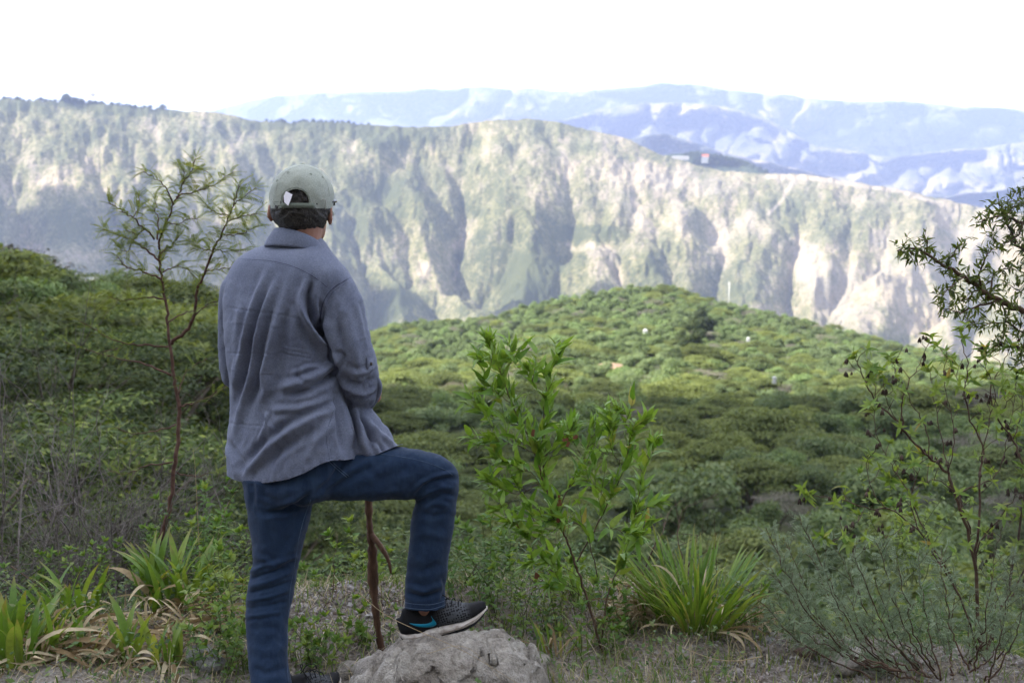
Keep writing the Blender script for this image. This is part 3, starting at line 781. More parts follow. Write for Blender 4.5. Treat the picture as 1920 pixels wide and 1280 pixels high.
def ball(mb, c, rx, ry, rz, rot=None, n=16):
    rs = []
    for i in range(1, n):
        a = math.pi * i / n; z = -math.cos(a); q = math.sin(a)
        rs.append([c + (rot @ Vector((math.cos(t) * rx * q, math.sin(t) * ry * q, z * rz)) if rot else Vector((math.cos(t) * rx * q, math.sin(t) * ry * q, z * rz))) for t in [2 * math.pi * k / 24 for k in range(24)]])
    loft(mb, rs)
def remesh(mb, voxel, smooth=4, factor=.5):
    me = mb.mesh('tmp'); o = bpy.data.objects.new('tmp', me); COL.objects.link(o)
    m = o.modifiers.new('r', 'REMESH'); m.mode = 'VOXEL'; m.voxel_size = voxel; m.use_smooth_shade = True
    s = o.modifiers.new('s', 'SMOOTH'); s.iterations = smooth; s.factor = factor
    dg = bpy.context.evaluated_depsgraph_get(); ev = o.evaluated_get(dg); r = bpy.data.meshes.new_from_object(ev)
    n = len(r.vertices); V = np.empty(n * 3, np.float32); r.vertices.foreach_get('co', V); V = V.reshape(-1, 3).astype(float)
    Nn = np.empty(n * 3, np.float32); r.vertex_normals.foreach_get('vector', Nn); Nn = Nn.reshape(-1, 3).astype(float)
    Fq = [tuple(p.vertices) for p in r.polygons]
    bpy.data.objects.remove(o); bpy.data.meshes.remove(me); bpy.data.meshes.remove(r)
    return V, Nn, Fq
def topix(V):
    x, y, z = V[:, 0], V[:, 1], V[:, 2] - CAMZ
    d = y * CP - z * SP; u = y * SP + z * CP
    return 960 + F * x / d, 640 - F * u / d
def fold_disp(PX, PY, folds, facing):
    D = np.zeros(PX.shape)
    for f in folds:
        pl, wd, amp = f[0], f[1], f[2]; sharp = f[3] if len(f) > 3 else 0
        d, al = poly_dist(PX, PY, pl)
        tap = np.clip(np.minimum(al, 1 - al) * 5 + .15, 0, 1)
        g = np.exp(-(d / wd) ** 2) - .35 * np.exp(-((d - 1.9 * wd) / wd) ** 2)
        if sharp: g = np.exp(-(d / wd)) 
        D += amp * g * tap
    return D * facing
YAW = R(30)

# --- shirt
def shirt_solid(shrink=1.0):
    mb = MB()
    rows = [(446, 519, 600, .02, .07), (456, 507, 609, .02, .078), (464, 484, 616, .02, .08), (474, 462, 626, .01, .09), (487, 441, 638, .01, .105), (503, 428, 650, .01, .115), (522, 419, 652, .01, .12),
            (545, 415, 644, .01, .125), (580, 413, 630, .01, .13), (620, 415, 622, .01, .13), (660, 419, 625, .02, .13), (700, 424, 636, .02, .13), (740, 426, 648, .03, .135),
            (780, 424, 658, .03, .14), (820, 421, 668, .04, .15), (860, 419, 674, .04, .155), (930, 419, 676, .04, .155)]
    body_rows(mb, rows, YAW, shrink=shrink, e=2.25)
    return mb
SLEEVE_R = [(612, 528, -.01, 34), (632, 540, -.04, 35), (642, 572, -.05, 40), (647, 612, -.05, 42), (656, 648, -.04, 44), (667, 682, -.02, 42), (674, 712, .0, 37), (677, 738, .03, 31), (675, 752, .07, 26)]
SLEEVE_R2 = [(672, 700, .02, 32), (674, 728, .06, 32), (672, 742, .12, 29), (668, 748, .19, 27)]
SLEEVE_L = [(462, 528, .04, 32), (442, 545, .08, 30), (433, 585, .11, 26), (431, 630, .13, 23), (434, 680, .16, 24), (440, 705, .19, 24), (455, 715, .26, 22)]
def build_shirt(root):
    mb = shirt_solid()
    limb(mb, SLEEVE_R); limb(mb, SLEEVE_R2); limb(mb, SLEEVE_L)
    # shoulder caps
    limb(mb, [(560, 505, .0, 40), (610, 520, -.02, 40), (640, 538, -.04, 30)]); limb(mb, [(540, 500, .03, 40), (480, 515, .05, 38), (447, 532, .08, 28)])
    # front tail that lies over the raised thigh
    limb(mb, [(630, 720, .04, 26), (650, 770, .05, 42), (672, 810, .05, 46), (700, 840, .04, 44), (725, 858, .03, 34), (748, 866, .03, 30)], e=2.3)
    V, Nn, Fq = remesh(mb, .0044, 9, .5)
    PX, PY = topix(V)
    face = np.clip(-Nn[:, 1] * 1.6 + .15, 0, 1)
    folds = [  # traced ridges (+) and hollows (-): polyline, width px, height m
        ([(505, 505), (490, 540), (472, 590), (458, 645), (447, 700), (436, 760)], 7, .0085), ([(520, 520), (505, 560), (492, 600), (482, 650), (474, 700), (452, 770), (440, 820)], 7, .0085),
        ([(526, 575), (516, 620), (506, 660), (497, 700), (500, 730), (484, 770)], 8, .0085), ([(500, 545), (484, 590), (470, 640), (460, 700), (450, 740)], 5, -.006),
        ([(512, 560), (500, 610), (490, 650), (486, 700), (470, 760)], 4.5, -.006), ([(450, 560), (444, 640), (438, 720)], 6, .004), ([(545, 560), (534, 620), (524, 690), (520, 740)], 9, -.006),
        ([(577, 520), (566, 552), (566, 580), (580, 610), (600, 640), (612, 660)], 5, .007), ([(583, 525), (578, 560), (584, 590), (598, 622), (616, 655)], 6.5, -.013), ([(556, 545), (566, 590), (588, 630), (614, 668)], 6, .007),
        ([(600, 590), (606, 630), (618, 665), (632, 695)], 5, -.014), ([(598, 560), (604, 600), (616, 640)], 5, -.006),
        ([(515, 728), (550, 720), (585, 706), (615, 688), (628, 672)], 7, .008), ([(540, 742), (580, 732), (612, 712), (634, 690)], 6, -.009), ([(550, 700), (574, 690), (604, 684)], 4, .005), ([(560, 690), (556, 705), (570, 716)], 4, -.005),
        ([(628, 760), (590, 778), (550, 800), (510, 830), (480, 866), (455, 895)], 8, .010), ([(640, 730), (610, 762), (570, 782), (530, 802), (490, 838), (462, 874)], 8, -.007),
        ([(636, 740), (600, 756), (560, 765), (515, 768), (500, 762)], 6, .005), ([(600, 800), (560, 824), (520, 850), (500, 880)], 7, -.006), ([(625, 790), (590, 830), (570, 870)], 8, .005), ([(430, 830), (450, 860), (460, 890)], 6, -.005),
        ([(424, 830), (440, 870), (446, 900)], 5, .005), ([(497, 770), (504, 790), (512, 806)], 3, .004), ([(505, 768), (498, 800), (486, 830)], 3, .003),
        ([(640, 745), (650, 790), (655, 830)], 6, .008), ([(652, 750), (664, 790), (668, 840)], 5, -.012), ([(660, 765), (676, 800), (684, 846)], 5, .009), ([(630, 740), (634, 790), (640, 845)], 5, -.007), ([(672, 780), (694, 812), (700, 850)], 5, -.009),
        ([(690, 796), (715, 816), (745, 838)], 5, .006), ([(684, 808), (706, 830), (722, 848)], 4, -.006),
        ([(640, 560), (650, 600), (664, 650), (672, 690)], 9, .004), ([(632, 600), (640, 640), (650, 680), (662, 700)], 6, -.006), ([(632, 655), (644, 672), (640, 690)], 4, -.006), ([(640, 700), (655, 716), (680, 722), (704, 706)], 5, -.007), ([(640, 715), (660, 732), (686, 738), (706, 726)], 4, .006),
        ([(650, 690), (668, 700), (690, 696), (706, 682)], 5, .005), ([(656, 738), (676, 746), (700, 740)], 4, -.006), ([(676, 560), (684, 600), (694, 640)], 5, -.004), ([(650, 520), (640, 545), (632, 560)], 4, -.003)]
    creases = [([(424, 575), (450, 580), (490, 585), (530, 590), (565, 600)], 1.6, -.003), ([(424, 605), (460, 605), (500, 608), (540, 612)], 1.6, .0022), ([(422, 662), (460, 661), (500, 660), (540, 664), (600, 676)], 1.6, -.003),
        ([(520, 650), (560, 656), (600, 666)], 1.6, .0025), ([(424, 792), (460, 796), (510, 800)], 1.6, -.0022), ([(430, 690), (480, 694), (520, 700)], 1.6, .002), ([(560, 560), (572, 610)], 1.6, .002), ([(660, 640), (700, 628)], 1.4, .0015), ([(470, 560), (466, 640), (458, 740)], 1.4, .0015)]
    D = fold_disp(PX, PY, folds, face) * 1.8 + fold_disp(PX, PY, creases, face) * 1.0
    low = sstep(470, 560, PY)
    D += (fbm(PX / 22 + PY / 160, PY / 75, 5, 4) - .5) * .014 * low + (fbm(PX / 9, PY / 13, 6, 3) - .5) * .0042 * low + (fbm(V[:, 0] * 9 + 4, V[:, 2] * 5 + V[:, 1] * 8, 7, 3) - .5) * .010 * (1 - face)
    rip = np.clip(1 - np.abs(PY - interp(PX, HEM) + 4) / 8, 0, 1)
    D += rip * np.sin(PX / 2.6) * .0009 * face
    V = V + Nn * D[:, None]
    # cut along the hem, leave neck and cuffs open inside
    PX, PY = topix(V); hem = interp(PX, HEM)
    below = PY > hem
    # pull the vertices just below the hem onto it
    near = below & (PY < hem + 4.2)
    V[near, 2] += (PY[near] - hem[near]) * PXM
    drop = below & ~near
    keep = [f for f in Fq if not any(drop[i] for i in f)]
    me = mesh_np('shirt', V, keep); 
    o = link('shirt', me, SHIRT, root)
    s = o.modifiers.new('cloth', 'SOLIDIFY'); s.thickness = .0022; s.offset = 0
    return o, BVHTree.FromPolygons([tuple(v) for v in V], keep)
HEM = [(400, 882), (415, 885), (424, 890), (440, 899), (460, 904), (500, 905), (540, 898), (572, 886), (600, 870), (620, 863), (645, 862), (680, 858), (705, 852), (725, 843), (750, 833), (770, 832)]

def project(pts, bvh, off=.001):
    """lays a line of picture points onto a built surface"""
    o = []
    c = Vector((0, 0, CAMZ))
    for px, py in pts:
        d = (P(px, py, MY) - c).normalized()
        h = bvh.ray_cast(c, d)
        if h[0] is not None:
            n = h[1] if h[1].dot(d) < 0 else -h[1]
            o.append(h[0] + n * off)
    return o
def dense(pl, step=4):
    o = []
    for (x0, y0), (x1, y1) in zip(pl[:-1], pl[1:]):
        n = max(1, int(math.dist((x0, y0), (x1, y1)) / step))
        o += [(x0 + (x1 - x0) * k / n, y0 + (y1 - y0) * k / n) for k in range(n)]
    o.append(pl[-1]); return o
def smoothpx(pl): return [(v.x, v.y) for v in catmull([Vector((a, b, 0)) for a, b in pl], 5)]
def seam(pl, bvh, mat, parent, r=.0011, off=.0006, name='seam'):
    p = project(dense(smoothpx(pl)), bvh, off)
    if len(p) < 2: return
    mb = MB(); mb.tube(p, r, 5); return mb.build(name, mat, parent)

def cloth_mat(name, c1, c2, weave=900, bump=.25, streak=None, rough=.9, sheen=.08):
    m = N(name); pos = m.pos(); n1 = m.noise(7, 5, .6, pos); w1 = m.noise(weave, 2, .5, m.scl(pos, (1, 1, .25))); w2 = m.noise(weave, 2, .5, m.scl(pos, (.25, .25, 1)))
    c = m.ramp(n1, [(.3, c1), (.7, c2)])
    wv = m.math('ADD', w1, w2)
    c = m.mix(1.0, c, m.ramp(m.math('MULTIPLY', wv, .5), [(.35, (.74, .74, .74)), (.65, (1.24, 1.24, 1.22))]), 'MULTIPLY')
    if streak:
        n2 = m.noise(26, 4, .7, m.scl(pos, (1, 1, .12)))
        c = m.mix(m.ramp(n2, [(.45, (0, 0, 0)), (.75, (.55, .55, .55))]), c, streak)
    return m.surf(c, rough, .15, m.bump(wv, bump, .0012), sheen)
SHIRT = cloth_mat('chambray', (.115, .130, .190), (.150, .168, .232), 620, .25)
SHIRT_SEAM = cloth_mat('chambray_stitch', (.045, .05, .085), (.06, .068, .11), 900, .3)
DENIM = cloth_mat('denim', (.0085, .019, .045), (.015, .032, .070), 700, .5, (.030, .052, .095), sheen=.08)
DENIM_SEAM = cloth_mat('denim_stitch', (.06, .09, .15), (.08, .12, .19), 900, .3)
SKIN = (lambda m: m)(N('skin'))
def _skin(m, col, sub=.12):
    b = m.n('ShaderNodeBsdfPrincipled'); c = m.mix(m.noise(30, 4, .6, m.pos()), col, tuple(v * .78 for v in col)); m.l(c, b.inputs['Base Color'])
    b.inputs['Roughness'].default_value = .5; b.inputs['Subsurface Weight'].default_value = sub; b.inputs['Subsurface Radius'].default_value = (.9, .25, .12); b.inputs['Subsurface Scale'].default_value = .008
    m.l(b.outputs[0], m.out.inputs[0]); return m.m
SKIN = _skin(N('skin'), (.36, .175, .12))
CAPM = cloth_mat('washed_cotton', (.30, .325, .285), (.345, .365, .33), 800, .3)
CAPD = cloth_mat('washed_cotton_dark', (.15, .175, .145), (.18, .20, .17), 800, .3)
BLK = (lambda m: m.surf(m.ramp(m.noise(300, 2, .5, m.obj()), [(.4, (.008, .008, .009)), (.6, (.016, .016, .018))]), .8, .2))(N('black_textile'))
HAIR = (lambda m: m.surf(m.mix(1.0, m.ramp(m.isl(), [(0, (.008, .006, .006)), (.80, (.018, .015, .013)), (.94, (.05, .045, .042)), (1, (.18, .17, .16))]), m.ramp(m.noise(150, 3, .7, m.pos()), [(.42, (.35, .35, .35)), (.62, (1.7, 1.6, 1.5))]), 'MULTIPLY'), .55, .4, m.bump(m.noise(160, 4, .7, m.pos()), 1.0, .006)))(N('dark_hair'))
PLAST = (lambda m: m.surf((.01, .01, .011), .3, .5))(N('black_plastic'))

def build_person():
    root = empty('person', (Q(500, 1330, -.05).x, MY - .05, .02))
    tag(root, 'person in grey cap, blue shirt and jeans, standing with one foot on the rock', 'person')
    inv = Matrix.Translation(-root.location)
    def fix(o): o.matrix_parent_inverse = inv; return o
    # ---- body: one continuous skin
    mb = MB(); sh = .86
    body_rows(mb, [(470, 500, 610, .02, .06), (490, 470, 620, .02, .08), (540, 440, 622, .02, .1), (620, 440, 605, .02, .1), (700, 445, 612, .03, .1), (780, 448, 622, .04, .11), (850, 450, 630, .03, .115), (915, 470, 610, .02, .11)], YAW)
    # head
    hy = R(16)
    rows = [(315, 552, 580, .015, .030), (322, 540, 592, .015, .058), (333, 530, 602, .015, .078), (348, 521, 611, .015, .092), (366, 517, 615, .015, .099), (386, 516, 615, .018, .099), (402, 518, 615, .022, .095), (416, 522, 614, .03, .087),
            (430, 528, 613, .042, .077), (443, 540, 611, .055, .060), (453, 556, 604, .068, .040)]
    rows = [(a, b + 3, c - 3, d, e * .95) for a, b, c, d, e in rows]
    body_rows(mb, rows, hy, e=2.05)
    # face on the far side: brow, nose, lips, chin
    fw = Vector((math.sin(hy), math.cos(hy), 0)); hc = Q(566, 385, .018); rt = Vector((math.cos(hy), -math.sin(hy), 0)); upz = Vector((0, 0, 1))
    def hp(a, b, c): return hc + rt * a + fw * b + upz * c
    mb.tube([hp(0, .088, .012), hp(0, .104, -.012), hp(0, .116, -.030), hp(0, .104, -.040)], [.008, .010, .013, .009], 10)
    mb.tube([hp(-.045, .078, .018), hp(-.02, .092, .020), hp(.02, .092, .020), hp(.045, .078, .018)], [.006, .008, .008, .006], 8)
    mb.tube([hp(-.022, .088, -.060), hp(0, .099, -.058), hp(.022, .088, -.060)], [.004, .007, .004], 8); mb.tube([hp(-.018, .086, -.069), hp(0, .097, -.069), hp(.018, .086, -.069)], [.004, .007, .004], 8)
    ball(mb, hp(0, .074, -.098), .022, .018, .018)
    # ears
    for px, py, s, h in ((509, 400, -1, 33), (618.5, 403, 1, 40)):
        c = Q(px, py, .022); t = Matrix.Rotation(R(14) * s, 3, 'Z') @ Matrix.Rotation(R(-10), 3, 'X')
        ball(mb, c, .0085, .019, h * .5 * PXM, t)
        rim = [c + t @ Vector((s * .004, math.sin(a) * .017, math.cos(a) * h * .5 * PXM)) for a in np.linspace(-2.2, 2.6, 14)]
        mb.tube(rim, .0042, 6)
    # neck
    limb(mb, [(566, 405, .01, 42), (564, 430, .012, 40), (560, 452, .012, 41), (556, 480, .01, 48)])
    # arms
    limb(mb, [(615, 530, -.02, 24), (644, 572, -.05, 27), (652, 640, -.04, 28), (668, 700, -.0, 24), (674, 728, .05, 24), (672, 745, .13, 22), (672, 756, .22, 18), (676, 764, .29, 15)])
    limb(mb, [(462, 530, .05, 22), (438, 580, .11, 19), (434, 650, .14, 18), (440, 705, .19, 19), (480, 735, .26, 20), (560, 748, .25, 18), (640, 746, .19, 14), (664, 742, .165, 13)])
    # hands: left hand laid over the right forearm, right hand closed on the stick
    ball(mb, Q(683, 740, .145), .040, .022, .030)
    for k, (y0, y1, ln) in enumerate(((727, 729, .0), (734, 737, .006), (741, 745, .003), (748, 751, -.008))):
        a = Q(694, y0, .125); b = Q(706, (y0 + y1) / 2, .10) + Vector((ln * .5, 0, 0)); c = Q(711 + ln * 300, y1, .070)
        mb.tube(catmull([Q(684, y0 + 1, .14), a, b, c], 3), [.0088] * 4 + [.0082] * 3 + [.0074] * 3, 8)
        ball(mb, c, .0072, .0072, .0072, n=6)
    mb.tube(catmull([Q(676, 728, .14), Q(682, 718, .12), Q(690, 714, .10)], 3), [.010] * 4 + [.0085] * 3, 8)
    g = Q(682, 772, .33); ball(mb, g + Vector((0, -.012, .004)), .030, .022, .042)
    for k in range(4):
        z = -.030 + k * .019; rr_ = .0245
        f = [g + Vector((math.sin(a) * rr_, math.cos(a) * rr_ * (1), z)) for a in np.linspace(-2.4, 1.3, 9)]
        mb.tube(f, list(np.linspace(.0092, .0072, 9)), 8)
    mb.tube([g + Vector((.02, -.01, .03)), g + Vector((.026, .008, .045)), g + Vector((.012, .02, .052))], [.010, .009, .008], 8)
    # legs inside the jeans
    limb(mb, [(520, 890, .0, 46), (524, 940, .0, 44), (520, 1020, -.01, 36), (512, 1060, -.02, 33), (506, 1130, -.03, 31), (501, 1220, -.08, 24), (505, 1290, -.13, 20), (508, 1325, -.15, 15), (518, 1340, -.12, 9)])
    limb(mb, [(590, 893, .0, 34), (660, 890, .01, 38), (740, 885, .03, 38), (800, 890, .05, 33), (816, 905, .055, 31), (812, 960, .06, 31), (806, 1040, .06, 27), (799, 1110, .06, 19), (795, 1150, .06, 15), (812, 1170, .06, 9), (850, 1166, .06, 7)])
    V, Nn, Fq = remesh(mb, .0042, 3, .5)
    o = fix(link('body', mesh_np('body', V, Fq), SKIN, root))
    # eyes
    for s in (-1, 1):
        e = MB(); ball(e, hp(.031 * s, .080, .002), .012, .012, .012)
        fix(e.build('eye', (lambda m: m.surf((.7, .68, .65), .3, .5))(N('eye_white')), root))
    # ---- hair
    mb = MB(); rng = np.random.default_rng(3)
    hr = [(338, 525, 607, .010, .088), (355, 517, 614, .010, .098), (375, 512, 617, .010, .104), (392, 512, 617, .010, .104), (406, 515, 616, .012, .100), (417, 520, 612, .014, .092), (427, 528, 604, .016, .080), (433, 536, 592, .018, .066)]
    rs = []
    for py, l, r, dy, b in smooth_rows(hr, 5):
        rg = ring(Q((l + r) / 2, py, dy), Vector((math.cos(hy), -math.sin(hy), 0)) * ((r - l) / 2 * PXM), Vector((math.sin(hy), math.cos(hy), 0)) * b, 72, 2.05)
        rs.append([p + (p - Q(565, py, .01)).normalized() * float((vnoise(p.x * 120 + 3, p.z * 130 + p.y * 90, 4) - .4) * .010) for p in rg])
    # keep only the back and sides (the face stays free)
    n = 72; V = [p for r in rs for p in r]; Fs = []
    fwd = fw
    for i in range(len(rs) - 1):
        for j in range(n):
            k = (j + 1) % n; c = (rs[i][j] - Q(565, 390, .012)); c.z = 0
            if c.normalized().dot(fwd) < .22: Fs.append((i * n + j, i * n + k, (i + 1) * n + k, (i + 1) * n + j))
    mb.add([tuple(v) for v in V], Fs)
    hair = fix(mb.build('hair', HAIR, root))
    mb = MB()
    for k in range(2600):
        i = rng.integers(8, len(rs)); j = rng.integers(n); p = rs[min(i, len(rs) - 1)][j]; c = p - Q(565, 390, .012); c.z = 0
        if c.normalized().dot(fwd) > .2: continue
        nr = c.normalized(); tn = Vector((-nr.y, nr.x, 0)) * rng.choice([-1, 1]); L = .008 + .012 * rng.random()
        q = [p - nr * .002]
        for s_ in range(1, 5):
            a = s_ / 4 * 2.6 * rng.uniform(.6, 1.2)
            q.append(p + nr * (.002 + .0055 * math.sin(a)) + tn * math.sin(a * .9) * L * .55 + Vector((0, 0, -s_ / 4 * L)))
        mb.tube(q, [.0010, .0012, .0012, .0009, .0004], 3, False)
    fix(tag(mb.build('hair_strands', HAIR, hair), kind='stuff'))
    # ---- cap
    cap_rows = [(391, 512, 619, .015, .108), (384, 511, 620.5, .015, .110), (374, 510.5, 622, .015, .111), (362, 511.5, 622, .014, .110), (350, 514.5, 619.5, .013, .107), (338, 520, 614, .012, .099), (327, 529, 605, .012, .085), (318, 541, 594, .012, .064), (312, 554, 581, .012, .036), (309.5, 563, 571, .012, .010)]
    rs = []
    for py, l, r, dy, b in smooth_rows(cap_rows, 5):
        c = Q((l + r) / 2, py, dy); rg = ring(c, Vector((math.cos(hy), -math.sin(hy), 0)) * ((r - l) / 2 * PXM), fw * b, 96, 2.1)
        # the cap's lower edge dips to the right like in the photograph
        rs.append([p + (p - c).normalized() * float((fbm(p.x * 30 + 9, p.z * 26 + p.y * 20, 8, 3) - .5) * .006) for p in rg])
    n = 96; V = [p for r in rs for p in r]; VA = np.array([tuple(v) for v in V]); cx_, cy_ = topix(VA); Fs = []
    back = VA[:, 1] < Q(565, 370, .012).y
    hol = back & (((cx_ - 554.5) / 24.5) ** 2 + ((np.minimum(cy_, 379) - 379) / 24) ** 2 < 1) & (cy_ < 399)
    for i in range(len(rs) - 1):
        for j in range(n):
            k = (j + 1) % n; f = (i * n + j, i * n + k, (i + 1) * n + k, (i + 1) * n + j)
            if not all(hol[q] for q in f): Fs.append(f)
    # round the edge of the opening
    for q in np.where(hol)[0]:
        ax, ay = cx_[q] - 554.5, min(cy_[q], 379) - 379; L = math.hypot(ax / 24.5, ay / 24) + 1e-6
        if .80 < L < 1 and cy_[q] < 381:
            tgt = (554.5 + ax / L, 379 + ay / L); VA[q, 0] += (tgt[0] - cx_[q]) * PXM; VA[q, 2] -= (tgt[1] - cy_[q]) * PXM
    cap = link('cap', mesh_np('cap', VA, Fs), CAPM, root); fix(cap)
    s = cap.modifiers.new('cloth', 'SOLIDIFY'); s.thickness = .0025; s.offset = 1
    bv = BVHTree.FromPolygons([tuple(v) for v in VA], Fs)
    for pl in ([(567, 311), (563, 330), (557, 345), (555, 353)], [(567, 311), (595, 322), (611, 342), (617, 368)], [(567, 311), (542, 320), (524, 340), (517, 366)], [(517, 384), (515, 379), (524, 378)],
               [(528, 382), (530, 366), (540, 356), (554, 352), (568, 356), (578, 366), (581, 379)]):
        so_ = seam(pl, bv, CAPD if pl[0] != (567, 311) else CAPM, cap, .0009, .0026)
    # lower back strap and its buckle
    def band(x0, x1, y0, y1, off, mat, name, thick=.0018):
        top = project([(x, y0(x)) for x in np.linspace(x0, x1, 26)], BVH_HEAD, off); bot = project([(x, y1(x)) for x in np.linspace(x0, x1, 26)], BVH_HEAD, off)
        m_ = MB(); nn = min(len(top), len(bot)); V = [tuple(v) for v in top[:nn] + bot[:nn]]
        m_.add(V, [(i, i + 1, nn + i + 1, nn + i) for i in range(nn - 1)])
        o_ = m_.build(name, mat, cap); sm = o_.modifiers.new('cloth', 'SOLIDIFY'); sm.thickness = thick; sm.offset = 0; return o_
    V2 = [tuple(v) for r in rs for v in r]; F2 = [(i * n + j, i * n + (j + 1) % n, (i + 1) * n + (j + 1) % n, (i + 1) * n + j) for i in range(len(rs) - 1) for j in range(n)]
    global BVH_HEAD; BVH_HEAD = BVHTree.FromPolygons(V2, F2)
    band(528, 604, lambda x: 380.5 + .0005 * (x - 560) ** 2, lambda x: 389.5 + .0004 * (x - 560) ** 2 + (x > 590) * 1.5, .0042, CAPD, 'strap')
    band(582, 600, lambda x: 381, lambda x: 392, .0065, CAPM, 'strap')
    MET = (lambda m: m.surf((.35, .34, .30), .35, .6))(N('brass_dull'))
    bk = MB(); bk.tube(project(dense([(600, 392), (606, 391), (607, 374), (602, 373), (600, 376)], 2), BVH_HEAD, .008), .0014, 6); bk.build('buckle', MET, cap)
    bt = MB(); ball(bt, Q(567, 309, .012), .0095, .0095, .0045); bt.build('button', CAPD, cap)
    for x, y in ((541, 325), (582, 328), (604, 334), (521, 340)):
        p = project([(x, y)], bv, .0026)
        if p:
            e = MB(); nn = (p[0] - Q(565, 360, .012)).normalized(); a = nn.orthogonal().normalized(); b = nn.cross(a)
            e.tube([p[0] + (a * math.cos(t) + b * math.sin(t)) * .0032 for t in np.linspace(0, 6.283, 13)], .0009, 5, False); e.build('eyelet', CAPD, cap)
    # white label hanging in the opening
    TAG = (lambda m: m.surf((.86, .83, .90), .7, .2))(N('white_tag'))
    t = MB(); pts = [Q(536.5, 358.5, -.098), Q(548.5, 365, -.106), Q(546, 372, -.107), Q(540.5, 386, -.106), Q(533, 379, -.100), Q(532, 368, -.098)]
    t.add([tuple(p) for p in pts], [(0, 1, 2, 3, 4, 5)]); to = t.build('label_tag', TAG, cap, smooth=False); sm = to.modifiers.new('paper', 'SOLIDIFY'); sm.thickness = .0006
    # visor, on the far side
    vs = MB(); V = []
    for i in range(13):
        a = -1.15 + 2.3 * i / 12
        p0 = Q(566, 388, .015) + rt * math.sin(a) * .090 + fw * math.cos(a) * .104
        p1 = Q(566, 391, .015) + rt * math.sin(a) * .074 + fw * (math.cos(a) * .104 + .07 * math.cos(a) ** .6) + Vector((0, 0, -.022 * (math.sin(a) ** 2) - .006))
        V += [tuple(p0), tuple(p1)]
    vs.add(V, [(2 * i, 2 * i + 1, 2 * i + 3, 2 * i + 2) for i in range(12)]); vo = vs.build('visor', CAPM, cap); vo.modifiers.new('s', 'SOLIDIFY').thickness = .003
    # ---- glasses
    gl = MB(); gl.tube(catmull([hp(.090, -.004, .004), hp(.0935, .010, .010), hp(.0945, .045, .013), hp(.080, .086, .013)], 4), [.0028] * 4 + [.004] * 5 + [.0045] * 4, 6)
    gl.tube(catmull([hp(-.088, -.004, .004), hp(-.0895, .010, .010), hp(-.088, .045, .012), hp(-.070, .086, .013)], 4), .0028, 6)
    gl.tube([hp(-.070, .087, .013), hp(-.03, .108, .013), hp(0, .112, .012), hp(.03, .108, .013), hp(.082, .087, .013)], .003, 6)
    go = fix(gl.build('glasses', PLAST, root))
    LENS = (lambda m: m.surf((.02, .02, .022), .1, .6))(N('dark_lens'))
    for s in (-1, 1):
        l = MB(); ball(l, hp(.034 * s, .100, .0), .024, .003, .018); fix_o = l.build('lens', LENS, go)
    gt = MB(); gt.tube([Q(620, 375, .05), Q(625, 379, .06), Q(626, 384, .07)], [.004, .0055, .005], 8); gt.build('hinge', PLAST, go)
    # ---- shirt
    shirt, sb = build_shirt(root); fix(shirt)
    seam([(440, 486), (475, 487), (510, 490), (550, 500), (590, 520), (617, 542)], sb, SHIRT_SEAM, shirt, .0018, .0)
    seam([(440, 489), (475, 490), (510, 493), (550, 503), (588, 523), (615, 545)], sb, SHIRT_SEAM, shirt, .0007)
    seam([(660, 520), (640, 530), (620, 544), (608, 562), (602, 585), (600, 605)], sb, SHIRT_SEAM, shirt, .0024, .0)
    seam([(664, 523), (644, 534), (625, 547), (613, 565), (607, 588)], sb, SHIRT_SEAM, shirt, .0009)
    seam([(626, 740), (622, 780), (612, 810), (614, 840), (618, 862)], sb, SHIRT_SEAM, shirt, .0009)
    seam([(632, 740), (627, 780), (617, 810), (619, 840), (622, 861)], sb, SHIRT_SEAM, shirt, .0006)
    seam([(424, 886), (440, 895), (460, 900), (500, 901), (540, 894), (572, 882), (600, 866), (620, 859), (645, 858), (680, 854), (705, 848), (725, 839)], sb, SHIRT_SEAM, shirt, .0007)
    p = project([(694, 682)], sb, .003)[0]; b = MB(); ball(b, p, .0065, .003, .0065); b.build('button', (lambda m: m.surf((.03, .022, .018), .4, .5))(N('brown_button')), shirt)
    tb = project([(687, 670), (700, 670), (700, 692), (694, 697), (687, 692)], sb, .0018); m_ = MB(); m_.add([tuple(v) for v in tb], [tuple(range(len(tb)))]); tt = m_.build('sleeve_tab', SHIRT, shirt); tt.modifiers.new('s', 'SOLIDIFY').thickness = .002
    # rolled cuff round the right elbow
    cf = MB()
    cpts = smooth_rows([(700, 700, -.03, 0), (711, 722, -.0, 0), (706, 745, .03, 0), (690, 764, .05, 0), (668, 768, .07, 0)], 4)
    cf.tube([Q(a, b, c) for a, b, c, _ in cpts], [.006] + [.010] * (len(cpts) - 2) + [.007], 8); cf.build('cuff', SHIRT, shirt)
    # collar
    n = 64; prof = [(1.0, 0.0), (1.015, .18), (1.03, .5), (1.05, .85), (1.06, 1.0)]; rs = []
    for _, t in prof:
        r_ = []
        for j in range(n):
            a = 2 * math.pi * j / n; ca, sa = math.cos(a), math.sin(a)
            xt, yt, zt = 556 + 42.5 * ca, 445 + 13 * ca + 12 * sa, .012 + .075 * sa
            xb, yb, zb = 553 + 57 * ca, 472 + 8 * ca + 8 * sa, .012 + .090 * sa
            q = Q(xt + (xb - xt) * t, yt + (yb - yt) * t, zt + (zb - zt) * t)
            q += Vector((ca, sa, 0)) * float((fbm(a * 3 + 5, t * 1.5, 9, 3) - .5) * .008 * (.3 + t)) + Vector((ca, sa, 0)) * math.sin(t * math.pi) * .004
            r_.append(q)
        rs.append(r_)
    mb = MB(); loft(mb, rs, False); co = mb.build('collar', SHIRT, shirt); sm = co.modifiers.new('c', 'SOLIDIFY'); sm.thickness = .003; sm.offset = -1
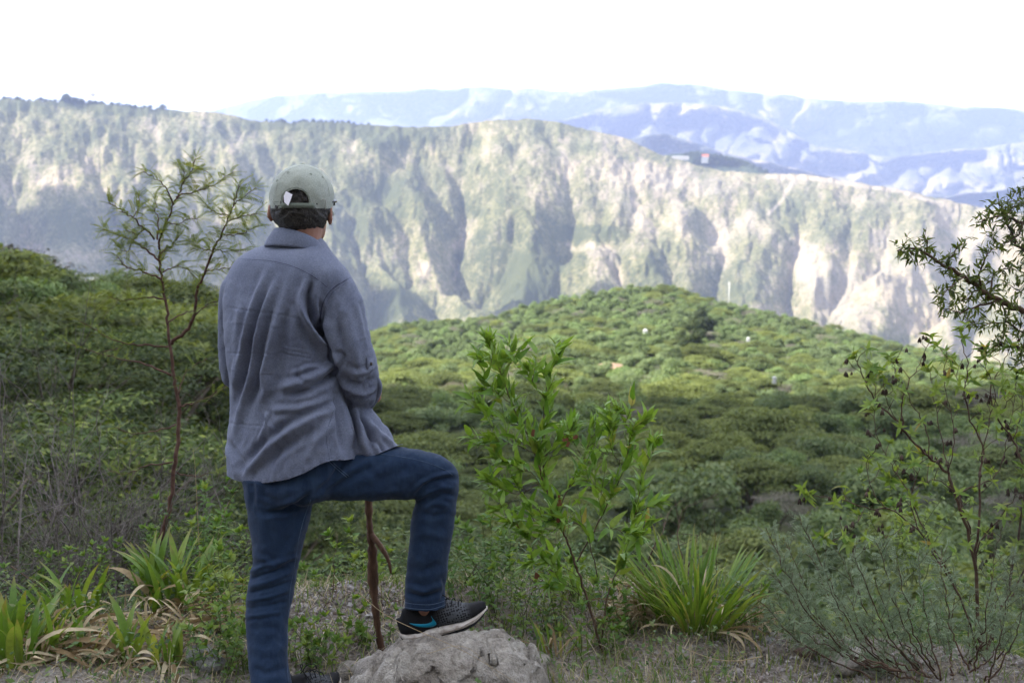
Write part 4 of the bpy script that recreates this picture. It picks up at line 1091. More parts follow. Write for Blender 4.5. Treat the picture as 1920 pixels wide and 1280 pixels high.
    mb = MB(); mb.tube([rs[-1][j % n] + Vector((0, 0, .003)) for j in range(n + 1)], .0016, 5, False); mb.build('seam', SHIRT_SEAM, shirt)
    # ---- jeans
    mb = MB()
    body_rows(mb, [(800, 446, 640, .03, .11), (850, 444, 655, .03, .125), (885, 447, 650, .02, .13), (912, 452, 640, .01, .125), (928, 460, 622, .01, .11), (936, 470, 600, .01, .09)], YAW)
    body_rows(mb, [(890, 450, 592, .0, .10), (936, 460, 588, -.005, .095), (975, 465, 581, -.01, .086), (1014, 470, 570, -.015, .078), (1053, 474, 563, -.02, .072), (1092, 465, 555, -.025, .070), (1131, 461, 548, -.03, .068), (1170, 460, 541, -.05, .064),
                   (1210, 463, 540, -.075, .062), (1248, 467, 541, -.10, .062), (1280, 471, 545, -.125, .064), (1325, 472, 549, -.15, .066)], 0, e=2.1)
    # raised thigh: rings upright across the axis
    rs = []
    for px, t, b_, dy, rd in smooth_rows([(560, 848, 934, .0, .095), (600, 846, 937, .0, .095), (650, 842, 938, .01, .092), (700, 838, 938.5, .02, .088), (745, 835, 938, .03, .082), (785, 841, 937, .045, .076), (812, 848, 934, .05, .070), (835, 858, 925, .055, .058), (850, 871, 912, .055, .04)], 5):
        rs.append(ring(Q(px, (t + b_) / 2, dy), Vector((0, 0, (b_ - t) / 2 * PXM)), Vector((0, rd, 0)), 32, 2.25))
    loft(mb, rs)
    body_rows(mb, [(872, 786, 850, .055, .05), (882, 778, 858, .055, .062), (905, 776, 863, .055, .07), (935, 777, 860, .06, .07), (970, 771, 855, .06, .068), (1000, 767, 851, .06, .066), (1050, 762, 843, .06, .064), (1100, 758, 837, .06, .062), (1135, 757, 838, .06, .062), (1160, 757, 839, .06, .062)], 0, e=2.15)
    V, Nn, Fq = remesh(mb, .0052, 6, .5)
    PX, PY = topix(V); face = np.clip(-Nn[:, 1] * 1.5 + .15, 0, 1)
    folds = [([(866, 900), (840, 896), (812, 900), (786, 920)], 4.5, -.007), ([(850, 885), (820, 893), (790, 905), (774, 925)], 4, .006), ([(855, 915), (830, 912), (800, 925), (780, 938)], 4, .006), ([(858, 930), (832, 926), (800, 942)], 4, -.006), ([(846, 948), (815, 944), (786, 958)], 5, .004),
             ([(790, 960), (812, 968), (840, 962)], 5, -.004), ([(770, 1010), (800, 1000), (836, 1010)], 7, .004), ([(765, 1060), (795, 1070), (835, 1055)], 8, -.004), ([(762, 1098), (795, 1108), (832, 1095)], 5, .006), ([(760, 1112), (790, 1120), (834, 1110)], 4, -.005), ([(830, 1080), (836, 1105), (826, 1128)], 4, -.006),
             ([(735, 850), (690, 880), (640, 905), (600, 925)], 8, -.006), ([(700, 862), (660, 880), (620, 912)], 6, .005), ([(775, 870), (740, 890), (700, 905)], 10, -.004), ([(760, 920), (700, 925), (640, 928)], 8, .003), ([(640, 870), (620, 900), (590, 926)], 5, -.006), ([(585, 925), (560, 945), (530, 960), (490, 962)], 5, -.009),
             ([(580, 950), (560, 1000), (540, 1040), (500, 1075)], 7, .005), ([(462, 1075), (495, 1060), (530, 1052), (562, 1040)], 4, .006), ([(464, 1086), (500, 1075), (540, 1062)], 3.5, -.007), ([(462, 1100), (500, 1090), (552, 1070)], 4, .006), ([(462, 1112), (500, 1104), (548, 1090)], 3.5, -.007),
             ([(460, 1126), (500, 1120), (545, 1104)], 4, .006), ([(462, 1140), (500, 1136), (542, 1126)], 4, -.005), ([(460, 1156), (490, 1152), (530, 1146)], 4, .005), ([(472, 1040), (500, 1050), (520, 1068)], 5, .004), ([(470, 1180), (500, 1174), (532, 1180)], 7, -.003), ([(466, 1210), (500, 1222), (536, 1212)], 7, .003),
             ([(500, 960), (495, 1000), (490, 1040)], 12, .003), ([(470, 1250), (500, 1262), (540, 1250)], 6, -.004), ([(470, 1300), (505, 1290), (545, 1302)], 5, .006), ([(480, 930), (520, 948), (560, 936)], 5, .004), ([(470, 900), (476, 920), (474, 950)], 5, -.004)]
    D = fold_disp(PX, PY, folds, face) * 1.05 + (fbm(PX / 26, PY / 26, 15, 4) - .5) * .009 + (fbm(PX / 8, PY / 8, 16, 3) - .5) * .0026
    V = V + Nn * D[:, None]
    PX, PY = topix(V)
    hemr = interp(PX, [(750, 1139), (765, 1142), (800, 1146), (825, 1141), (842, 1134)]); cut = np.where(PX > 700, hemr, 1316)
    front = V[:, 1] > MY + .06
    cut = cut - np.where((PX > 700) & front, 5, 0)
    below = PY > cut; near = below & (PY < cut + 4.2); V[near, 2] += (PY[near] - cut[near]) * PXM
    drop = below & ~near; keep = [f for f in Fq if not any(drop[i] for i in f)]
    j = fix(link('jeans', mesh_np('jeans', V, keep), DENIM, root)); s = j.modifiers.new('cloth', 'SOLIDIFY'); s.thickness = .003; s.offset = -1
    jb = BVHTree.FromPolygons([tuple(v) for v in V], keep)
    seam([(614, 862), (625, 873), (638, 884), (650, 894)], jb, DENIM_SEAM, j, .0010); seam([(619, 861), (630, 872), (643, 883), (654, 892)], jb, DENIM_SEAM, j, .0008)
    seam([(706, 850), (750, 856), (790, 864), (830, 878), (848, 890)], jb, DENIM_SEAM, j, .0009); seam([(583, 936), (572, 965), (560, 1010), (552, 1060), (543, 1110), (539, 1180), (538, 1240), (541, 1279)], jb, DENIM_SEAM, j, .0011)
    seam([(760, 1129), (780, 1132), (805, 1133), (825, 1129), (836, 1124)], jb, DENIM_SEAM, j, .0010); seam([(760, 1138), (780, 1141), (805, 1142), (825, 1137), (836, 1132)], jb, DENIM_SEAM, j, .0010)
    return root, fix, sb, jb
# ---- shoes, modelled flat: x heel to toe, z up
def shoe_points():
    ang = R(16.7); ox, oy = 640, 935; k = 1 / 4.572 * 3.76 / F
    def c(x, y):
        dx, dy = (x - ox) * k, -(y - oy) * k
        return dx * math.cos(ang) + dy * math.sin(ang), -dx * math.sin(ang) + dy * math.cos(ang)
    bot = [c(*p) for p in ((508, 868), (522, 905), (560, 925), (640, 936), (760, 914), (900, 868), (1040, 812), (1150, 758), (1215, 702), (1262, 640))]
    mid = [c(*p) for p in ((505, 838), (560, 846), (640, 838), (740, 808), (850, 783), (960, 760), (1060, 732), (1150, 690), (1215, 650), (1264, 618))]
    top = [c(*p) for p in ((503, 700), (520, 628), (580, 600), (700, 585), (840, 560), (930, 560), (1050, 592), (1130, 594), (1190, 572), (1240, 566), (1266, 600))]
    return bot, mid, top
def build_shoe(root, name, label, loc, rot, mirror=1):
    bot, mid, top = shoe_points()
    x0, x1 = min(p[0] for p in mid), max(p[0] for p in mid); L = x1 - x0
    B = lambda x: np.interp(x, *zip(*sorted(bot))); M = lambda x: np.interp(x, *zip(*sorted(mid))); T = lambda x: np.interp(x, *zip(*sorted(top)))
    def W(s): return np.interp(s, [0, .03, .12, .3, .45, .6, .72, .85, .95, 1.0], [.012, .024, .034, .036, .037, .043, .047, .042, .026, .008])
    def off(s): return .010 * math.sin(math.pi * min(1, max(0, (s - .2) / .8))) * mirror
    sh = link(name, None, None, root); sh.empty_display_size = .05
    upper = MB(); rs = []
    for s in np.concatenate([np.linspace(0, .1, 6), np.linspace(.14, .9, 22), np.linspace(.92, 1, 7)]):
        x = x0 + L * s; b = M(x) - .004; t = max(T(x), b + .006); w_ = W(s) * .96
        nar = np.interp(s, [0, .1, .35, .6, 1], [.8, .82, .55, .72, .8]); r_ = []
        for j in range(28):
            a = 2 * math.pi * j / 28; ca, sa = math.cos(a), math.sin(a)
            zz = (sa + 1) / 2; ww = w_ * (1 - (1 - nar) * zz ** 1.5) * (abs(ca) ** .7) * (1 if ca > 0 else -1)
            r_.append(Vector((x, ww + off(s), b + (t - b) * (zz if zz < .5 else zz))))
        rs.append(r_)
    loft(upper, rs)
    pat = N('shoe_mesh'); pos = pat.obj(); v = pat.n('ShaderNodeTexVoronoi'); v.inputs['Scale'].default_value = 120; v.inputs['Randomness'].default_value = .35; pat.l(pos, v.inputs[0])
    sp = pat.n('ShaderNodeSeparateXYZ'); pat.l(pos, sp.inputs[0]); k = pat.n('ShaderNodeMapRange'); k.inputs[1].default_value = .085; k.inputs[2].default_value = .12; pat.l(sp.outputs[0], k.inputs[0])
    k2 = pat.n('ShaderNodeMapRange'); k2.inputs[1].default_value = .215; k2.inputs[2].default_value = .19; pat.l(sp.outputs[0], k2.inputs[0])
    f = pat.math('MULTIPLY', pat.math('MULTIPLY', k.outputs[0], k2.outputs[0]), pat.ramp(v.outputs['Distance'], [(.35, (0, 0, 0)), (.5, (1, 1, 1))]))
    mt = pat.surf(pat.mix(f, (.010, .010, .012), (.075, .08, .09)), .8, .2, pat.bump(pat.noise(500, 2, .5, pos), .4, .001))
    up = upper.build('upper', mt, sh)
    def sole(z0f, z1f, grow, mat, nm):
        mb = MB(); rs = []
        for s in np.concatenate([np.linspace(0, .1, 6), np.linspace(.14, .9, 18), np.linspace(.93, 1, 6)]):
            x = x0 + L * s * (1 + .0) ; x += (-.003 if s < .02 else .003 if s > .98 else 0); b, t = B(x), M(x); zb, zt = b + (t - b) * z0f, b + (t - b) * z1f
            rs.append(ring(Vector((x, off(s), (zb + zt) / 2)), Vector((0, W(s) * grow + .003, 0)), Vector((0, 0, max((zt - zb) / 2, .0015))), 24, 4.0))
        loft(mb, rs); return mb.build(nm, mat, sh)
    mm = N('midsole_foam'); wm = mm.surf(mm.mix(mm.ramp(mm.noise(45, 5, .7, mm.obj()), [(.45, (0, 0, 0)), (.7, (.8, .8, .8))]), (.50, .46, .42), (.20, .14, .11)), .85, .2)
    md = sole(.30, 1.06, 1.03, wm, 'midsole'); ou = sole(0, .34, 1.0, BLK, 'outsole')
    gr = MB()
    for sgn in (-1, 1):
        gr.tube([Vector((x0 + L * s, off(s) + sgn * (W(s) * 1.03 + .0032), B(x0 + L * s) + (M(x0 + L * s) - B(x0 + L * s)) * (.72 + .12 * math.sin(s * 9)))) for s in np.linspace(.06, .9, 26)], .0008, 4)
    gr.build('groove', (lambda m: m.surf((.25, .20, .17), .9, .1))(N('sole_groove')), md)
    # curved stripe emblem on both flanks
    uv = [tuple(q.co) for q in up.data.vertices]; bv = BVHTree.FromPolygons(uv, [tuple(p.vertices) for p in up.data.polygons])
    ang = R(16.7); kk = 1 / 4.572 * 3.76 / F
    def c(x, y):
        dx, dy = (x - 640) * kk, -(y - 935) * kk
        return dx * math.cos(ang) + dy * math.sin(ang), -dx * math.sin(ang) + dy * math.cos(ang)
    upe = smoothpx([(588, 723), (640, 730), (700, 735), (750, 733), (782, 718), (786, 695), (774, 668)]); loe = smoothpx([(588, 725), (640, 750), (700, 766), (750, 771), (795, 766), (822, 738), (776, 669)])
    TEAL = (lambda m: m.surf((.0, .20, .32), .4, .4))(N('teal_print'))
    for side in (-1, 1):
        sw = MB(); V = []; ok = True; nn = len(upe)
        for i in range(nn):
            for t in (0, .33, .66, 1):
                x, z = c(upe[i][0] * (1 - t) + loe[i][0] * t, upe[i][1] * (1 - t) + loe[i][1] * t)
                h = bv.ray_cast(Vector((x, side * .2, z)), Vector((0, -side, 0)))
                y = h[0].y if h[0] is not None else side * .03
                V.append((x, y + side * .0012, z))
        sw.add(V, [(i * 4 + a, i * 4 + a + 1, i * 4 + a + 5, i * 4 + a + 4) for i in range(nn - 1) for a in range(3)])
        so_ = sw.build('emblem', TEAL, sh); so_.modifiers.new('s', 'SOLIDIFY').thickness = .0008
    # lacing
    la = MB()
    for q in range(5):
        s = .44 + q * .065; x = x0 + L * s; t = T(x)
        la.tube(catmull([Vector((x, -.024 + off(s), t - .012)), Vector((x + .006, -.008 + off(s), t + .003)), Vector((x + .012, .012 + off(s), t + .001)), Vector((x + .014, .024 + off(s), t - .012))], 4), .0022, 6)
    kx = x0 + L * .47; kz = T(kx)
    la.tube(catmull([Vector((kx, 0, kz + .004)), Vector((kx + .012, -.012, kz + .026)), Vector((kx + .034, -.022, kz + .024)), Vector((kx + .045, -.018, kz + .004)), Vector((kx + .02, -.006, kz + .003))], 5), .0017, 6)
    la.tube(catmull([Vector((kx, 0, kz + .004)), Vector((kx + .005, .014, kz + .020)), Vector((kx + .026, .026, kz + .012)), Vector((kx + .01, .02, kz))], 5), .0017, 6)
    la.tube(catmull([Vector((kx, 0, kz + .004)), Vector((kx - .006, -.030, kz - .002)), Vector((kx + .004, -.046, kz - .035)), Vector((kx - .004, -.052, kz - .062)), Vector((kx - .008, -.056, kz - .070))], 5), .0017, 6)
    la.build('lace', BLK, sh)
    sk = MB(); xx = x0 + L * .22; sk.tube([Vector((xx, 0, M(xx))), Vector((xx, 0, T(xx) + .004))], [.026, .024], 20); sk.build('sock', BLK, sh)
    tag(sh, label); sh.matrix_basis = Matrix.Translation(loc) @ rot
    return sh
PERSON, FIX, SHIRT_BVH, JEANS_BVH = build_person()
PI_ = Matrix.Translation(-PERSON.location)
o1 = build_shoe(PERSON, 'shoe', 'black running shoe with teal stripe planted toe-up on the rock', P(640 + 640 / 4.572, 1000 + 935 / 4.572, 3.735), Matrix.Rotation(R(3), 4, 'Z') @ Matrix.Rotation(-R(16.7), 4, 'Y'), 1)
o1.matrix_parent_inverse = PI_
_lf = P(508, 1340, 3.53) + Vector((.020, .026, 0)); 
o2 = build_shoe(PERSON, 'shoe', None, Vector((_lf.x, _lf.y, max(GZ(_lf.x, 3.5), GZ(_lf.x + .12, 3.68)) + .004)), Matrix.Rotation(R(52), 4, 'Z'), -1)
o2.matrix_parent_inverse = PI_

# ---- walking stick held upright on the far side of the thigh
def build_stick():
    M_ = N('stick_wood'); n_ = M_.noise(28, 5, .7, M_.scl(M_.obj(), (1, 1, .25)))
    sep = M_.n('ShaderNodeSeparateXYZ'); M_.l(M_.pos(), sep.inputs[0])
    c = M_.ramp(n_, [(.3, (.045, .022, .014)), (.55, (.12, .065, .04)), (.75, (.22, .13, .085))])
    mt = M_.surf(c, .75, .25, M_.bump(n_, .8, .004))
    root = empty('walking_stick', tuple(P(716, 1226, 4.02))); tag(root, 'knobbly brown wooden walking stick upright behind the bent thigh', 'walking stick')
    mb = MB(); pts = [(681, 766, 4.01), (685, 800, 4.01), (688, 860, 4.01), (691, 937, 4.01), (693, 985, 4.01), (698, 1030, 4.01), (699, 1080, 4.02), (703, 1130, 4.02), (709, 1180, 4.02), (717, 1227, 4.02)]
    C = catmull([P(*p) for p in pts], 5); rad = [.0125 + .0022 * math.sin(i * .9) + .002 * math.sin(i * 2.3) + (.006 if 24 < i < 34 else 0) for i in range(len(C))]
    mb.tube(C, rad, 12); s = mb.build('shaft', mt, root); s.matrix_parent_inverse = Matrix.Translation(-root.location)
    mb = MB(); mb.tube(catmull([P(694, 1000, 4.01), P(708, 1016, 3.99), P(720, 1034, 3.98), P(729, 1052, 3.97), P(733, 1074, 3.97)], 4), [.013, .012, .011, .011, .010, .010, .010, .009, .009, .008, .008, .007, .007, .006, .006, .005, .004], 8)
    b = mb.build('side_branch', mt, root); b.matrix_parent_inverse = Matrix.Translation(-root.location)
build_stick()
# ================================================================== FOREGROUND: rocks, gravel, plants
def YG(px, py, z=None):
    """distance at which the ledge is seen at this picture height"""
    Y = 4.0
    for _ in range(12):
        g = GZ((px - 960) / F * Y, Y) if z is None else z
        Y = (CAMZ - g) * F / (py - 390)
        Y = min(max(Y, 2.4), 5.6)
    return Y
def on_ground(px, py):
    Y = YG(px, py); x = P(px, py, Y).x
    return Vector((x, Y, GZ(x, Y)))

# ---- rocks
def rock_mat(name, a, b, c, pit=.5):
    m = N(name); o = m.obj(); n1 = m.noise(7, 7, .65, o); n2 = m.noise(34, 6, .7, o); n3 = m.noise(150, 4, .7, o)
    v = m.n('ShaderNodeTexVoronoi', feature='DISTANCE_TO_EDGE'); v.inputs['Scale'].default_value = 9; m.l(m.mix(.12, o, n1) if False else o, v.inputs[0])
    col = m.ramp(n1, [(.32, a), (.5, b), (.68, c)])
    col = m.mix(1.0, col, m.ramp(n2, [(.30, (.50, .47, .44)), (.48, (1, 1, 1)), (.72, (1.22, 1.2, 1.17))]), 'MULTIPLY')
    col = m.mix(1.0, col, m.ramp(n3, [(.3, (.72, .72, .72)), (.6, (1.12, 1.12, 1.12))]), 'MULTIPLY')
    h = m.math('ADD', m.math('ADD', n2, m.math('MULTIPLY', n3, .35)), m.math('MULTIPLY', n1, .8))
    return m.surf(col, .93, .15, m.bump(h, 1.0, .022))
ROCK = rock_mat('pale_rock', (.19, .165, .14), (.34, .31, .275), (.48, .45, .41))
ROCKG = rock_mat('grey_rock', (.17, .165, .16), (.27, .265, .26), (.36, .355, .35))
ROCKP = rock_mat('pinkish_rock', (.13, .08, .07), (.22, .15, .135), (.29, .22, .20))
def make_rock(name, c, r, seed, mat, label, cat='rock', group=None, n=60, e=2.6, rough=1.0, rz=0):
    th = np.linspace(0, 2 * math.pi, n, endpoint=False); ph = np.linspace(-1.57, 1.57, n // 2 + 1)
    T, H = np.meshgrid(th, ph, indexing='ij')
    pw = lambda a: np.sign(a) * np.abs(a) ** (2 / e)
    x = pw(np.cos(T)) * pw(np.cos(H)); y = pw(np.sin(T)) * pw(np.cos(H)); z = pw(np.sin(H))
    s = seed * 3.1
    k = 1 + rough * ((fbm(x * 1.4 + z * .7 + s, y * 1.4 - z * .5 + s, seed, 4) - .5) * .42 + (fbm(x * 4 + z * 3 + s, y * 4 + z * 2, seed + 5, 4) - .5) * .16)
    fac = fbm(x * 2.2 + 3 + s, y * 2.2 + z * 2.2, seed + 9, 2); k = k * (1 - .10 * np.round(fac * 5) / 5 * rough)
    V = np.stack([x * r[0] * k, y * r[1] * k, z * r[2] * k], -1).reshape(-1, 3)
    o = link(name, mesh_np(name, V, grid_faces(n, n // 2 + 1, True)), mat); o.location = c; o.rotation_euler = (0, 0, rz)
    return tag(o, label, cat, group)
bc = P(838, 1285, 3.70)
boulder = make_rock('boulder', (bc.x, 3.72, .035), (.335, .27, .20), 3, ROCK, 'pale rough boulder under the raised running shoe', 'boulder', n=260, e=2.7, rough=.55, rz=.1)
def fit_boulder():
    """real rocks are never round: break the crown so that the shoe rests on it"""
    me = boulder.data; n = len(me.vertices); V = np.empty(n * 3, np.float32); me.vertices.foreach_get('co', V); V = V.reshape(-1, 3).astype(float)
    M_ = np.array(boulder.matrix_basis); W = V @ M_[:3, :3].T + np.array(boulder.location)
    px, py = topix(W)
    lim = interp(px, [(640, 1290), (662, 1272), (706, 1240), (732, 1221), (756, 1206), (790, 1203), (822, 1194), (854, 1186), (890, 1188), (946, 1199), (981, 1230), (1010, 1262), (1040, 1300)])
    over = np.clip((lim - py), 0, 60)
    W[:, 2] -= over * 3.75 / F * .96 * sstep(-.05, .05, W[:, 2])
    W[:, 2] += ((fbm(W[:, 0] * 11, W[:, 1] * 11 + W[:, 2] * 9, 71, 5) - .5) * .050 + (1 - np.abs(2 * fbm(W[:, 0] * 7 + 3, W[:, 1] * 7, 72, 3) - 1)) ** 8 * -.035)
    g = np.random.default_rng(8); cc = np.stack([g.uniform(-.12, .6, 90) - .5, g.uniform(3.4, 4.05, 90), g.uniform(-.1, .25, 90)], -1); cd_ = rand_unit(90, g); co = g.normal(0, .011, 90)
    cc[:, 0] = g.uniform(-.65, .25, 90)
    dd = np.linalg.norm(W[:, None, :] - cc[None], axis=2); k1 = np.argmin(dd, 1); d1 = np.take_along_axis(dd, k1[:, None], 1)[:, 0]; dd[np.arange(len(W)), k1] = 9; d2 = dd.min(1)
    chip = co[k1] + ((W - cc[k1]) * cd_[k1]).sum(1) * .28 - .012 * np.exp(-((d2 - d1) / .006) ** 2)
    away = 1 - np.exp(-((W[:, 0] + .21) / .10) ** 2)      # the tread under the shoe stays even
    W[:, 2] += chip * (.25 + .75 * away); W[:, 1] += chip * .6
    V = (W - np.array(boulder.location)) @ M_[:3, :3]
    me.vertices.foreach_set('co', V.astype(np.float32).ravel()); me.update()
fit_boulder()
for px, py, r, sd, mt, lab in ((376, 1268, (.055, .05, .04), 11, ROCKG, 'small pale grey stone among the dry leaves at bottom left'), (398, 1285, (.05, .05, .03), 12, ROCKG, 'flat grey stone left of the standing leg'),
        (1000, 1276, (.06, .05, .035), 13, ROCK, 'small pale stone against the right flank of the boulder'), (652, 1292, (.05, .04, .03), 14, ROCK, 'small stone at the left foot of the boulder'),
        (1508, 1252, (.042, .035, .018), 15, ROCKP, 'flat pinkish stone on the gravel, in front of the silvery shrub'), (1478, 1206, (.05, .035, .02), 16, ROCKP, 'brownish pink stone behind the flat pinkish stone'), (1500, 1186, (.06, .03, .03), 17, ROCKP, 'rusty pink rock tucked under the silvery twigs'),
        (1555, 1236, (.028, .025, .014), 18, ROCKG, 'small grey stone right of the flat pinkish stone'), (1440, 1226, (.03, .025, .014), 19, ROCKG, 'small grey stone left of the pinkish stones'), (1590, 1272, (.12, .06, .028), 20, ROCK, 'low dark earthy ledge stone at the bottom right'),
        (1410, 1268, (.03, .03, .015), 21, ROCK, 'small brown stone at the foot of the strap-leaved clump'), (1700, 1262, (.04, .03, .02), 22, ROCKG, 'grey stone half hidden under the silvery shrub')):
    c = on_ground(px, py); make_rock('rock', (c.x, c.y, c.z + r[2] * .25), r, sd, mt, lab, 'rock', 'loose stones on the ledge', 36, rough=1.1, rz=sd)

def gravel():
    rng = np.random.default_rng(21); Vs = []; Fs = []; n = 0
    ico = [(0, 0, 1), (.89, 0, .45), (.28, .85, .45), (-.72, .53, .45), (-.72, -.53, .45), (.28, -.85, .45), (.72, .53, -.45), (-.28, .85, -.45), (-.89, 0, -.45), (-.28, -.85, -.45), (.72, -.53, -.45), (0, 0, -1)]
    fi = [(0, 1, 2), (0, 2, 3), (0, 3, 4), (0, 4, 5), (0, 5, 1), (1, 6, 2), (2, 7, 3), (3, 8, 4), (4, 9, 5), (5, 10, 1), (6, 7, 2), (7, 8, 3), (8, 9, 4), (9, 10, 5), (10, 6, 1), (11, 7, 6), (11, 8, 7), (11, 9, 8), (11, 10, 9), (11, 6, 10)]
    A = np.array(ico)
    for k in range(5200):
        z = rng.random()
        if z < .42: x, y = rng.normal(-.62, .20), rng.normal(4.45, .16)
        elif z < .78: x, y = rng.uniform(.7, 2.0), rng.normal(3.75, .22)
        else: x, y = rng.uniform(-2.2, 2.2), rng.uniform(3.0, 4.9)
        s = .003 + .010 * rng.random() ** 3
        R3 = np.linalg.qr(rng.normal(size=(3, 3)))[0]
        V = (A * (1 + .25 * rng.normal(size=(12, 1))) * np.array([1, .8, .55]) * s) @ R3 + np.array([x, y, GZ(x, y) + s * .3])
        Vs.append(V); Fs.append(np.array(fi) + n); n += 12
    m = N('gravel_chips'); c = m.ramp(m.isl(), [(0, (.12, .10, .09)), (.4, (.27, .25, .24)), (.75, (.38, .36, .36)), (.9, (.26, .19, .17)), (1, (.48, .46, .44))])
    tag(link('gravel', mesh_np('gravel', np.concatenate(Vs), np.concatenate(Fs), smooth=False), m.surf(c, .9, .2)), 'loose grey chips scattered on the ledge', kind='stuff')
gravel()

# ---- leaf meshes
def lance(L=1.0, W=.13, bend=.15, fold=.25, n=6, wide=.45, curl=0):
    V = []; Fs = []
    for i in range(n + 1):
        t = i / n; w_ = W * (math.sin(math.pi * min(1, t ** wide * 1.0)) ** .8 if 0 < t < 1 else .02)
        z = -bend * t * t; x = L * (t - .12 * abs(bend) * t * t)
        tw = curl * t
        for s in (-1, 0, 1): V.append((x, s * w_ * math.cos(tw), z + abs(s) * w_ * fold + s * w_ * math.sin(tw)))
    for i in range(n):
        for j in range(2): a = i * 3 + j; Fs.append((a, a + 3, a + 4, a + 1))
    return V, Fs
def strap(L=1.0, W=.045, arch=.5, n=9, twist=.3, droop=0):
    """blade that rises along +X bending over towards -Z"""
    V = []; Fs = []; x = z = 0; a = 0
    for i in range(n + 1):
        t = i / n; w_ = W * (.55 + .9 * t) * (1 - t ** 3.2) if t < 1 else .001
        tw = twist * t
        for s in (-1, 0, 1): V.append((x + 0, s * w_ * math.cos(tw), z + abs(s) * w_ * .35 + s * w_ * math.sin(tw)))
        a = -arch * t ** 1.7 - droop * max(0, t - .55) * 3
        x += L / n * math.cos(a); z += L / n * math.sin(a)
    for i in range(n):
        for j in range(2): q = i * 3 + j; Fs.append((q, q + 3, q + 4, q + 1))
    return V, Fs
def pinnate(pairs=11, L=1.0, leaf=.20, W=.035, bend=.25, vee=.35):
    """feathery leaf: a midrib carrying pairs of narrow leaflets"""
    mb = MB(); rib = [Vector((L * t, 0, -bend * t * t * L)) for t in np.linspace(0, 1, 6)]
    mb.tube(rib, [.010, .009, .008, .006, .005, .003], 3, False)
    for i in range(pairs):
        t = .12 + .88 * (i + .5) / pairs; c = Vector((L * t, 0, -bend * t * t * L)); l = leaf * (1 - .55 * abs(t - .45))
        for s in (-1, 1):
            d = Vector((.62, s * .78, vee * .3)).normalized(); w_ = Vector((-d.y, d.x, 0)) * W
            mb.add([c, c + d * l * .5 + w_, c + d * l, c + d * l * .5 - w_], [(0, 1, 2, 3)])
    return mb
def me_of(name, VF, mat):
    me = mesh_np(name, VF[0], VF[1]); me.materials.append(mat); return me
def basis(d, up=None, roll=0.0):
    x = Vector(d).normalized(); u = Vector(up) if up is not None else Vector((0, 0, 1))
    z = u - x * u.dot(x)
    if z.length < 1e-3: z = x.orthogonal()
    z.normalize(); y = z.cross(x)
    M_ = Matrix((x, y, z)).transposed()
    return M_ @ Matrix.Rotation(roll, 3, 'X')
def put(me, root, p, M3, s, name='leaf', wide=1.0):
    o = bpy.data.objects.new(name, me); COL.objects.link(o); o.parent = root
    S = Matrix.Diagonal((s, s * wide, s * wide))
    o.matrix_basis = Matrix.Translation(Vector(p) - root.location) @ (M3 @ S).to_4x4()
    return o
def join_leaves(items, root, name, mat, kind='stuff'):
    """(mesh, point, basis, size) items as one mesh"""
    if not items: return
    Vs = []; Fs = []; n = 0; cache = {}
    for me, p, M3, s in items:
        if me.name not in cache:
            v = np.empty(len(me.vertices) * 3, np.float32); me.vertices.foreach_get('co', v); cache[me.name] = (v.reshape(-1, 3), [tuple(q.vertices) for q in me.polygons])
        v, f = cache[me.name]
        W = v @ (np.array(M3).T * s) + (np.array(p) - np.array(root.location) if root else np.array(p))
        Vs.append(W); Fs += [tuple(i + n for i in q) for q in f]; n += len(v)
    return tag(link(name, mesh_np(name, np.concatenate(Vs), Fs), mat, root), kind=kind)
def leaves(items, root, mat, limit=300, name='leaf'):
    """the largest leaves one by one, the remainder joined"""
    items = sorted(items, key=lambda i: -i[3])
    for me, p, M3, s in items[:limit]: put(me, root, p, M3, s, name)
    if len(items) > limit: join_leaves(items[limit:], root, 'small_leaves', mat)

def stem_mat(name, a, b): 
    m = N(name); n_ = m.noise(35, 4, .6, m.pos()); return m.surf(m.ramp(n_, [(.35, a), (.65, b)]), .85, .2, m.bump(n_, .5, .003))
STEM_BR = stem_mat('brown_stem', (.055, .032, .022), (.13, .085, .06)); STEM_GY = stem_mat('grey_twig', (.075, .062, .055), (.20, .175, .16)); STEM_RD = stem_mat('reddish_stem', (.06, .028, .022), (.13, .075, .055)); STEM_GN = stem_mat('green_stem', (.09, .11, .04), (.14, .16, .07))
def obj_leaf(name, stops, trans=.4, rough=.45, spec=.35, tint=(1.35, 1.25, .5), grad=None):
    m = N(name); c = m.ramp(m.rnd(), stops); i = m.ramp(m.isl(), [(0, (.78, .80, .74)), (1, (1.2, 1.18, 1.1))]); c = m.mix(1.0, c, i, 'MULTIPLY')
    n_ = m.noise(60, 3, .6, m.pos()); c = m.mix(1.0, c, m.ramp(n_, [(.3, (.85, .85, .85)), (.7, (1.12, 1.12, 1.1))]), 'MULTIPLY')
    if grad:
        sp = m.n('ShaderNodeSeparateXYZ'); m.l(m.obj(), sp.inputs[0]); c = m.mix(m.ramp(sp.outputs[0], [(grad[0], (0, 0, 0)), (grad[1], (1, 1, 1))]), c, grad[2])
    return m.leafsurf(c, trans, rough, spec, tint)
L_DOD = obj_leaf('shrub_leaf', [(0, (.075, .165, .024)), (.55, (.135, .255, .040)), (.85, (.20, .31, .065)), (.96, (.20, .24, .06)), (1, (.32, .26, .05))])
L_STR = obj_leaf('strap_green', [(0, (.070, .145, .024)), (.5, (.135, .225, .040)), (.9, (.22, .29, .07)), (1, (.30, .29, .10))], grad=(.80, 1.0, (.22, .17, .07)))
L_DRY = obj_leaf('strap_dry', [(0, (.20, .14, .08)), (.5, (.34, .26, .17)), (1, (.50, .43, .32))], trans=.2, rough=.8, spec=.1, tint=(1.1, 1, .8))
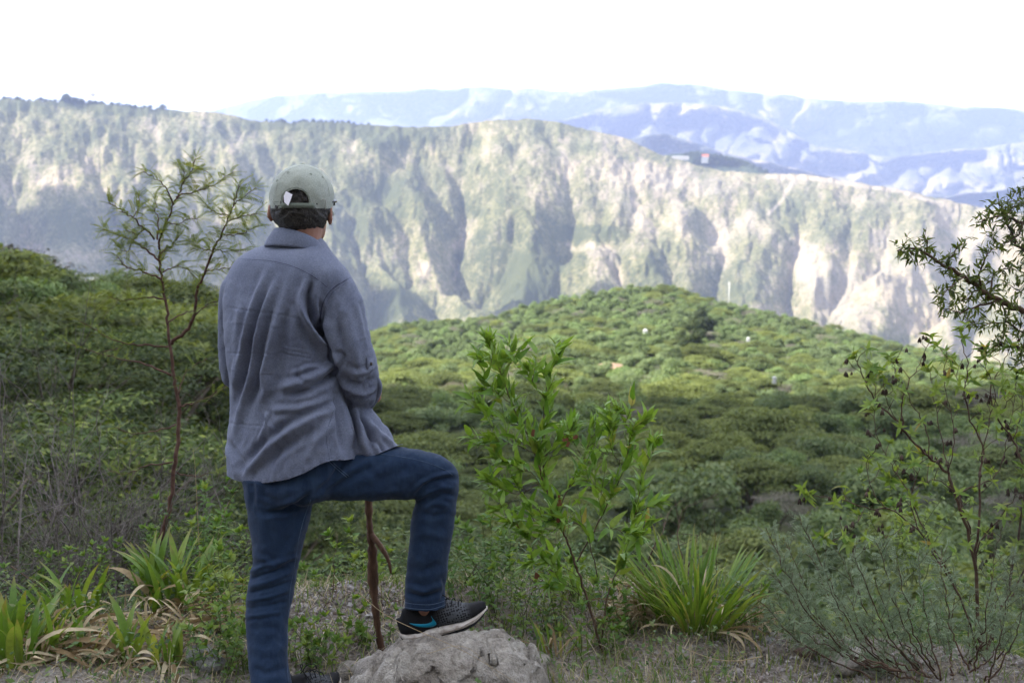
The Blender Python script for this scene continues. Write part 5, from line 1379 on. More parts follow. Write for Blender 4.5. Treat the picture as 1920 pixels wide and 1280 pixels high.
L_ACA = obj_leaf('acacia_leaf', [(0, (.10, .14, .034)), (.5, (.17, .215, .055)), (1, (.26, .28, .095))], rough=.6, spec=.15)
L_OVR = obj_leaf('overhang_leaf', [(0, (.030, .048, .016)), (.6, (.060, .090, .026)), (1, (.115, .145, .04))], trans=.45, rough=.5, spec=.25)
L_DAI = obj_leaf('daisy_leaf', [(0, (.10, .18, .04)), (.6, (.18, .27, .07)), (.93, (.26, .32, .09)), (1, (.28, .20, .07))], rough=.6, spec=.2)
L_SIL = obj_leaf('silver_leaf', [(0, (.15, .20, .135)), (1, (.26, .32, .22))], trans=.25, rough=.8, spec=.1, tint=(1, 1, .9))
L_WED = obj_leaf('weed_leaf', [(0, (.065, .135, .03)), (.6, (.125, .21, .052)), (1, (.21, .27, .075))], rough=.55, spec=.2)
DRYH = obj_leaf('dried_head', [(0, (.035, .025, .022)), (1, (.10, .075, .065))], trans=.05, rough=.9, spec=.05)
rg = random.Random(11)
def rv(s=1.0): return Vector((rg.gauss(0, s), rg.gauss(0, s), rg.gauss(0, s)))

# ---- green leafy shrub right of the bent knee
def leafy_shrub():
    b0 = P(1132, 1236, 4.0); root = empty('leafy_shrub', (b0.x, b0.y, GZ(b0.x, b0.y)))
    tag(root, 'bright green leafy shrub right of the bent knee, with narrow glossy leaves', 'shrub')
    stems = [([(1134, 1240), (1106, 1139), (1087, 1081), (1068, 1028), (1047, 975), (1018, 900), (1005, 858), (983, 805), (959, 757), (941, 703), (912, 636)], 4.0, 3.95, .0075, .40),
             ([(1020, 905), (1018, 858), (1019, 800), (1021, 746), (1034, 690), (1050, 655)], 3.98, 4.05, .0040, .15), ([(1047, 955), (1071, 905), (1095, 858), (1108, 820), (1111, 795)], 3.98, 4.1, .0040, .2),
             ([(1082, 1052), (1114, 996), (1140, 943), (1172, 874), (1183, 815), (1212, 785)], 4.0, 3.9, .0042, .3), ([(1128, 1200), (1140, 1113), (1167, 1049), (1191, 964), (1204, 900), (1222, 830)], 4.02, 4.12, .0042, .35),
             ([(1120, 1080), (1098, 996), (1060, 977), (1000, 975), (954, 980)], 3.98, 3.9, .0030, .3), ([(1005, 850), (970, 835), (935, 828), (900, 832)], 3.96, 3.88, .0022, .1), ([(1010, 905), (975, 925), (940, 915), (908, 898)], 3.97, 3.86, .0026, .2),
             ([(983, 805), (950, 790), (915, 772), (898, 750)], 3.96, 4.02, .0020, .1), ([(959, 757), (930, 735), (905, 730)], 3.96, 3.9, .0018, .1), ([(941, 703), (955, 680), (962, 650)], 3.95, 4.0, .0016, .1), ([(941, 703), (915, 690), (900, 672)], 3.95, 3.9, .0016, .1),
             ([(1021, 746), (1000, 720), (990, 690)], 4.0, 3.95, .0016, .1), ([(1172, 874), (1150, 850), (1140, 815), (1146, 790)], 3.94, 3.9, .0020, .15), ([(1183, 815), (1170, 790), (1165, 772)], 3.92, 3.9, .0016, .1), ([(1140, 943), (1120, 915), (1100, 900)], 3.95, 3.9, .0018, .1),
             ([(1191, 964), (1215, 950), (1235, 945)], 4.07, 4.1, .0018, .1), ([(1167, 1049), (1190, 1010), (1215, 985)], 4.05, 4.1, .0018, .1), ([(1060, 977), (1030, 1000), (1000, 1010), (975, 1000)], 3.96, 3.92, .0020, .2), ([(1106, 1139), (1080, 1110), (1050, 1090), (1030, 1100)], 4.0, 3.95, .0020, .2),
             ([(1005, 858), (1030, 850), (1055, 830), (1062, 800)], 3.96, 4.1, .0020, .15), ([(1095, 858), (1075, 830), (1068, 805)], 4.05, 4.1, .0016, .1), ([(1114, 996), (1150, 990), (1180, 1000), (1200, 1010)], 3.97, 3.9, .0018, .2), ([(975, 925), (950, 945), (930, 955)], 3.9, 3.85, .0016, .1),
             ([(1087, 1081), (1050, 1060), (1010, 1050), (985, 1060)], 3.98, 3.95, .0018, .3), ([(1018, 900), (985, 880), (960, 870), (930, 860)], 3.97, 3.93, .0018, .2)]
    V1 = [me_of('leaf', lance(1, .125 + .012 * i, .10 + .15 * i, .3, 6, .55), L_DOD) for i in range(4)]
    mb = MB(); items = []
    for pl, ya, yb, r, start in stems:
        n = len(pl); C = catmull([P(x, y, ya + (yb - ya) * i / (n - 1)) for i, (x, y) in enumerate(pl)], 6)
        C = [c + rv(.0015) for c in C]
        L = sum((C[i + 1] - C[i]).length for i in range(len(C) - 1))
        mb.tube(C, [r * .68 * (1 - .78 * i / (len(C) - 1)) for i in range(len(C))], 6)
        step = .030; d = 0; k = 0; acc = 0; ang = rg.random() * 6; tws = 0
        for i in range(3, len(C) - 1):
            tws += (C[i + 1] - C[i]).length
            if i / len(C) > start * .8 and tws > .026:
                tws = rg.uniform(-.012, .006); ax = (C[i + 1] - C[i]).normalized(); o = Matrix.Rotation(rg.uniform(0, 6.28), 3, ax) @ ax.orthogonal().normalized()
                dr = (ax * .7 + o + Vector((0, 0, .5))).normalized(); tl = rg.uniform(.03, .11) * (1.1 - .5 * i / len(C)); e = C[i] + dr * tl + Vector((0, 0, .25 * tl))
                q3 = catmull([C[i], C[i] + dr * tl * .5, e], 3); mb.tube(q3, [.0012, .0012, .0011, .0010, .0009, .0008, .0007], 4, False)
                for q in range(rg.randint(4, 7)):
                    p = q3[min(6, 1 + q)]; o2 = Matrix.Rotation(q * 2.4, 3, dr) @ dr.orthogonal().normalized()
                    items.append((rg.choice(V1), p, basis((dr * rg.uniform(.4, 1.2) + o2 * rg.uniform(.5, 1) + Vector((0, 0, .45))).normalized(), rv(.6) + Vector((0, 0, 1)), rg.uniform(-.6, .6)), rg.uniform(.042, .088)))
        for i in range(len(C) - 1):
            seg = (C[i + 1] - C[i]); sl_ = seg.length; t = (acc + sl_ / 2) / L
            dens = (1.0 if t > .55 else .55) if t > start else .10
            d += sl_
            while d > step / dens:
                d -= step / dens; ang += 2.4
                ax = seg.normalized(); o = ax.orthogonal().normalized(); o = Matrix.Rotation(ang, 3, ax) @ o
                dr = (ax * (1.1 + .5 * t) + o * rg.uniform(.35, .80) + Vector((0, 0, .7)) + rv(.12)).normalized()
                s = rg.uniform(.052, .088) * (.82 + .3 * math.sin(math.pi * min(t, .95)))
                items.append((rg.choice(V1), C[i].lerp(C[i + 1], rg.random()), basis(dr, rv(.6) + Vector((0, 0, 1)), rg.uniform(-.5, .5)), s))
            acc += sl_
        tip = C[-1]; ax = (C[-1] - C[-2]).normalized()
        for q in range(7 if n > 3 else 5):
            o = Matrix.Rotation(q * 2.4, 3, ax) @ ax.orthogonal().normalized()
            items.append((rg.choice(V1), tip - ax * .012 * q * .5, basis((ax * 1.5 + o * (.3 + .1 * q) + Vector((0, 0, .4))).normalized(), rv(.5) + Vector((0, 0, 1))), rg.uniform(.05, .082) if n > 4 else rg.uniform(.04, .06)))
    mb.V = [v - np.array(root.location) for v in mb.V]; mb.build('stem', STEM_BR, root)
    leaves(items, root, L_DOD, 300)
    # dry seed capsules
    for x, y in ((923, 820), (1002, 810), (1062, 830), (975, 985), (1080, 822), (1050, 940), (1005, 1080), (1046, 975)):
        m_ = MB(); c = P(x, y, 3.93)
        for k in range(4):
            dd = rv(.006); m_.add([c + dd + Vector(v) for v in ((-.006, 0, -.004), (.004, .001, -.007), (.007, -.001, .004), (-.003, .002, .007))], [(0, 1, 2, 3)])
        m_.V = [v - np.array(root.location) for v in m_.V]; m_.build('seed_capsule', (lambda m: m.surf((.16, .07, .04), .8, .1))(N('capsule')), root)
leafy_shrub()

# ---- tall thin acacia sapling left of the man
def sapling():
    b0 = P(296, 1036, 5.05); root = empty('acacia_sapling', (b0.x, b0.y, GZ(b0.x, b0.y)))
    tag(root, 'tall thin acacia sapling with feathery sparse leaves left of the man', 'sapling')
    Y0 = 5.05
    br = [([(290, 1090), (297, 1030), (309, 983), (320, 936), (328, 878), (334, 819), (336, 764), (330, 729), (324, 686), (318, 643), (312, 604), (309, 561), (303, 514), (299, 475), (299, 448), (312, 417), (326, 382), (340, 350), (359, 319), (367, 298)], 0, .15, .0130, .66),
          ([(320, 643), (352, 616), (365, 589), (369, 553), (383, 510), (402, 467), (416, 436), (430, 405), (441, 374), (449, 346)], 0, -.25, .0085, .35),
          ([(303, 522), (270, 510), (234, 499), (220, 480)], 0, -.2, .0050, .2), ([(297, 491), (273, 467), (250, 452), (219, 440), (192, 430)], 0, .2, .0050, .2), ([(289, 448), (270, 428), (250, 409), (227, 393), (204, 379)], .05, -.1, .0045, .15), ([(299, 450), (295, 409), (291, 378)], 0, .1, .0040, .1),
          ([(326, 382), (312, 354), (297, 339), (268, 320)], .05, -.1, .0038, .1), ([(328, 370), (352, 362), (383, 354), (406, 343), (437, 323)], .05, .2, .0042, .1), ([(430, 405), (402, 397), (383, 380)], -.2, -.1, .0030, .1), ([(414, 440), (441, 440), (470, 430)], -.15, -.3, .0030, .1),
          ([(426, 415), (457, 405), (482, 402)], -.2, -.35, .0028, .1), ([(437, 385), (458, 368), (478, 352)], -.2, -.1, .0026, .1), ([(402, 471), (375, 465), (353, 448)], -.15, .1, .0030, .1), ([(305, 510), (328, 499), (350, 505), (366, 520)], 0, .2, .0030, .2),
          ([(309, 561), (273, 557), (234, 561), (200, 556)], 0, -.2, .0042, .3), ([(318, 651), (273, 647), (234, 643), (195, 628), (146, 598)], 0, -.3, .0048, .35), ([(322, 704), (273, 682), (219, 671), (176, 659), (115, 641)], 0, .2, .0052, .35), ([(312, 608), (340, 589), (367, 581), (410, 571)], 0, .2, .0038, .4),
          ([(336, 760), (371, 753), (410, 733), (430, 720)], 0, .2, .0040, .2), ([(332, 740), (352, 694), (386, 672)], 0, .15, .0030, .2), ([(324, 866), (273, 874), (234, 889), (200, 880)], 0, .2, .0040, .5), ([(330, 796), (293, 807), (250, 813), (215, 800)], 0, -.2, .0038, .5), ([(332, 885), (367, 893), (410, 882)], 0, .1, .0036, .6),
          ([(340, 350), (345, 330), (338, 312)], .1, .1, .0025, 0), ([(352, 330), (372, 318), (388, 322)], .1, .0, .0022, 0), ([(365, 589), (390, 570), (420, 560), (440, 545)], -.02, -.2, .0030, .2), ([(383, 510), (410, 505), (440, 500), (455, 490)], -.1, -.25, .0028, .1),
          ([(402, 467), (430, 470), (460, 468)], -.15, 0, .0024, .1), ([(250, 452), (240, 470), (225, 465)], .1, .1, .0022, .1), ([(270, 428), (255, 440), (235, 430)], 0, .1, .0022, .1), ([(250, 409), (262, 385), (258, 360)], 0, .1, .0020, .1), ([(234, 643), (215, 655), (190, 660)], -.15, -.2, .0020, .1),
          ([(312, 417), (335, 420), (352, 410), (372, 412)], .05, 0, .0024, .1), ([(299, 475), (320, 462), (338, 440)], 0, .1, .0024, .1)]
    pm = []
    for q in range(3):
        mb_ = pinnate(9 + q, 1.0, .16, .024, .15 + .15 * q); me = mb_.mesh('leaf'); me.materials.append(L_ACA); pm.append(me)
    mb = MB(); items = []
    for pl, d0, d1, r, start in br:
        n = len(pl); C = catmull([P(x, y, Y0 + d0 + (d1 - d0) * i / (n - 1)) for i, (x, y) in enumerate(pl)], 5); C = [c + rv(.003) for c in C]
        mb.tube(C, [max(.0016, r * (1 - .85 * (i / (len(C) - 1)) ** (.8 if n > 12 else 1))) for i in range(len(C))], 7)
        L = sum((C[i + 1] - C[i]).length for i in range(len(C) - 1)); acc = 0; d = 0
        low = pl[-1][1] > 560
        for i in range(len(C) - 1):
            seg = C[i + 1] - C[i]; acc += seg.length; d += seg.length; t = acc / L
            if t < start: d = 0; continue
            step = .0072 if not low else .014
            while d > step:
                d -= step; ax = seg.normalized(); sd = rg.choice([-1, 1])
                o = Matrix.Rotation(rg.uniform(0, 6.28), 3, ax) @ ax.orthogonal().normalized(); o.z = o.z * .5 + .15
                dr = (ax * .7 + o + rv(.15)).normalized()
                for _ in range(2 if rg.random() < .5 else 1):
                    items.append((rg.choice(pm), C[i].lerp(C[i + 1], rg.random()), basis((dr + rv(.35)).normalized(), rv(.35) + Vector((0, 0, 1))), rg.uniform(.042, .092) * (.75 if low else 1)))
        for q in range(3): items.append((rg.choice(pm), C[-1], basis(((C[-1] - C[-2]).normalized() + rv(.4)).normalized(), rv(.3) + Vector((0, 0, 1))), rg.uniform(.04, .07)))
        for i in range(2, len(C) - 1, 2):   # thorns
            a = C[i]; mb.tube([a, a + (rv(1).normalized() * .022)], [.0012, .0003], 3, False)
    mb.V = [v - np.array(root.location) for v in mb.V]; mb.build('trunk', STEM_RD, root)
    leaves(items, root, L_ACA, 300)
sapling()

# ---- overhanging branches at the right edge
def overhang():
    x0 = 3.05; y0 = 3.9; root = empty('overhanging_tree', (x0, y0, GZ(x0, y0)))
    tag(root, 'small-leaved dark tree whose branches hang in from the right edge', 'tree')
    mb = MB(); items = []
    J = P(2120, 560, 4.1)
    mb.tube(catmull([Vector((x0, y0, GZ(x0, y0) - .2)), Vector((x0 - .05, y0, .7)), Vector((x0 - .12, y0 + .1, 1.25)), J.lerp(Vector((x0, y0, 1.6)), .4), Vector((x0 - .1, y0 + .1, 2.3)), Vector((x0 + .1, y0 + .2, 3.0))], 4), list(np.linspace(.07, .03, 21)), 10)
    A0 = (2120, 600)
    br = [([A0, (1990, 600), (1920, 582), (1872, 563), (1837, 541), (1807, 519), (1772, 497), (1732, 471), (1702, 465), (1682, 468)], 4.0, 3.7, .013), ([(2120, 450), (2000, 430), (1920, 419), (1890, 405), (1859, 408), (1833, 419)], 4.1, 3.8, .009), ([(1837, 541), (1838, 502), (1855, 471), (1881, 462)], 3.85, 3.8, .004),
          ([(2100, 520), (1980, 500), (1920, 471), (1894, 436), (1881, 397), (1872, 378)], 4.05, 3.9, .008), ([(1872, 563), (1829, 576), (1794, 585), (1756, 574)], 3.9, 3.75, .005), ([(1807, 519), (1776, 546), (1754, 556)], 3.8, 3.7, .003), ([(2080, 640), (1980, 640), (1920, 622), (1881, 602), (1837, 611), (1808, 600)], 4.1, 3.85, .006),
          ([(1857, 555), (1864, 515), (1890, 503), (1915, 510)], 3.9, 4.0, .004), ([(2000, 600), (1950, 560), (1900, 540), (1880, 520)], 4.0, 4.1, .004), ([(1960, 590), (1930, 540), (1925, 490), (1930, 450)], 4.0, 4.1, .004), ([(1772, 497), (1790, 470), (1812, 455)], 3.78, 3.7, .003), ([(1732, 471), (1740, 455), (1730, 448)], 3.72, 3.7, .002),
          ([(1702, 465), (1712, 480), (1722, 500)], 3.72, 3.7, .002), ([(1837, 541), (1815, 560), (1790, 565)], 3.85, 3.8, .003), ([(2000, 640), (1940, 660), (1890, 650), (1860, 640)], 4.05, 4.0, .004), ([(2060, 700), (1980, 690), (1930, 675), (1900, 690)], 4.1, 4.0, .005), ([(2000, 430), (1950, 395), (1900, 378), (1850, 385)], 4.1, 4.0, .004),
          ([(2060, 400), (1980, 370), (1930, 350), (1905, 362)], 4.15, 4.1, .004), ([(1872, 563), (1885, 590), (1880, 630), (1870, 655)], 3.9, 3.9, .003), ([(1920, 582), (1925, 620), (1915, 655)], 3.95, 3.95, .003), ([(1920, 419), (1900, 450), (1870, 455), (1850, 440)], 3.95, 3.9, .003), ([(1890, 405), (1905, 385), (1925, 380)], 3.9, 3.9, .002),
          ([A0, (2200, 560), (2330, 500)], 4.1, 4.4, .012), ([(2120, 450), (2180, 360), (2230, 240)], 4.1, 4.3, .012), ([(2120, 450), (2060, 330), (2020, 240)], 4.2, 4.4, .01)]
    lm = [me_of('leaf', lance(1, .13, .1 + .2 * i, .35, 4, .6), L_OVR) for i in range(3)]
    for pl, ya, yb, r in br:
        n = len(pl); C = catmull([P(x, y, ya + (yb - ya) * i / (n - 1)) for i, (x, y) in enumerate(pl)], 5); C = [c + rv(.003) for c in C]
        mb.tube(C, [max(.0013, r * (1 - .85 * i / (len(C) - 1))) for i in range(len(C))], 6); d = 0
        for i in range(len(C) - 1):
            seg = C[i + 1] - C[i]; d += seg.length
            if r > .008 and i < len(C) * .22: d = 0; continue
            while d > .0068:
                d -= .0068; ax = seg.normalized(); p = C[i].lerp(C[i + 1], rg.random())
                o = (Matrix.Rotation(rg.uniform(0, 6.28), 3, ax) @ ax.orthogonal().normalized())
                tw = (ax * .5 + o + Vector((0, 0, .15))).normalized(); tl = rg.uniform(.008, .042)
                if rg.random() < .30: mb.tube([p, p + tw * tl * 1.1], [.0011, .0007], 3, False)
                for q in range(3):
                    items.append((rg.choice(lm), p + tw * tl * rg.random(), basis((tw * .7 + rv(.55)).normalized(), rv(.6) + Vector((0, 0, 1))), rg.uniform(.018, .036)))
    mb.V = [v - np.array(root.location) for v in mb.V]; mb.build('branch', STEM_BR, root)
    leaves(items, root, L_OVR, 300)
overhang()

# ---- thin woody daisy shrub at the right
def daisy():
    b0 = P(1842, 1240, 3.95); root = empty('daisy_shrub', (b0.x, b0.y, GZ(b0.x, b0.y)))
    tag(root, 'thin woody shrub at the right with pale leaf tufts and dried flower heads', 'shrub')
    B = (1842, 1245)
    st = [([B, (1837, 1180), (1828, 1047), (1803, 963), (1787, 917), (1776, 887), (1741, 856), (1702, 817), (1680, 786), (1645, 755), (1623, 716), (1610, 685), (1603, 666)], 3.95, 3.85, .010), ([(1693, 810), (1691, 760), (1702, 720), (1724, 681), (1745, 632)], 3.9, 3.95, .0045),
          ([(1828, 1047), (1837, 960), (1837, 887), (1844, 843), (1820, 786), (1809, 734), (1813, 690), (1805, 642), (1800, 615)], 3.95, 4.0, .0065), ([B, (1890, 1100), (1915, 980), (1922, 890), (1899, 825), (1868, 782), (1857, 734), (1864, 716), (1885, 672), (1894, 646)], 3.95, 3.9, .0070),
          ([(1745, 1022), (1700, 920), (1671, 869), (1647, 821), (1636, 760)], 3.9, 3.8, .0035), ([B, (1800, 1120), (1745, 1022), (1678, 959), (1620, 951), (1570, 934), (1537, 930), (1516, 926)], 3.95, 3.75, .0055), ([(1800, 1120), (1741, 1022), (1720, 984), (1707, 930), (1724, 880), (1730, 850)], 3.95, 4.0, .0045),
          ([(1830, 1060), (1837, 1013), (1870, 976), (1903, 930), (1922, 880)], 3.95, 3.9, .005), ([(1824, 1001), (1795, 930), (1778, 880), (1760, 800), (1752, 740), (1742, 690)], 3.97, 4.1, .0045), ([(1660, 955), (1637, 922), (1626, 880), (1630, 850)], 3.85, 3.8, .0028), ([(1803, 963), (1803, 922), (1845, 905), (1874, 880), (1890, 820), (1900, 760), (1905, 700)], 3.95, 4.05, .0040),
          ([(1837, 887), (1850, 800), (1866, 740), (1850, 690), (1848, 660)], 3.98, 3.9, .003), ([(1741, 856), (1735, 800), (1712, 760), (1700, 730), (1680, 700), (1668, 668)], 3.9, 3.95, .003), ([(1776, 887), (1790, 830), (1782, 770), (1770, 720), (1775, 660)], 3.9, 3.8, .003),
          ([(1787, 917), (1760, 900), (1720, 900), (1690, 880), (1670, 900)], 3.9, 3.8, .0028), ([(1620, 951), (1600, 990), (1570, 1010), (1540, 1010)], 3.8, 3.78, .002), ([(1700, 975), (1660, 1010), (1620, 1030), (1590, 1020)], 3.85, 3.8, .0022), ([(1899, 825), (1915, 780), (1918, 730)], 3.93, 4.0, .003), ([(1809, 734), (1790, 700), (1785, 670)], 3.98, 3.9, .002),
          ([B, (1880, 1150), (1930, 1050), (1960, 950), (1965, 850), (1950, 760)], 3.95, 4.0, .006), ([(1880, 1150), (1860, 1080), (1870, 1020), (1890, 960)], 3.95, 3.85, .003), ([(1868, 782), (1885, 760), (1880, 720)], 3.9, 3.85, .002), ([(1680, 786), (1660, 740), (1655, 700)], 3.87, 3.9, .002), ([(1645, 755), (1640, 720), (1632, 690)], 3.86, 3.84, .0016)]
    lm = [me_of('leaf', lance(1, .17, .12 + .2 * i, .2, 5, .5), L_DAI) for i in range(3)]
    hm = MB()
    for q in range(6):
        d = Vector((math.cos(q) * .35, math.sin(q) * .35, -1)); hm.tube([Vector((0, 0, 0)), d * .5 + rv(.05), d], [.12, .16, .03], 5)
    hme = hm.mesh('dried_flower'); hme.materials.append(DRYH)
    mb = MB(); items = []; heads = []
    for pl, ya, yb, r in st:
        n = len(pl); C = catmull([P(x, y, ya + (yb - ya) * i / (n - 1)) for i, (x, y) in enumerate(pl)], 5); C = [c + rv(.0025) for c in C]
        mb.tube(C, [max(.0011, r * .7 * (1 - .82 * i / (len(C) - 1))) for i in range(len(C))], 6)
        L = sum((C[i + 1] - C[i]).length for i in range(len(C) - 1)); acc = 0; d = 0
        def tuft(p, ax, sz, k):
            for q in range(k):
                o = Matrix.Rotation(q * 6.283 / k + rg.random(), 3, ax) @ ax.orthogonal().normalized()
                items.append((rg.choice(lm), p, basis((ax * rg.uniform(.2, .9) + o).normalized(), ax + rv(.3)), sz * rg.uniform(.7, 1.15)))
        for i in range(len(C) - 1):
            seg = C[i + 1] - C[i]; acc += seg.length; d += seg.length; t = acc / L
            if t > .30 and d > .032:
                d = rg.uniform(-.02, .01); ax = seg.normalized(); o = Matrix.Rotation(rg.uniform(0, 6.28), 3, ax) @ ax.orthogonal().normalized()
                e = C[i] + (o + Vector((0, 0, .8))).normalized() * rg.uniform(.02, .07); mb.tube([C[i], C[i].lerp(e, .5) + rv(.004), e], [.0014, .0011, .0009], 4, False)
                if rg.random() < .70: tuft(e, (e - C[i]).normalized(), .036, rg.randint(4, 7))
                else: heads.append(e)
        tuft(C[-1], (C[-1] - C[-2]).normalized(), .046, 8); tuft(C[-2], (C[-1] - C[-2]).normalized(), .040, 5)
        if rg.random() < .6: heads.append(C[-2] + rv(.02))
    mb.V = [v - np.array(root.location) for v in mb.V]; mb.build('stem', STEM_BR, root)
    leaves(items, root, L_DAI, 300)
    for h in heads:
        for q in range(rg.randint(1, 3)): put(hme, root, h + rv(.008), Matrix.Rotation(rg.uniform(-.6, .6), 3, 'X'), rg.uniform(.012, .022), 'dried_flower')
    f = MB(); c = P(1848, 650, 3.9)
    for q in range(11):
        a = q / 11 * 6.283; d = Vector((math.cos(a), math.sin(a) * .6, .35)); f.add([c, c + d * .010 + Vector((0, 0, .002)), c + d * .017, c + Matrix.Rotation(.35, 3, 'Z') @ (d * .010)], [(0, 1, 2, 3)])
    f.V = [v - np.array(root.location) for v in f.V]; f.build('yellow_flower', (lambda m: m.surf((.75, .42, .02), .6, .2))(N('yellow_petal')), root)
daisy()

# ---- silvery feathery shrub sprawling low at the right
def silver():
    b0 = P(1800, 1262, 3.75); root = empty('silvery_shrub', (b0.x, b0.y, GZ(b0.x, b0.y)))
    tag(root, 'low sprawling shrub with silvery feathery leaves at the bottom right', 'shrub')
    pm = []
    for q in range(3):
        m_ = pinnate(6, 1.0, .42, .06, .1 + .2 * q, 1.2); me = m_.mesh('leaf'); me.materials.append(L_SIL); pm.append(me)
    mb = MB(); items = []; rr_ = random.Random(4)
    tips = [(1432, 985), (1470, 1010), (1500, 965), (1440, 1060), (1480, 1090), (1520, 1040), (1560, 1010), (1600, 1030), (1640, 1010), (1450, 1130), (1500, 1140), (1550, 1090), (1590, 1120), (1640, 1080), (1680, 1040), (1720, 1030), (1760, 1050), (1620, 1170), (1680, 1130), (1740, 1100), (1790, 1080), (1820, 1100), (1860, 1060), (1900, 1040),
            (1870, 1120), (1910, 1150), (1560, 1190), (1500, 1180), (1650, 1210), (1720, 1190), (1780, 1180), (1830, 1170), (1880, 1200), (1930, 1100), (1960, 1180), (1440, 1160), (1530, 1220), (1600, 1230), (1700, 1230), (1400, 1100)]
    for tx, ty in tips:
        bx = 1690 + (tx - 1690) * .45 + rr_.uniform(-30, 30) + 70; by = 1262 + rr_.uniform(-10, 22); Yb = 3.72 + rr_.uniform(-.12, .2); Yt = 3.85 + rr_.uniform(-.35, .25)
        mx_, my_ = bx + (tx - bx) * .55, by + (ty - by) * .38
        C = catmull([P(bx, by, Yb), P(mx_, my_, (Yb + Yt) / 2), P(tx, ty, Yt)], 9); C = [c + rv(.004) for c in C]
        mb.tube(C, list(np.linspace(.0036, .0010, len(C))), 5); d = 0
        for i in range(len(C) - 1):
            seg = C[i + 1] - C[i]; d += seg.length
            if i < len(C) * .42: d = 0; continue
            while d > .0075:
                d -= .0075; ax = seg.normalized(); o = Matrix.Rotation(rg.uniform(0, 6.28), 3, ax) @ ax.orthogonal().normalized(); p = C[i].lerp(C[i + 1], rg.random())
                if rg.random() < .18:
                    e = p + (ax + o * 1.2 + Vector((0, 0, .5))).normalized() * rg.uniform(.03, .09); mb.tube([p, e], [.0011, .0007], 3, False)
                    for q in range(5): items.append((rg.choice(pm), p.lerp(e, .3 + q * .17), basis((e - p).normalized() + rv(.6), rv(1)), rg.uniform(.016, .030)))
                items.append((rg.choice(pm), p, basis((ax * .6 + o).normalized(), rv(.7) + Vector((0, 0, 1))), rg.uniform(.024, .044)))
    mb.V = [v - np.array(root.location) for v in mb.V]; mb.build('stem', STEM_BR, root)
    leaves(items, root, L_SIL, 300)
silver()

# ---- strap-leaved clumps
STR = [me_of('leaf', strap(1, .030, .25 + .28 * i, 9, .25 * (i - 2)), L_STR) for i in range(5)]
DRY = [me_of('dry_leaf', strap(1, .034, .9 + .75 * i, 12, 1.2 * (i - 1), .4), L_DRY) for i in range(4)]
def clump(px, py, n, Lm, wid, label, dead=.2, fan=.5, lean=(0, 0), wide=1.0, seed=0, Y=None, lim=300, base=.03):
    r = random.Random(seed); c = on_ground(px, py) if Y is None else Vector((P(px, py, Y).x, Y, GZ(P(px, py, Y).x, Y)))
    root = empty('strap_leaved_plant', tuple(c)); tag(root, label, 'plant', 'strap-leaved clumps on the ledge')
    if py < 1300 and px < 500: n = int(n * 1.1); Lm *= 1.10; fan *= .38; wide *= 1.4
    for k in range(n):
        a = r.uniform(0, 6.283); q = math.sqrt(r.random()) * wid; p = c + Vector((math.cos(a) * q, math.sin(a) * q * .7, -.01)); p.z = GZ(p.x, p.y) - .012
        out = Vector((math.cos(a), math.sin(a), 0)) * fan * (q / max(wid, .01)) + Vector((lean[0], lean[1], 0)) + Vector((r.gauss(0, .16), r.gauss(0, .16), 0))
        if r.random() < dead:
            d = (out * 2.2 + Vector((r.gauss(0, .5), r.gauss(0, .5), .55 + .5 * r.random()))).normalized()
            put(r.choice(DRY), root, p + Vector((0, 0, .02)), basis(d, (0, 0, 1), r.uniform(-.8, .8)), Lm * r.uniform(.45, .95), 'dry_leaf', wide * 1.0)
        else:
            d = (out + Vector((0, 0, 1))).normalized()
            # keep the blade's bend falling outwards
            u = Vector((-d.x, -d.y, .02)) if Vector((d.x, d.y)).length > .02 else Vector((r.gauss(0, 1), r.gauss(0, 1), 0))
            put(r.choice(STR[:2] if px < 500 else STR[:4]), root, p, basis(d, u, r.uniform(-.7, .7)), Lm * r.uniform(.55, 1.1), 'leaf', wide)
    return root
clump(58, 1262, 34, .25, .10, 'broad green strap-leaved clump at the bottom left corner', .10, .45, seed=1, wide=1.5)
clump(8, 1235, 18, .26, .07, 'strap-leaved clump cut by the left edge', .15, .4, seed=2, wide=1.5)
clump(325, 1160, 52, .27, .13, 'largest left strap-leaved clump, standing below the sapling trunk', .12, .35, seed=3, wide=1.35)
clump(240, 1268, 16, .22, .045, 'narrow upright strap-leaved tuft in the middle of the dry leaves', .15, .25, seed=4, wide=1.6)
clump(318, 1280, 15, .20, .05, 'small strap-leaved tuft beside the pale grey stone', .15, .3, seed=5, wide=1.5)
clump(222, 1120, 24, .20, .10, 'low strap-leaved clump left of the largest one', .12, .4, seed=6, wide=1.3)
clump(128, 1180, 26, .22, .12, 'strap-leaved clump behind the corner clump', .15, .5, seed=7, wide=1.4)
clump(408, 1150, 18, .18, .08, 'small strap-leaved tuft left of the standing leg', .15, .4, seed=8, wide=1.2)
clump(155, 1265, 12, .17, .05, 'short strap-leaved tuft between corner clump and upright tuft', .3, .5, seed=9, wide=1.4)
clump(1312, 1196, 175, .38, .12, 'big grassy strap-leaved clump right of the leafy shrub', .14, .80, (.04, 0), .68, seed=10)
clump(1232, 1190, 26, .22, .06, 'dark green strap tuft on the left of the big grassy clump', .25, .4, (-.05, 0), 1.1, seed=11)
clump(1040, 1262, 14, .20, .05, 'sparse strap-leaved tuft right of the boulder', .35, .3, seed=12, wide=1.1)
clump(1092, 1248, 8, .17, .03, 'thin strap tuft at the foot of the leafy shrub', .4, .3, seed=13)
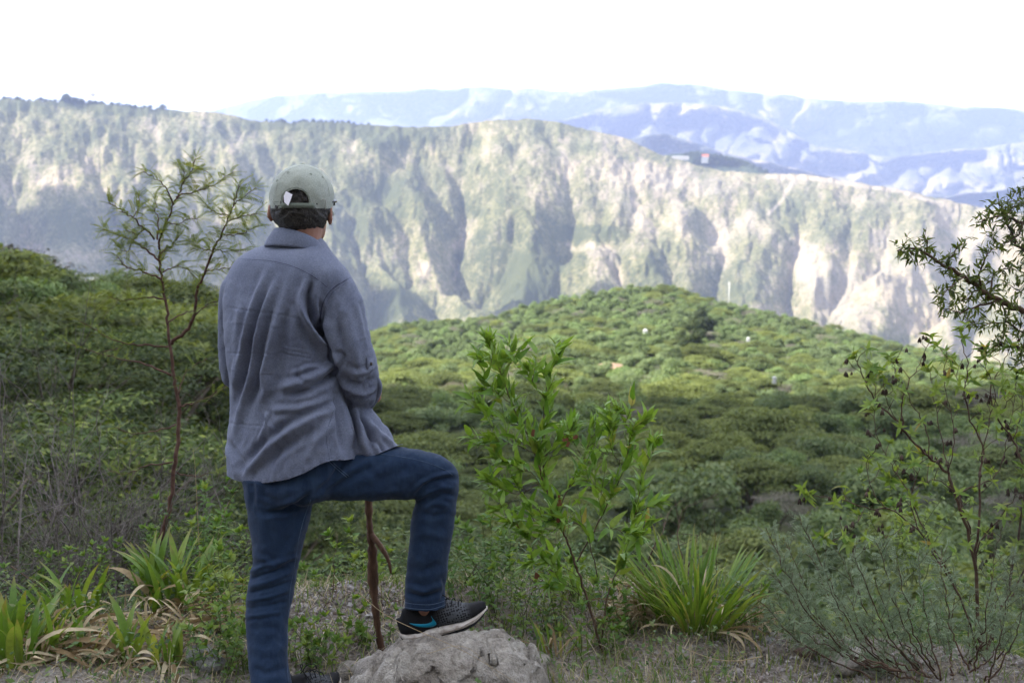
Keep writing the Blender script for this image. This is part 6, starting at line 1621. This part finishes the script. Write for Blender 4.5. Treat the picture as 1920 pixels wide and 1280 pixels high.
def dead_pile(px, py, n, spread, L, label, seed, h=.10, tall=False):
    r = random.Random(seed); c = on_ground(px, py); root = empty('dry_leaf_heap', tuple(c)); tag(root, label, 'dead leaves', 'heaps of dry curled strap leaves')
    for k in range(n):
        a = r.uniform(0, 6.283); q = math.sqrt(r.random()); p = c + Vector((math.cos(a) * q * spread[0], math.sin(a) * q * spread[1], 0)); p.z = GZ(p.x, p.y) + h * (1 - q) * r.random() + .012
        d = Vector((r.gauss(0, 1), r.gauss(0, .7), r.gauss(.1 if not tall else -.3, .35))).normalized()
        put(r.choice(DRY), root, p, basis(d, (0, 0, 1), r.uniform(-1.5, 1.5)), L * r.uniform(.5, 1.2), 'dry_leaf', r.uniform(.8, 1.5))
dead_pile(250, 1240, 240, (.42, .24), .19, 'wide litter of dry curled leaves round the left clumps', 31)
dead_pile(120, 1262, 90, (.25, .12), .18, 'dry curled leaves beside the corner clump', 32)
dead_pile(360, 1190, 110, (.20, .16), .18, 'dry leaves under the largest left clump', 33)
dead_pile(1196, 1192, 230, (.12, .08), .15, 'brown hanging mass of dead leaves left of the big grassy clump', 34, h=.26, tall=True)
dead_pile(1370, 1195, 90, (.16, .10), .15, 'dry leaf bases under the big grassy clump', 35, h=.08)

# ---- dead thorn scrub at the left
def dead_scrub(px, py, Y, label, seed, n=26, H=1.0, lean=.25, mat=STEM_GY, green=0):
    r = random.Random(seed); b = P(px, py, Y); root = empty('dead_shrub', tuple(b)); tag(root, label, 'dead shrub', 'tangled dead shrubs at the left')
    mb = MB()
    def grow(p, d, L, rad, dep):
        pts = [p]; dd = d.copy(); k = 5
        for i in range(k):
            dd = (dd + Vector((r.gauss(0, .16), r.gauss(0, .16), r.gauss(.02, .13)))).normalized(); pts.append(pts[-1] + dd * L / k)
        mb.tube([q - b for q in pts], list(np.linspace(rad, rad * .45, k + 1)), 4, False)
        if dep > 0:
            for q in range(r.randint(2, 4)):
                i = r.randint(1, k); o = (dd + Vector((r.gauss(0, .6), r.gauss(0, .6), r.gauss(.1, .45)))).normalized()
                grow(pts[i], o, L * r.uniform(.45, .75), rad * .5, dep - 1)
    for k in range(n):
        p = b + Vector((r.gauss(0, .22), r.gauss(0, .2), -.1)); grow(p, Vector((r.gauss(lean, .45), r.gauss(0, .3), 1)).normalized(), H * r.uniform(.5, .95), .0060, 3)
    mb.build('stem', mat, root)
dead_scrub(40, 1170, 5.3, 'grey tangled dead thorn shrub at the left edge', 41, 24, .85, .1)
dead_scrub(150, 1150, 5.5, 'dense tangle of dead grey twigs in front of the left slope', 42, 28, .85, .25)
dead_scrub(255, 1120, 5.7, 'dead twiggy shrub behind the sapling trunk, leaning right', 43, 18, .75, .35)
dead_scrub(60, 1080, 6.6, 'tall pale dead twigs rising at the far left', 45, 12, 1.35, .05)
dead_scrub(655, 1235, 4.35, 'low dead twigs beside the walking stick', 46, 9, .42, .05, STEM_BR)
dead_scrub(960, 1200, 4.3, 'thin dry twigs in front of the running shoe toe', 47, 6, .35, .1, STEM_BR)
dead_scrub(1230, 1120, 4.6, 'dry twigs behind the big grassy clump', 48, 7, .4, 0, STEM_BR)

# ---- leafy weeds
WL = [me_of('leaf', lance(1, .20 + .05 * i, .2 + .15 * i, .2, 4, .5), L_WED) for i in range(3)]
def weed(px, py, Y, H, n, label, seed, lf=.035, spread=.35, dens=.028, name='weed', mat=STEM_GN, group='leafy weeds on the ledge', lim=70):
    r = random.Random(seed); b = P(px, py, Y); b.z = min(b.z, GZ(b.x, b.y)) if Y < 4.7 else b.z
    root = empty(name, tuple(b)); tag(root, label, 'weed', group); mb = MB(); items = []
    for k in range(n):
        dd = Vector((r.gauss(0, spread), r.gauss(0, spread), 1)).normalized(); p = b + Vector((r.gauss(0, .04), r.gauss(0, .04), -.03)); pts = [p]; h = H * r.uniform(.55, 1.1); m_ = 7
        for i in range(m_): dd = (dd + Vector((r.gauss(0, .12), r.gauss(0, .12), .04))).normalized(); pts.append(pts[-1] + dd * h / m_)
        mb.tube([q - b for q in pts], list(np.linspace(.0026, .0009, m_ + 1)), 4, False)
        ang = r.random() * 6
        for i in range(1, m_):
            kk = max(1, int(h / m_ / dens))
            for q in range(kk * 2):
                ang += 2.0; ax = (pts[i + 1] - pts[i]).normalized(); o = Matrix.Rotation(ang, 3, ax) @ ax.orthogonal().normalized()
                items.append((r.choice(WL), pts[i].lerp(pts[i + 1], r.random()), basis((o + ax * .6).normalized(), ax + rv(.3)), lf * r.uniform(.6, 1.2)))
        for q in range(5):
            o = Matrix.Rotation(q * 1.3, 3, dd) @ dd.orthogonal().normalized(); items.append((r.choice(WL), pts[-1], basis((o * .6 + dd).normalized(), dd + rv(.3)), lf * 1.15))
    mb.build('stem', mat, root); leaves(items, root, L_WED, lim)
W = [(430, 1190, 4.15, .30, 9, 'bright leafy weed left of the standing knee'), (412, 1250, 3.85, .20, 7, 'leafy weed at the foot of the standing leg'), (448, 1235, 3.9, .22, 6, 'small weed touching the standing leg'), (395, 1060, 5.0, .32, 8, 'leafy weed under the thorn scrub beside the jeans'),
     (640, 1150, 4.65, .30, 4, 'tall weed between the legs'), (585, 1180, 4.55, .24, 4, 'weed behind the standing calf'), (668, 1190, 4.5, .24, 4, 'weed left of the walking stick'), (735, 1160, 4.6, .34, 7, 'weed right of the walking stick'), (610, 1240, 4.0, .20, 8, 'low weed in front of the gravel bank'),
     (560, 1255, 3.9, .16, 6, 'low weed beside the standing shoe'), (690, 1215, 4.1, .15, 5, 'low weed at the stick tip'), (880, 1160, 4.5, .34, 7, 'weed behind the running shoe'), (925, 1150, 4.4, .34, 6, 'weed above the running shoe toe'), (975, 1180, 4.2, .28, 6, 'weed between shoe toe and leafy shrub'),
     (1030, 1190, 4.2, .26, 7, 'weed under the left side of the leafy shrub'), (1120, 1225, 3.95, .20, 7, 'dark weed at the leafy shrub foot'), (1165, 1200, 4.1, .24, 6, 'weed between leafy shrub and dead leaves'), (1395, 1140, 4.5, .2, 5, 'weed behind the big grassy clump'), (1080, 1160, 4.5, .3, 6, 'weed behind the leafy shrub stem'),
     (180, 1120, 4.9, .22, 9, 'bright low weed below the dead thorn scrub'), (270, 1095, 5.0, .24, 9, 'bright weed under the sapling'), (90, 1130, 4.9, .2, 8, 'low weed left of the bright weeds'), (1880, 1180, 4.3, .5, 9, 'tall green weed behind the silvery shrub'), (1760, 1120, 4.6, .42, 8, 'green weed behind the daisy shrub stems'), (1700, 1080, 4.9, .42, 8, 'green weed left of the daisy shrub stems'), (1920, 1090, 4.6, .6, 8, 'tall weed at the right edge'),
     (355, 1120, 4.75, .28, 8, 'green weed behind the largest left strap clump'), (460, 1150, 4.7, .34, 7, 'weed close behind the standing knee')]
for k, (px, py, Y, H, n, lab) in enumerate(W): weed(px, py, Y, H * 1.25, int(n * 1.5), lab, 300 + k, lf=.030 if H < .3 else .036, dens=.020, lim=60)

# ---- bushes on the bank just below the ledge
def proto_bush(seed, mat, n=5200, size=.020):
    rng = np.random.default_rng(seed); Ls = []
    for k in range(26):
        a = rng.random() * 6.283; z = .15 + .8 * rng.random(); q = .62 * math.sqrt(rng.random()); s = .10 + .16 * rng.random()
        Ls.append((math.cos(a) * q, math.sin(a) * q, z, s, s, s * .8))
    V, Q_ = leaf_cloud(Ls, n, size, rng, up=.45, aspect=.42, shell=.95, droop=.1)
    t = MB()
    for k in range(16):
        l = Ls[rng.integers(len(Ls))]; b = Vector(l[:3]); t.tube(catmull([Vector((0, 0, -.3)), b * .4 + Vector((0, 0, .1)), b], 4), list(np.linspace(.012, .003, 9)), 4)
    me = mesh_np('foliage', V, Q_, smooth=False); me.materials.append(mat); tm = t.mesh('stem'); tm.materials.append(STEM_BR); return me, tm
M_BNK = leafmat('bank_leaf_shaded', (.030, .052, .016), (.070, .115, .030), (.14, .185, .055), big=(.6, (1.4, 1.35, 1.2)), trans=.3, rough=.6, spec=.15)  # leaf tone darkened to stand in for the shade beneath the shrubs
BUSHP = [proto_bush(51, M_BNK), proto_bush(52, M_FIN), proto_bush(53, M_BNK), proto_bush(54, M_BSH, 3600), proto_bush(55, M_FIN, 7000, .015)]
def bank_bushes():
    rng = np.random.default_rng(88); bands = [(6.1, 5.3), (7.3, 6.2), (9, 7.6), (11.5, 9.6), (15, 12.5), (20, 17), (26, 22)]
    k = 0
    for r, _ in bands:
        p = -120 + rng.random() * 60
        while p < 2060:
            rr_ = r * (1 + .06 * rng.normal()); az = math.atan((p - 960) / F); x, y = math.sin(az) * rr_, math.cos(az) * rr_
            s = (.55 + .35 * rng.random()) * (1 if r < 8 else 1.5 if r < 12 else 2.2 if r < 16 else 3.0 if r < 22 else 3.6)
            if p < 480 and 8 < r: p += 300 * s / r * 6; continue
            me, tm = BUSHP[int(rng.integers(5))]
            t = empty('bush', (x, y, GZ(x, y) - .08), rng.random() * 6.28); t.scale = (s, s, s * (.8 if r < 8 else 1))
            lm = [(480, 'behind the left strap clumps'), (640, 'behind the standing leg'), (760, 'behind the walking stick'), (900, 'behind the raised shin'), (1010, 'left of the leafy shrub'), (1130, 'behind the leafy shrub stem'), (1250, 'right of the leafy shrub'), (1400, 'behind the big grassy clump'), (1560, 'behind the silvery shrub tips'), (1720, 'left of the daisy shrub'), (1880, 'behind the daisy shrub'), (9999, 'by the right edge')]
            wh = 'just over the ledge edge' if r < 7 else 'a step down the bank' if r < 8.5 else 'part way down the bank' if r < 12 else 'lower on the bank' if r < 17 else 'low on the bank' if r < 23 else 'at the bank foot'
            tag(t, 'bushy shrub %s, %s' % (wh, next(v for q, v in lm if p < q)), 'bush', 'bushes on the bank below the ledge')
            link('foliage', me, None, t); link('stem', tm, None, t); k += 1
            p += 1.05 * s / r * F * (1.0 + .5 * rng.random())
bank_bushes()

# ---- grass and low cover
def cover():
    rng = np.random.default_rng(91); Vs = []; n = 0
    def blades(count, fx, L, W_, up, mat, name, lab):
        B = fx(count); a = rng.uniform(0, 6.283, count); l = L * (.4 + .9 * rng.random(count)); ln = rng.uniform(up[0], up[1], count)
        d = np.stack([np.cos(a) * ln, np.sin(a) * ln, np.ones(count)], -1); d = unit(d); s = np.stack([-np.sin(a), np.cos(a), 0 * a], -1) * (W_ * (.6 + .8 * rng.random(count)))[:, None]
        z = ground_z(B[:, 0], B[:, 1]); b = np.stack([B[:, 0], B[:, 1], z - .004], -1)
        m_ = b + d * (l * .55)[:, None]; tip = b + d * l[:, None]; tip[:, 2] -= l * .28 * ln; tip[:, :2] += d[:, :2] * (l * .25)[:, None]
        V = np.stack([b - s, b + s, m_ + s * .8, m_ - s * .8, tip], 1).reshape(-1, 3)
        Fs = []
        for i in range(count): q = i * 5; Fs.append((q, q + 1, q + 2, q + 3)); Fs.append((q + 3, q + 2, q + 4))
        tag(link(name, mesh_np(name, V, Fs), mat), lab, kind='stuff')
    G = leafmat('short_grass', (.08, .13, .03), (.14, .20, .05), (.24, .24, .10)); Dm = leafmat('dry_grass', (.20, .15, .09), (.32, .26, .17), (.46, .40, .29), trans=.2)
    def left(c): return np.stack([rng.uniform(-2.6, -.25, c), 3.0 + 1.95 * rng.random(c) ** .8], -1)
    def mid(c): return np.stack([rng.normal(.2, .55, c), rng.uniform(3.4, 4.9, c)], -1)
    def right(c): return np.stack([rng.uniform(.3, 2.6, c), rng.uniform(3.2, 4.9, c)], -1)
    blades(3000, left, .07, .0030, (.2, 1.0), G, 'grass', 'short green grass between the left clumps'); blades(2600, left, .11, .0020, (.4, 2.6), Dm, 'dry_grass', 'fallen dry grass between the left clumps')
    blades(1500, mid, .13, .0013, (.2, 2.0), Dm, 'dry_grass', 'thin dry grass round the boulder'); blades(2600, mid, .08, .0022, (.2, .9), G, 'grass', 'sparse green grass round the boulder'); blades(1800, right, .12, .0013, (.3, 2.4), Dm, 'dry_grass', 'thin dry grass over the right gravel'); blades(1800, right, .09, .0020, (.2, .9), G, 'grass', 'sparse green grass over the right gravel')
    # low leafy cover along the edge of the ledge
    c = 26000; x = rng.uniform(-2.9, 2.9, c); y = rng.normal(4.68, .24, c) - .35 * sstep(.5, 1.1, x) + (rng.random(c) < .45) * rng.uniform(-1.1, 0, c); h = rng.random(c) ** 1.5 * .20 * (.4 + fbm(x * 3, y * 3, 6, 3))
    C = np.stack([x, y, ground_z(x, y) + h], -1); k = (fbm(x * 2.2, y * 2.2, 66, 3) > .42) & ~((np.abs(x + .56) < .40) & (y < 4.66)) & ~((x > .75) & (y < 4.0)); C = C[k]; m_ = len(C)
    nr = unit(rand_unit(m_, rng) * .7 + np.array([0, -.2, 1])); a = unit(np.cross(nr, rand_unit(m_, rng))); b = np.cross(nr, a); s = (.006 + .010 * rng.random(m_))[:, None]
    V, Q_ = quads(C, a * s, b * s * .5); tag(link('ground_cover', mesh_np('ground_cover', V, Q_, smooth=False), leafmat('cover_leaf', (.035, .07, .018), (.075, .135, .032), (.15, .18, .06))), 'low leafy cover along the edge of the ledge', kind='stuff')
cover()
# tall dry stalks
def stalk(pl, Y, r, lab, mat=L_DRY):
    b = P(*pl[0], Y); root = MB(); root.tube([q - b for q in catmull([P(x, y, Y) for x, y in pl], 6)], [max(.0006, r * (1 - .7 * i / (6 * (len(pl) - 1)))) for i in range(6 * (len(pl) - 1) + 1)] if len(pl) > 2 else [r] * 7, 4)
    o = root.build('dry_stalk', mat, loc=b); tag(o, lab, 'dry stalk', 'tall dry stalks')
stalk([(372, 1120), (374, 1050), (370, 960), (366, 880), (362, 840)], 4.7, .0022, 'tall pale dry stalk right of the sapling trunk')
stalk([(392, 1100), (405, 1020), (425, 950), (452, 910)], 4.8, .0018, 'forked dry stalk leaning towards the shirt hem')
stalk([(672, 1110), (720, 1150), (780, 1180), (860, 1215), (930, 1255), (985, 1290)], 3.35, .0013, 'long dry grass stalk slanting across in front of the shoe')
stalk([(800, 1225), (860, 1210), (900, 1230), (940, 1275)], 3.45, .0010, 'short curved dry stalk over the boulder')
stalk([(1430, 1230), (1380, 1238), (1330, 1232), (1260, 1200), (1240, 1150)], 3.7, .0020, 'curved dry runner below the big grassy clump')
stalk([(20, 1060), (90, 1110), (150, 1160), (190, 1185)], 4.3, .0022, 'long bare dark twig across the left clumps', STEM_BR)
stalk([(0, 1130), (60, 1148), (120, 1155), (190, 1150)], 4.3, .0020, 'curved bare dark twig at the left edge', STEM_BR)
stalk([(1345, 1130), (1343, 1060), (1340, 985), (1338, 960)], 4.4, .0018, 'dark upright stalk above the big grassy clump', STEM_BR)

# ---- things seen far off
def far_bits():
    WH = (lambda m: m.surf((.52, .52, .50), .8, .1))(N('weathered_white'))
    def hut(px, py, r, w_, h, name, lab, cat):
        az = math.atan((px - 960) / F); c = P(px, py, math.cos(az) * r); root = empty(name, tuple(c)); tag(root, lab, cat); mb = MB()
        mb.add([(-w_, -w_, -.5), (w_, -w_, -.5), (w_, w_, -.5), (-w_, w_, -.5), (-w_, -w_, h), (w_, -w_, h), (w_, w_, h), (-w_, w_, h)], [(0, 1, 5, 4), (1, 2, 6, 5), (2, 3, 7, 6), (3, 0, 4, 7), (4, 5, 6, 7)]); mb.build('wall', WH, root, False)
        rf = MB(); rf.add([(-w_ * 1.15, -w_ * 1.15, h + .02), (w_ * 1.15, -w_ * 1.15, h + .02), (w_ * 1.15, w_ * 1.15, h + .02), (-w_ * 1.15, w_ * 1.15, h + .02), (0, 0, h + w_ * .9)], [(0, 1, 4), (1, 2, 4), (2, 3, 4), (3, 0, 4)]); rf.build('roof', WH, root, False)
    hut(1452, 712, 165, .24, .35, 'shrine', 'small white pointed shrine showing among the flat-topped crowns', 'shrine'); hut(1210, 622, 300, .5, .4, 'hut', 'tiny white hut on the slope left of the dark round tree', 'hut'); hut(1403, 636, 285, .34, .3, 'hut', 'tiny white hut right of the dark round tree', 'hut')
    pm_ = MB(); c = P(1367, 556, 470); pm_.tube([(0, 0, -8), (0, 0, 6.2)], .22, 8); pm_.tube([(-1.0, 0, 5.2), (1.0, 0, 5.2)], .09, 5); o = pm_.build('utility_pole', (lambda m: m.surf((.45, .44, .42), .8, .1))(N('concrete_pole')), loc=c); tag(o, 'pale utility pole on the hilltop skyline', 'pole')
    # bare red clearing
    th = np.linspace(0, 6.283, 24, endpoint=False); c = P(1146, 686, 226); V = [(0, 0, .6)] + [(math.cos(t) * 2.3 * (1 + .2 * math.sin(3 * t)), math.sin(t) * 5, 0) for t in th]
    cl = MB(); cl.add(V, [(0, 1 + i, 1 + (i + 1) % 24) for i in range(24)]); o = cl.build('clearing', (lambda m: m.surf(m.ramp(m.noise(1.5, 4, .6, m.pos()), [(.3, (.20, .13, .085)), (.7, (.30, .20, .14))]), .95, .1))(N('red_earth')), loc=c); tag(o, kind='structure')
    # farm on the knoll
    c = P(1322, 297, 2840); root = empty('farmhouse', tuple(c)); tag(root, 'orange-roofed farmhouse on the wooded knoll behind the ridge', 'house')
    mb = MB(); w_, d_, h = 8, 5, 4; mb.add([(-w_, -d_, -12), (w_, -d_, -12), (w_, d_, -12), (-w_, d_, -12), (-w_, -d_, h), (w_, -d_, h), (w_, d_, h), (-w_, d_, h)], [(0, 1, 5, 4), (1, 2, 6, 5), (2, 3, 7, 6), (3, 0, 4, 7)]); mb.build('wall', WH, root, False)
    rf = MB(); rf.add([(-w_ - 1, -d_ - 1, h), (w_ + 1, -d_ - 1, h), (w_ + 1, d_ + 1, h), (-w_ - 1, d_ + 1, h), (-w_, 0, h + 6), (w_, 0, h + 6)], [(0, 1, 5, 4), (2, 3, 4, 5), (1, 2, 5), (3, 0, 4)]); rf.build('roof', (lambda m: m.surf((.34, .10, .05), .8, .1))(N('orange_tile')), root, False)
    c = P(1276, 294, 2830); o = MB(); o.add([(-20, -5, -8), (20, -5, -8), (20, 5, -8), (-20, 5, -8), (-20, -5, 1), (20, -5, 1), (20, 5, 2), (-20, 5, 2)], [(0, 1, 5, 4), (1, 2, 6, 5), (2, 3, 7, 6), (3, 0, 4, 7), (4, 5, 6, 7)]); tag(o.build('shed', (lambda m: m.surf((.42, .40, .38), .8, .1))(N('shed_wall')), smooth=False, loc=c), 'long low pale shed left of the orange-roofed farmhouse', 'shed')
    r = random.Random(9)
    for k, (px, py) in enumerate([(1256, 297), (1264, 294), (1285, 289), (1296, 288), (1306, 287), (1340, 291), (1350, 293), (1362, 296), (1374, 298), (1388, 302), (1400, 306), (1412, 311), (1425, 316), (1436, 321), (1332, 300), (1310, 303), (1345, 304), (1365, 308)]):
        c = P(px, py, 2835); s = r.uniform(2.2, 3.2); tree(('drk', 0), c.x, c.y, s, r.random() * 6, 'dark tree round the farmhouse on the knoll', 'trees on the knoll', c.z - s * 3.2, .9)
    # lookout tower frame among the rim trees
    v = crest_point(168); t = MB()
    for sx in (-3, 3):
        for sy in (-3, 3): t.tube([(sx, sy, -5), (sx * .8, sy * .8, 20)], .5, 5)
    t.add([(-4, -4, 16), (4, -4, 16), (4, 4, 16), (-4, 4, 16), (-4, -4, 22), (4, -4, 22), (4, 4, 22), (-4, 4, 22)], [(0, 1, 5, 4), (1, 2, 6, 5), (2, 3, 7, 6), (3, 0, 4, 7), (4, 5, 6, 7), (0, 1, 2, 3)])
    tag(t.build('water_tower', (lambda m: m.surf((.42, .38, .38), .8, .1))(N('weathered_tank')), smooth=False, loc=Vector((float(v[0]), float(v[1]) + 10, float(v[2])))), 'pale tank on legs above the rim trees at the upper left', 'tower')
far_bits()

def dedupe():
    """look-alikes that still share a label are told apart by their order from the left"""
    by = {}
    for o in COL.objects:
        if o.parent is None and o.get('label') and o.get('category'): by.setdefault(o['label'], []).append(o)
    orders = ['first', 'second', 'third', 'fourth', 'fifth', 'sixth', 'seventh', 'eighth', 'ninth', 'tenth', 'eleventh', 'twelfth', 'thirteenth', 'fourteenth', 'fifteenth', 'sixteenth', 'seventeenth', 'eighteenth', 'nineteenth', 'twentieth']
    for lab, os_ in by.items():
        n = len(os_)
        if n < 2 or n > 20: continue
        os_.sort(key=lambda o: o.location.x / max(.1, o.location.y)); nw = len(lab.replace(',', '').split())
        for i, o in enumerate(os_):
            if n == 2: e = ['left one', 'right one'][i]
            elif n == 3: e = ['left one', 'middle one', 'right one'][i]
            else: e = orders[i] + ' from left'
            if nw + len(e.split()) <= 16: o['label'] = lab + ', ' + e
dedupe()
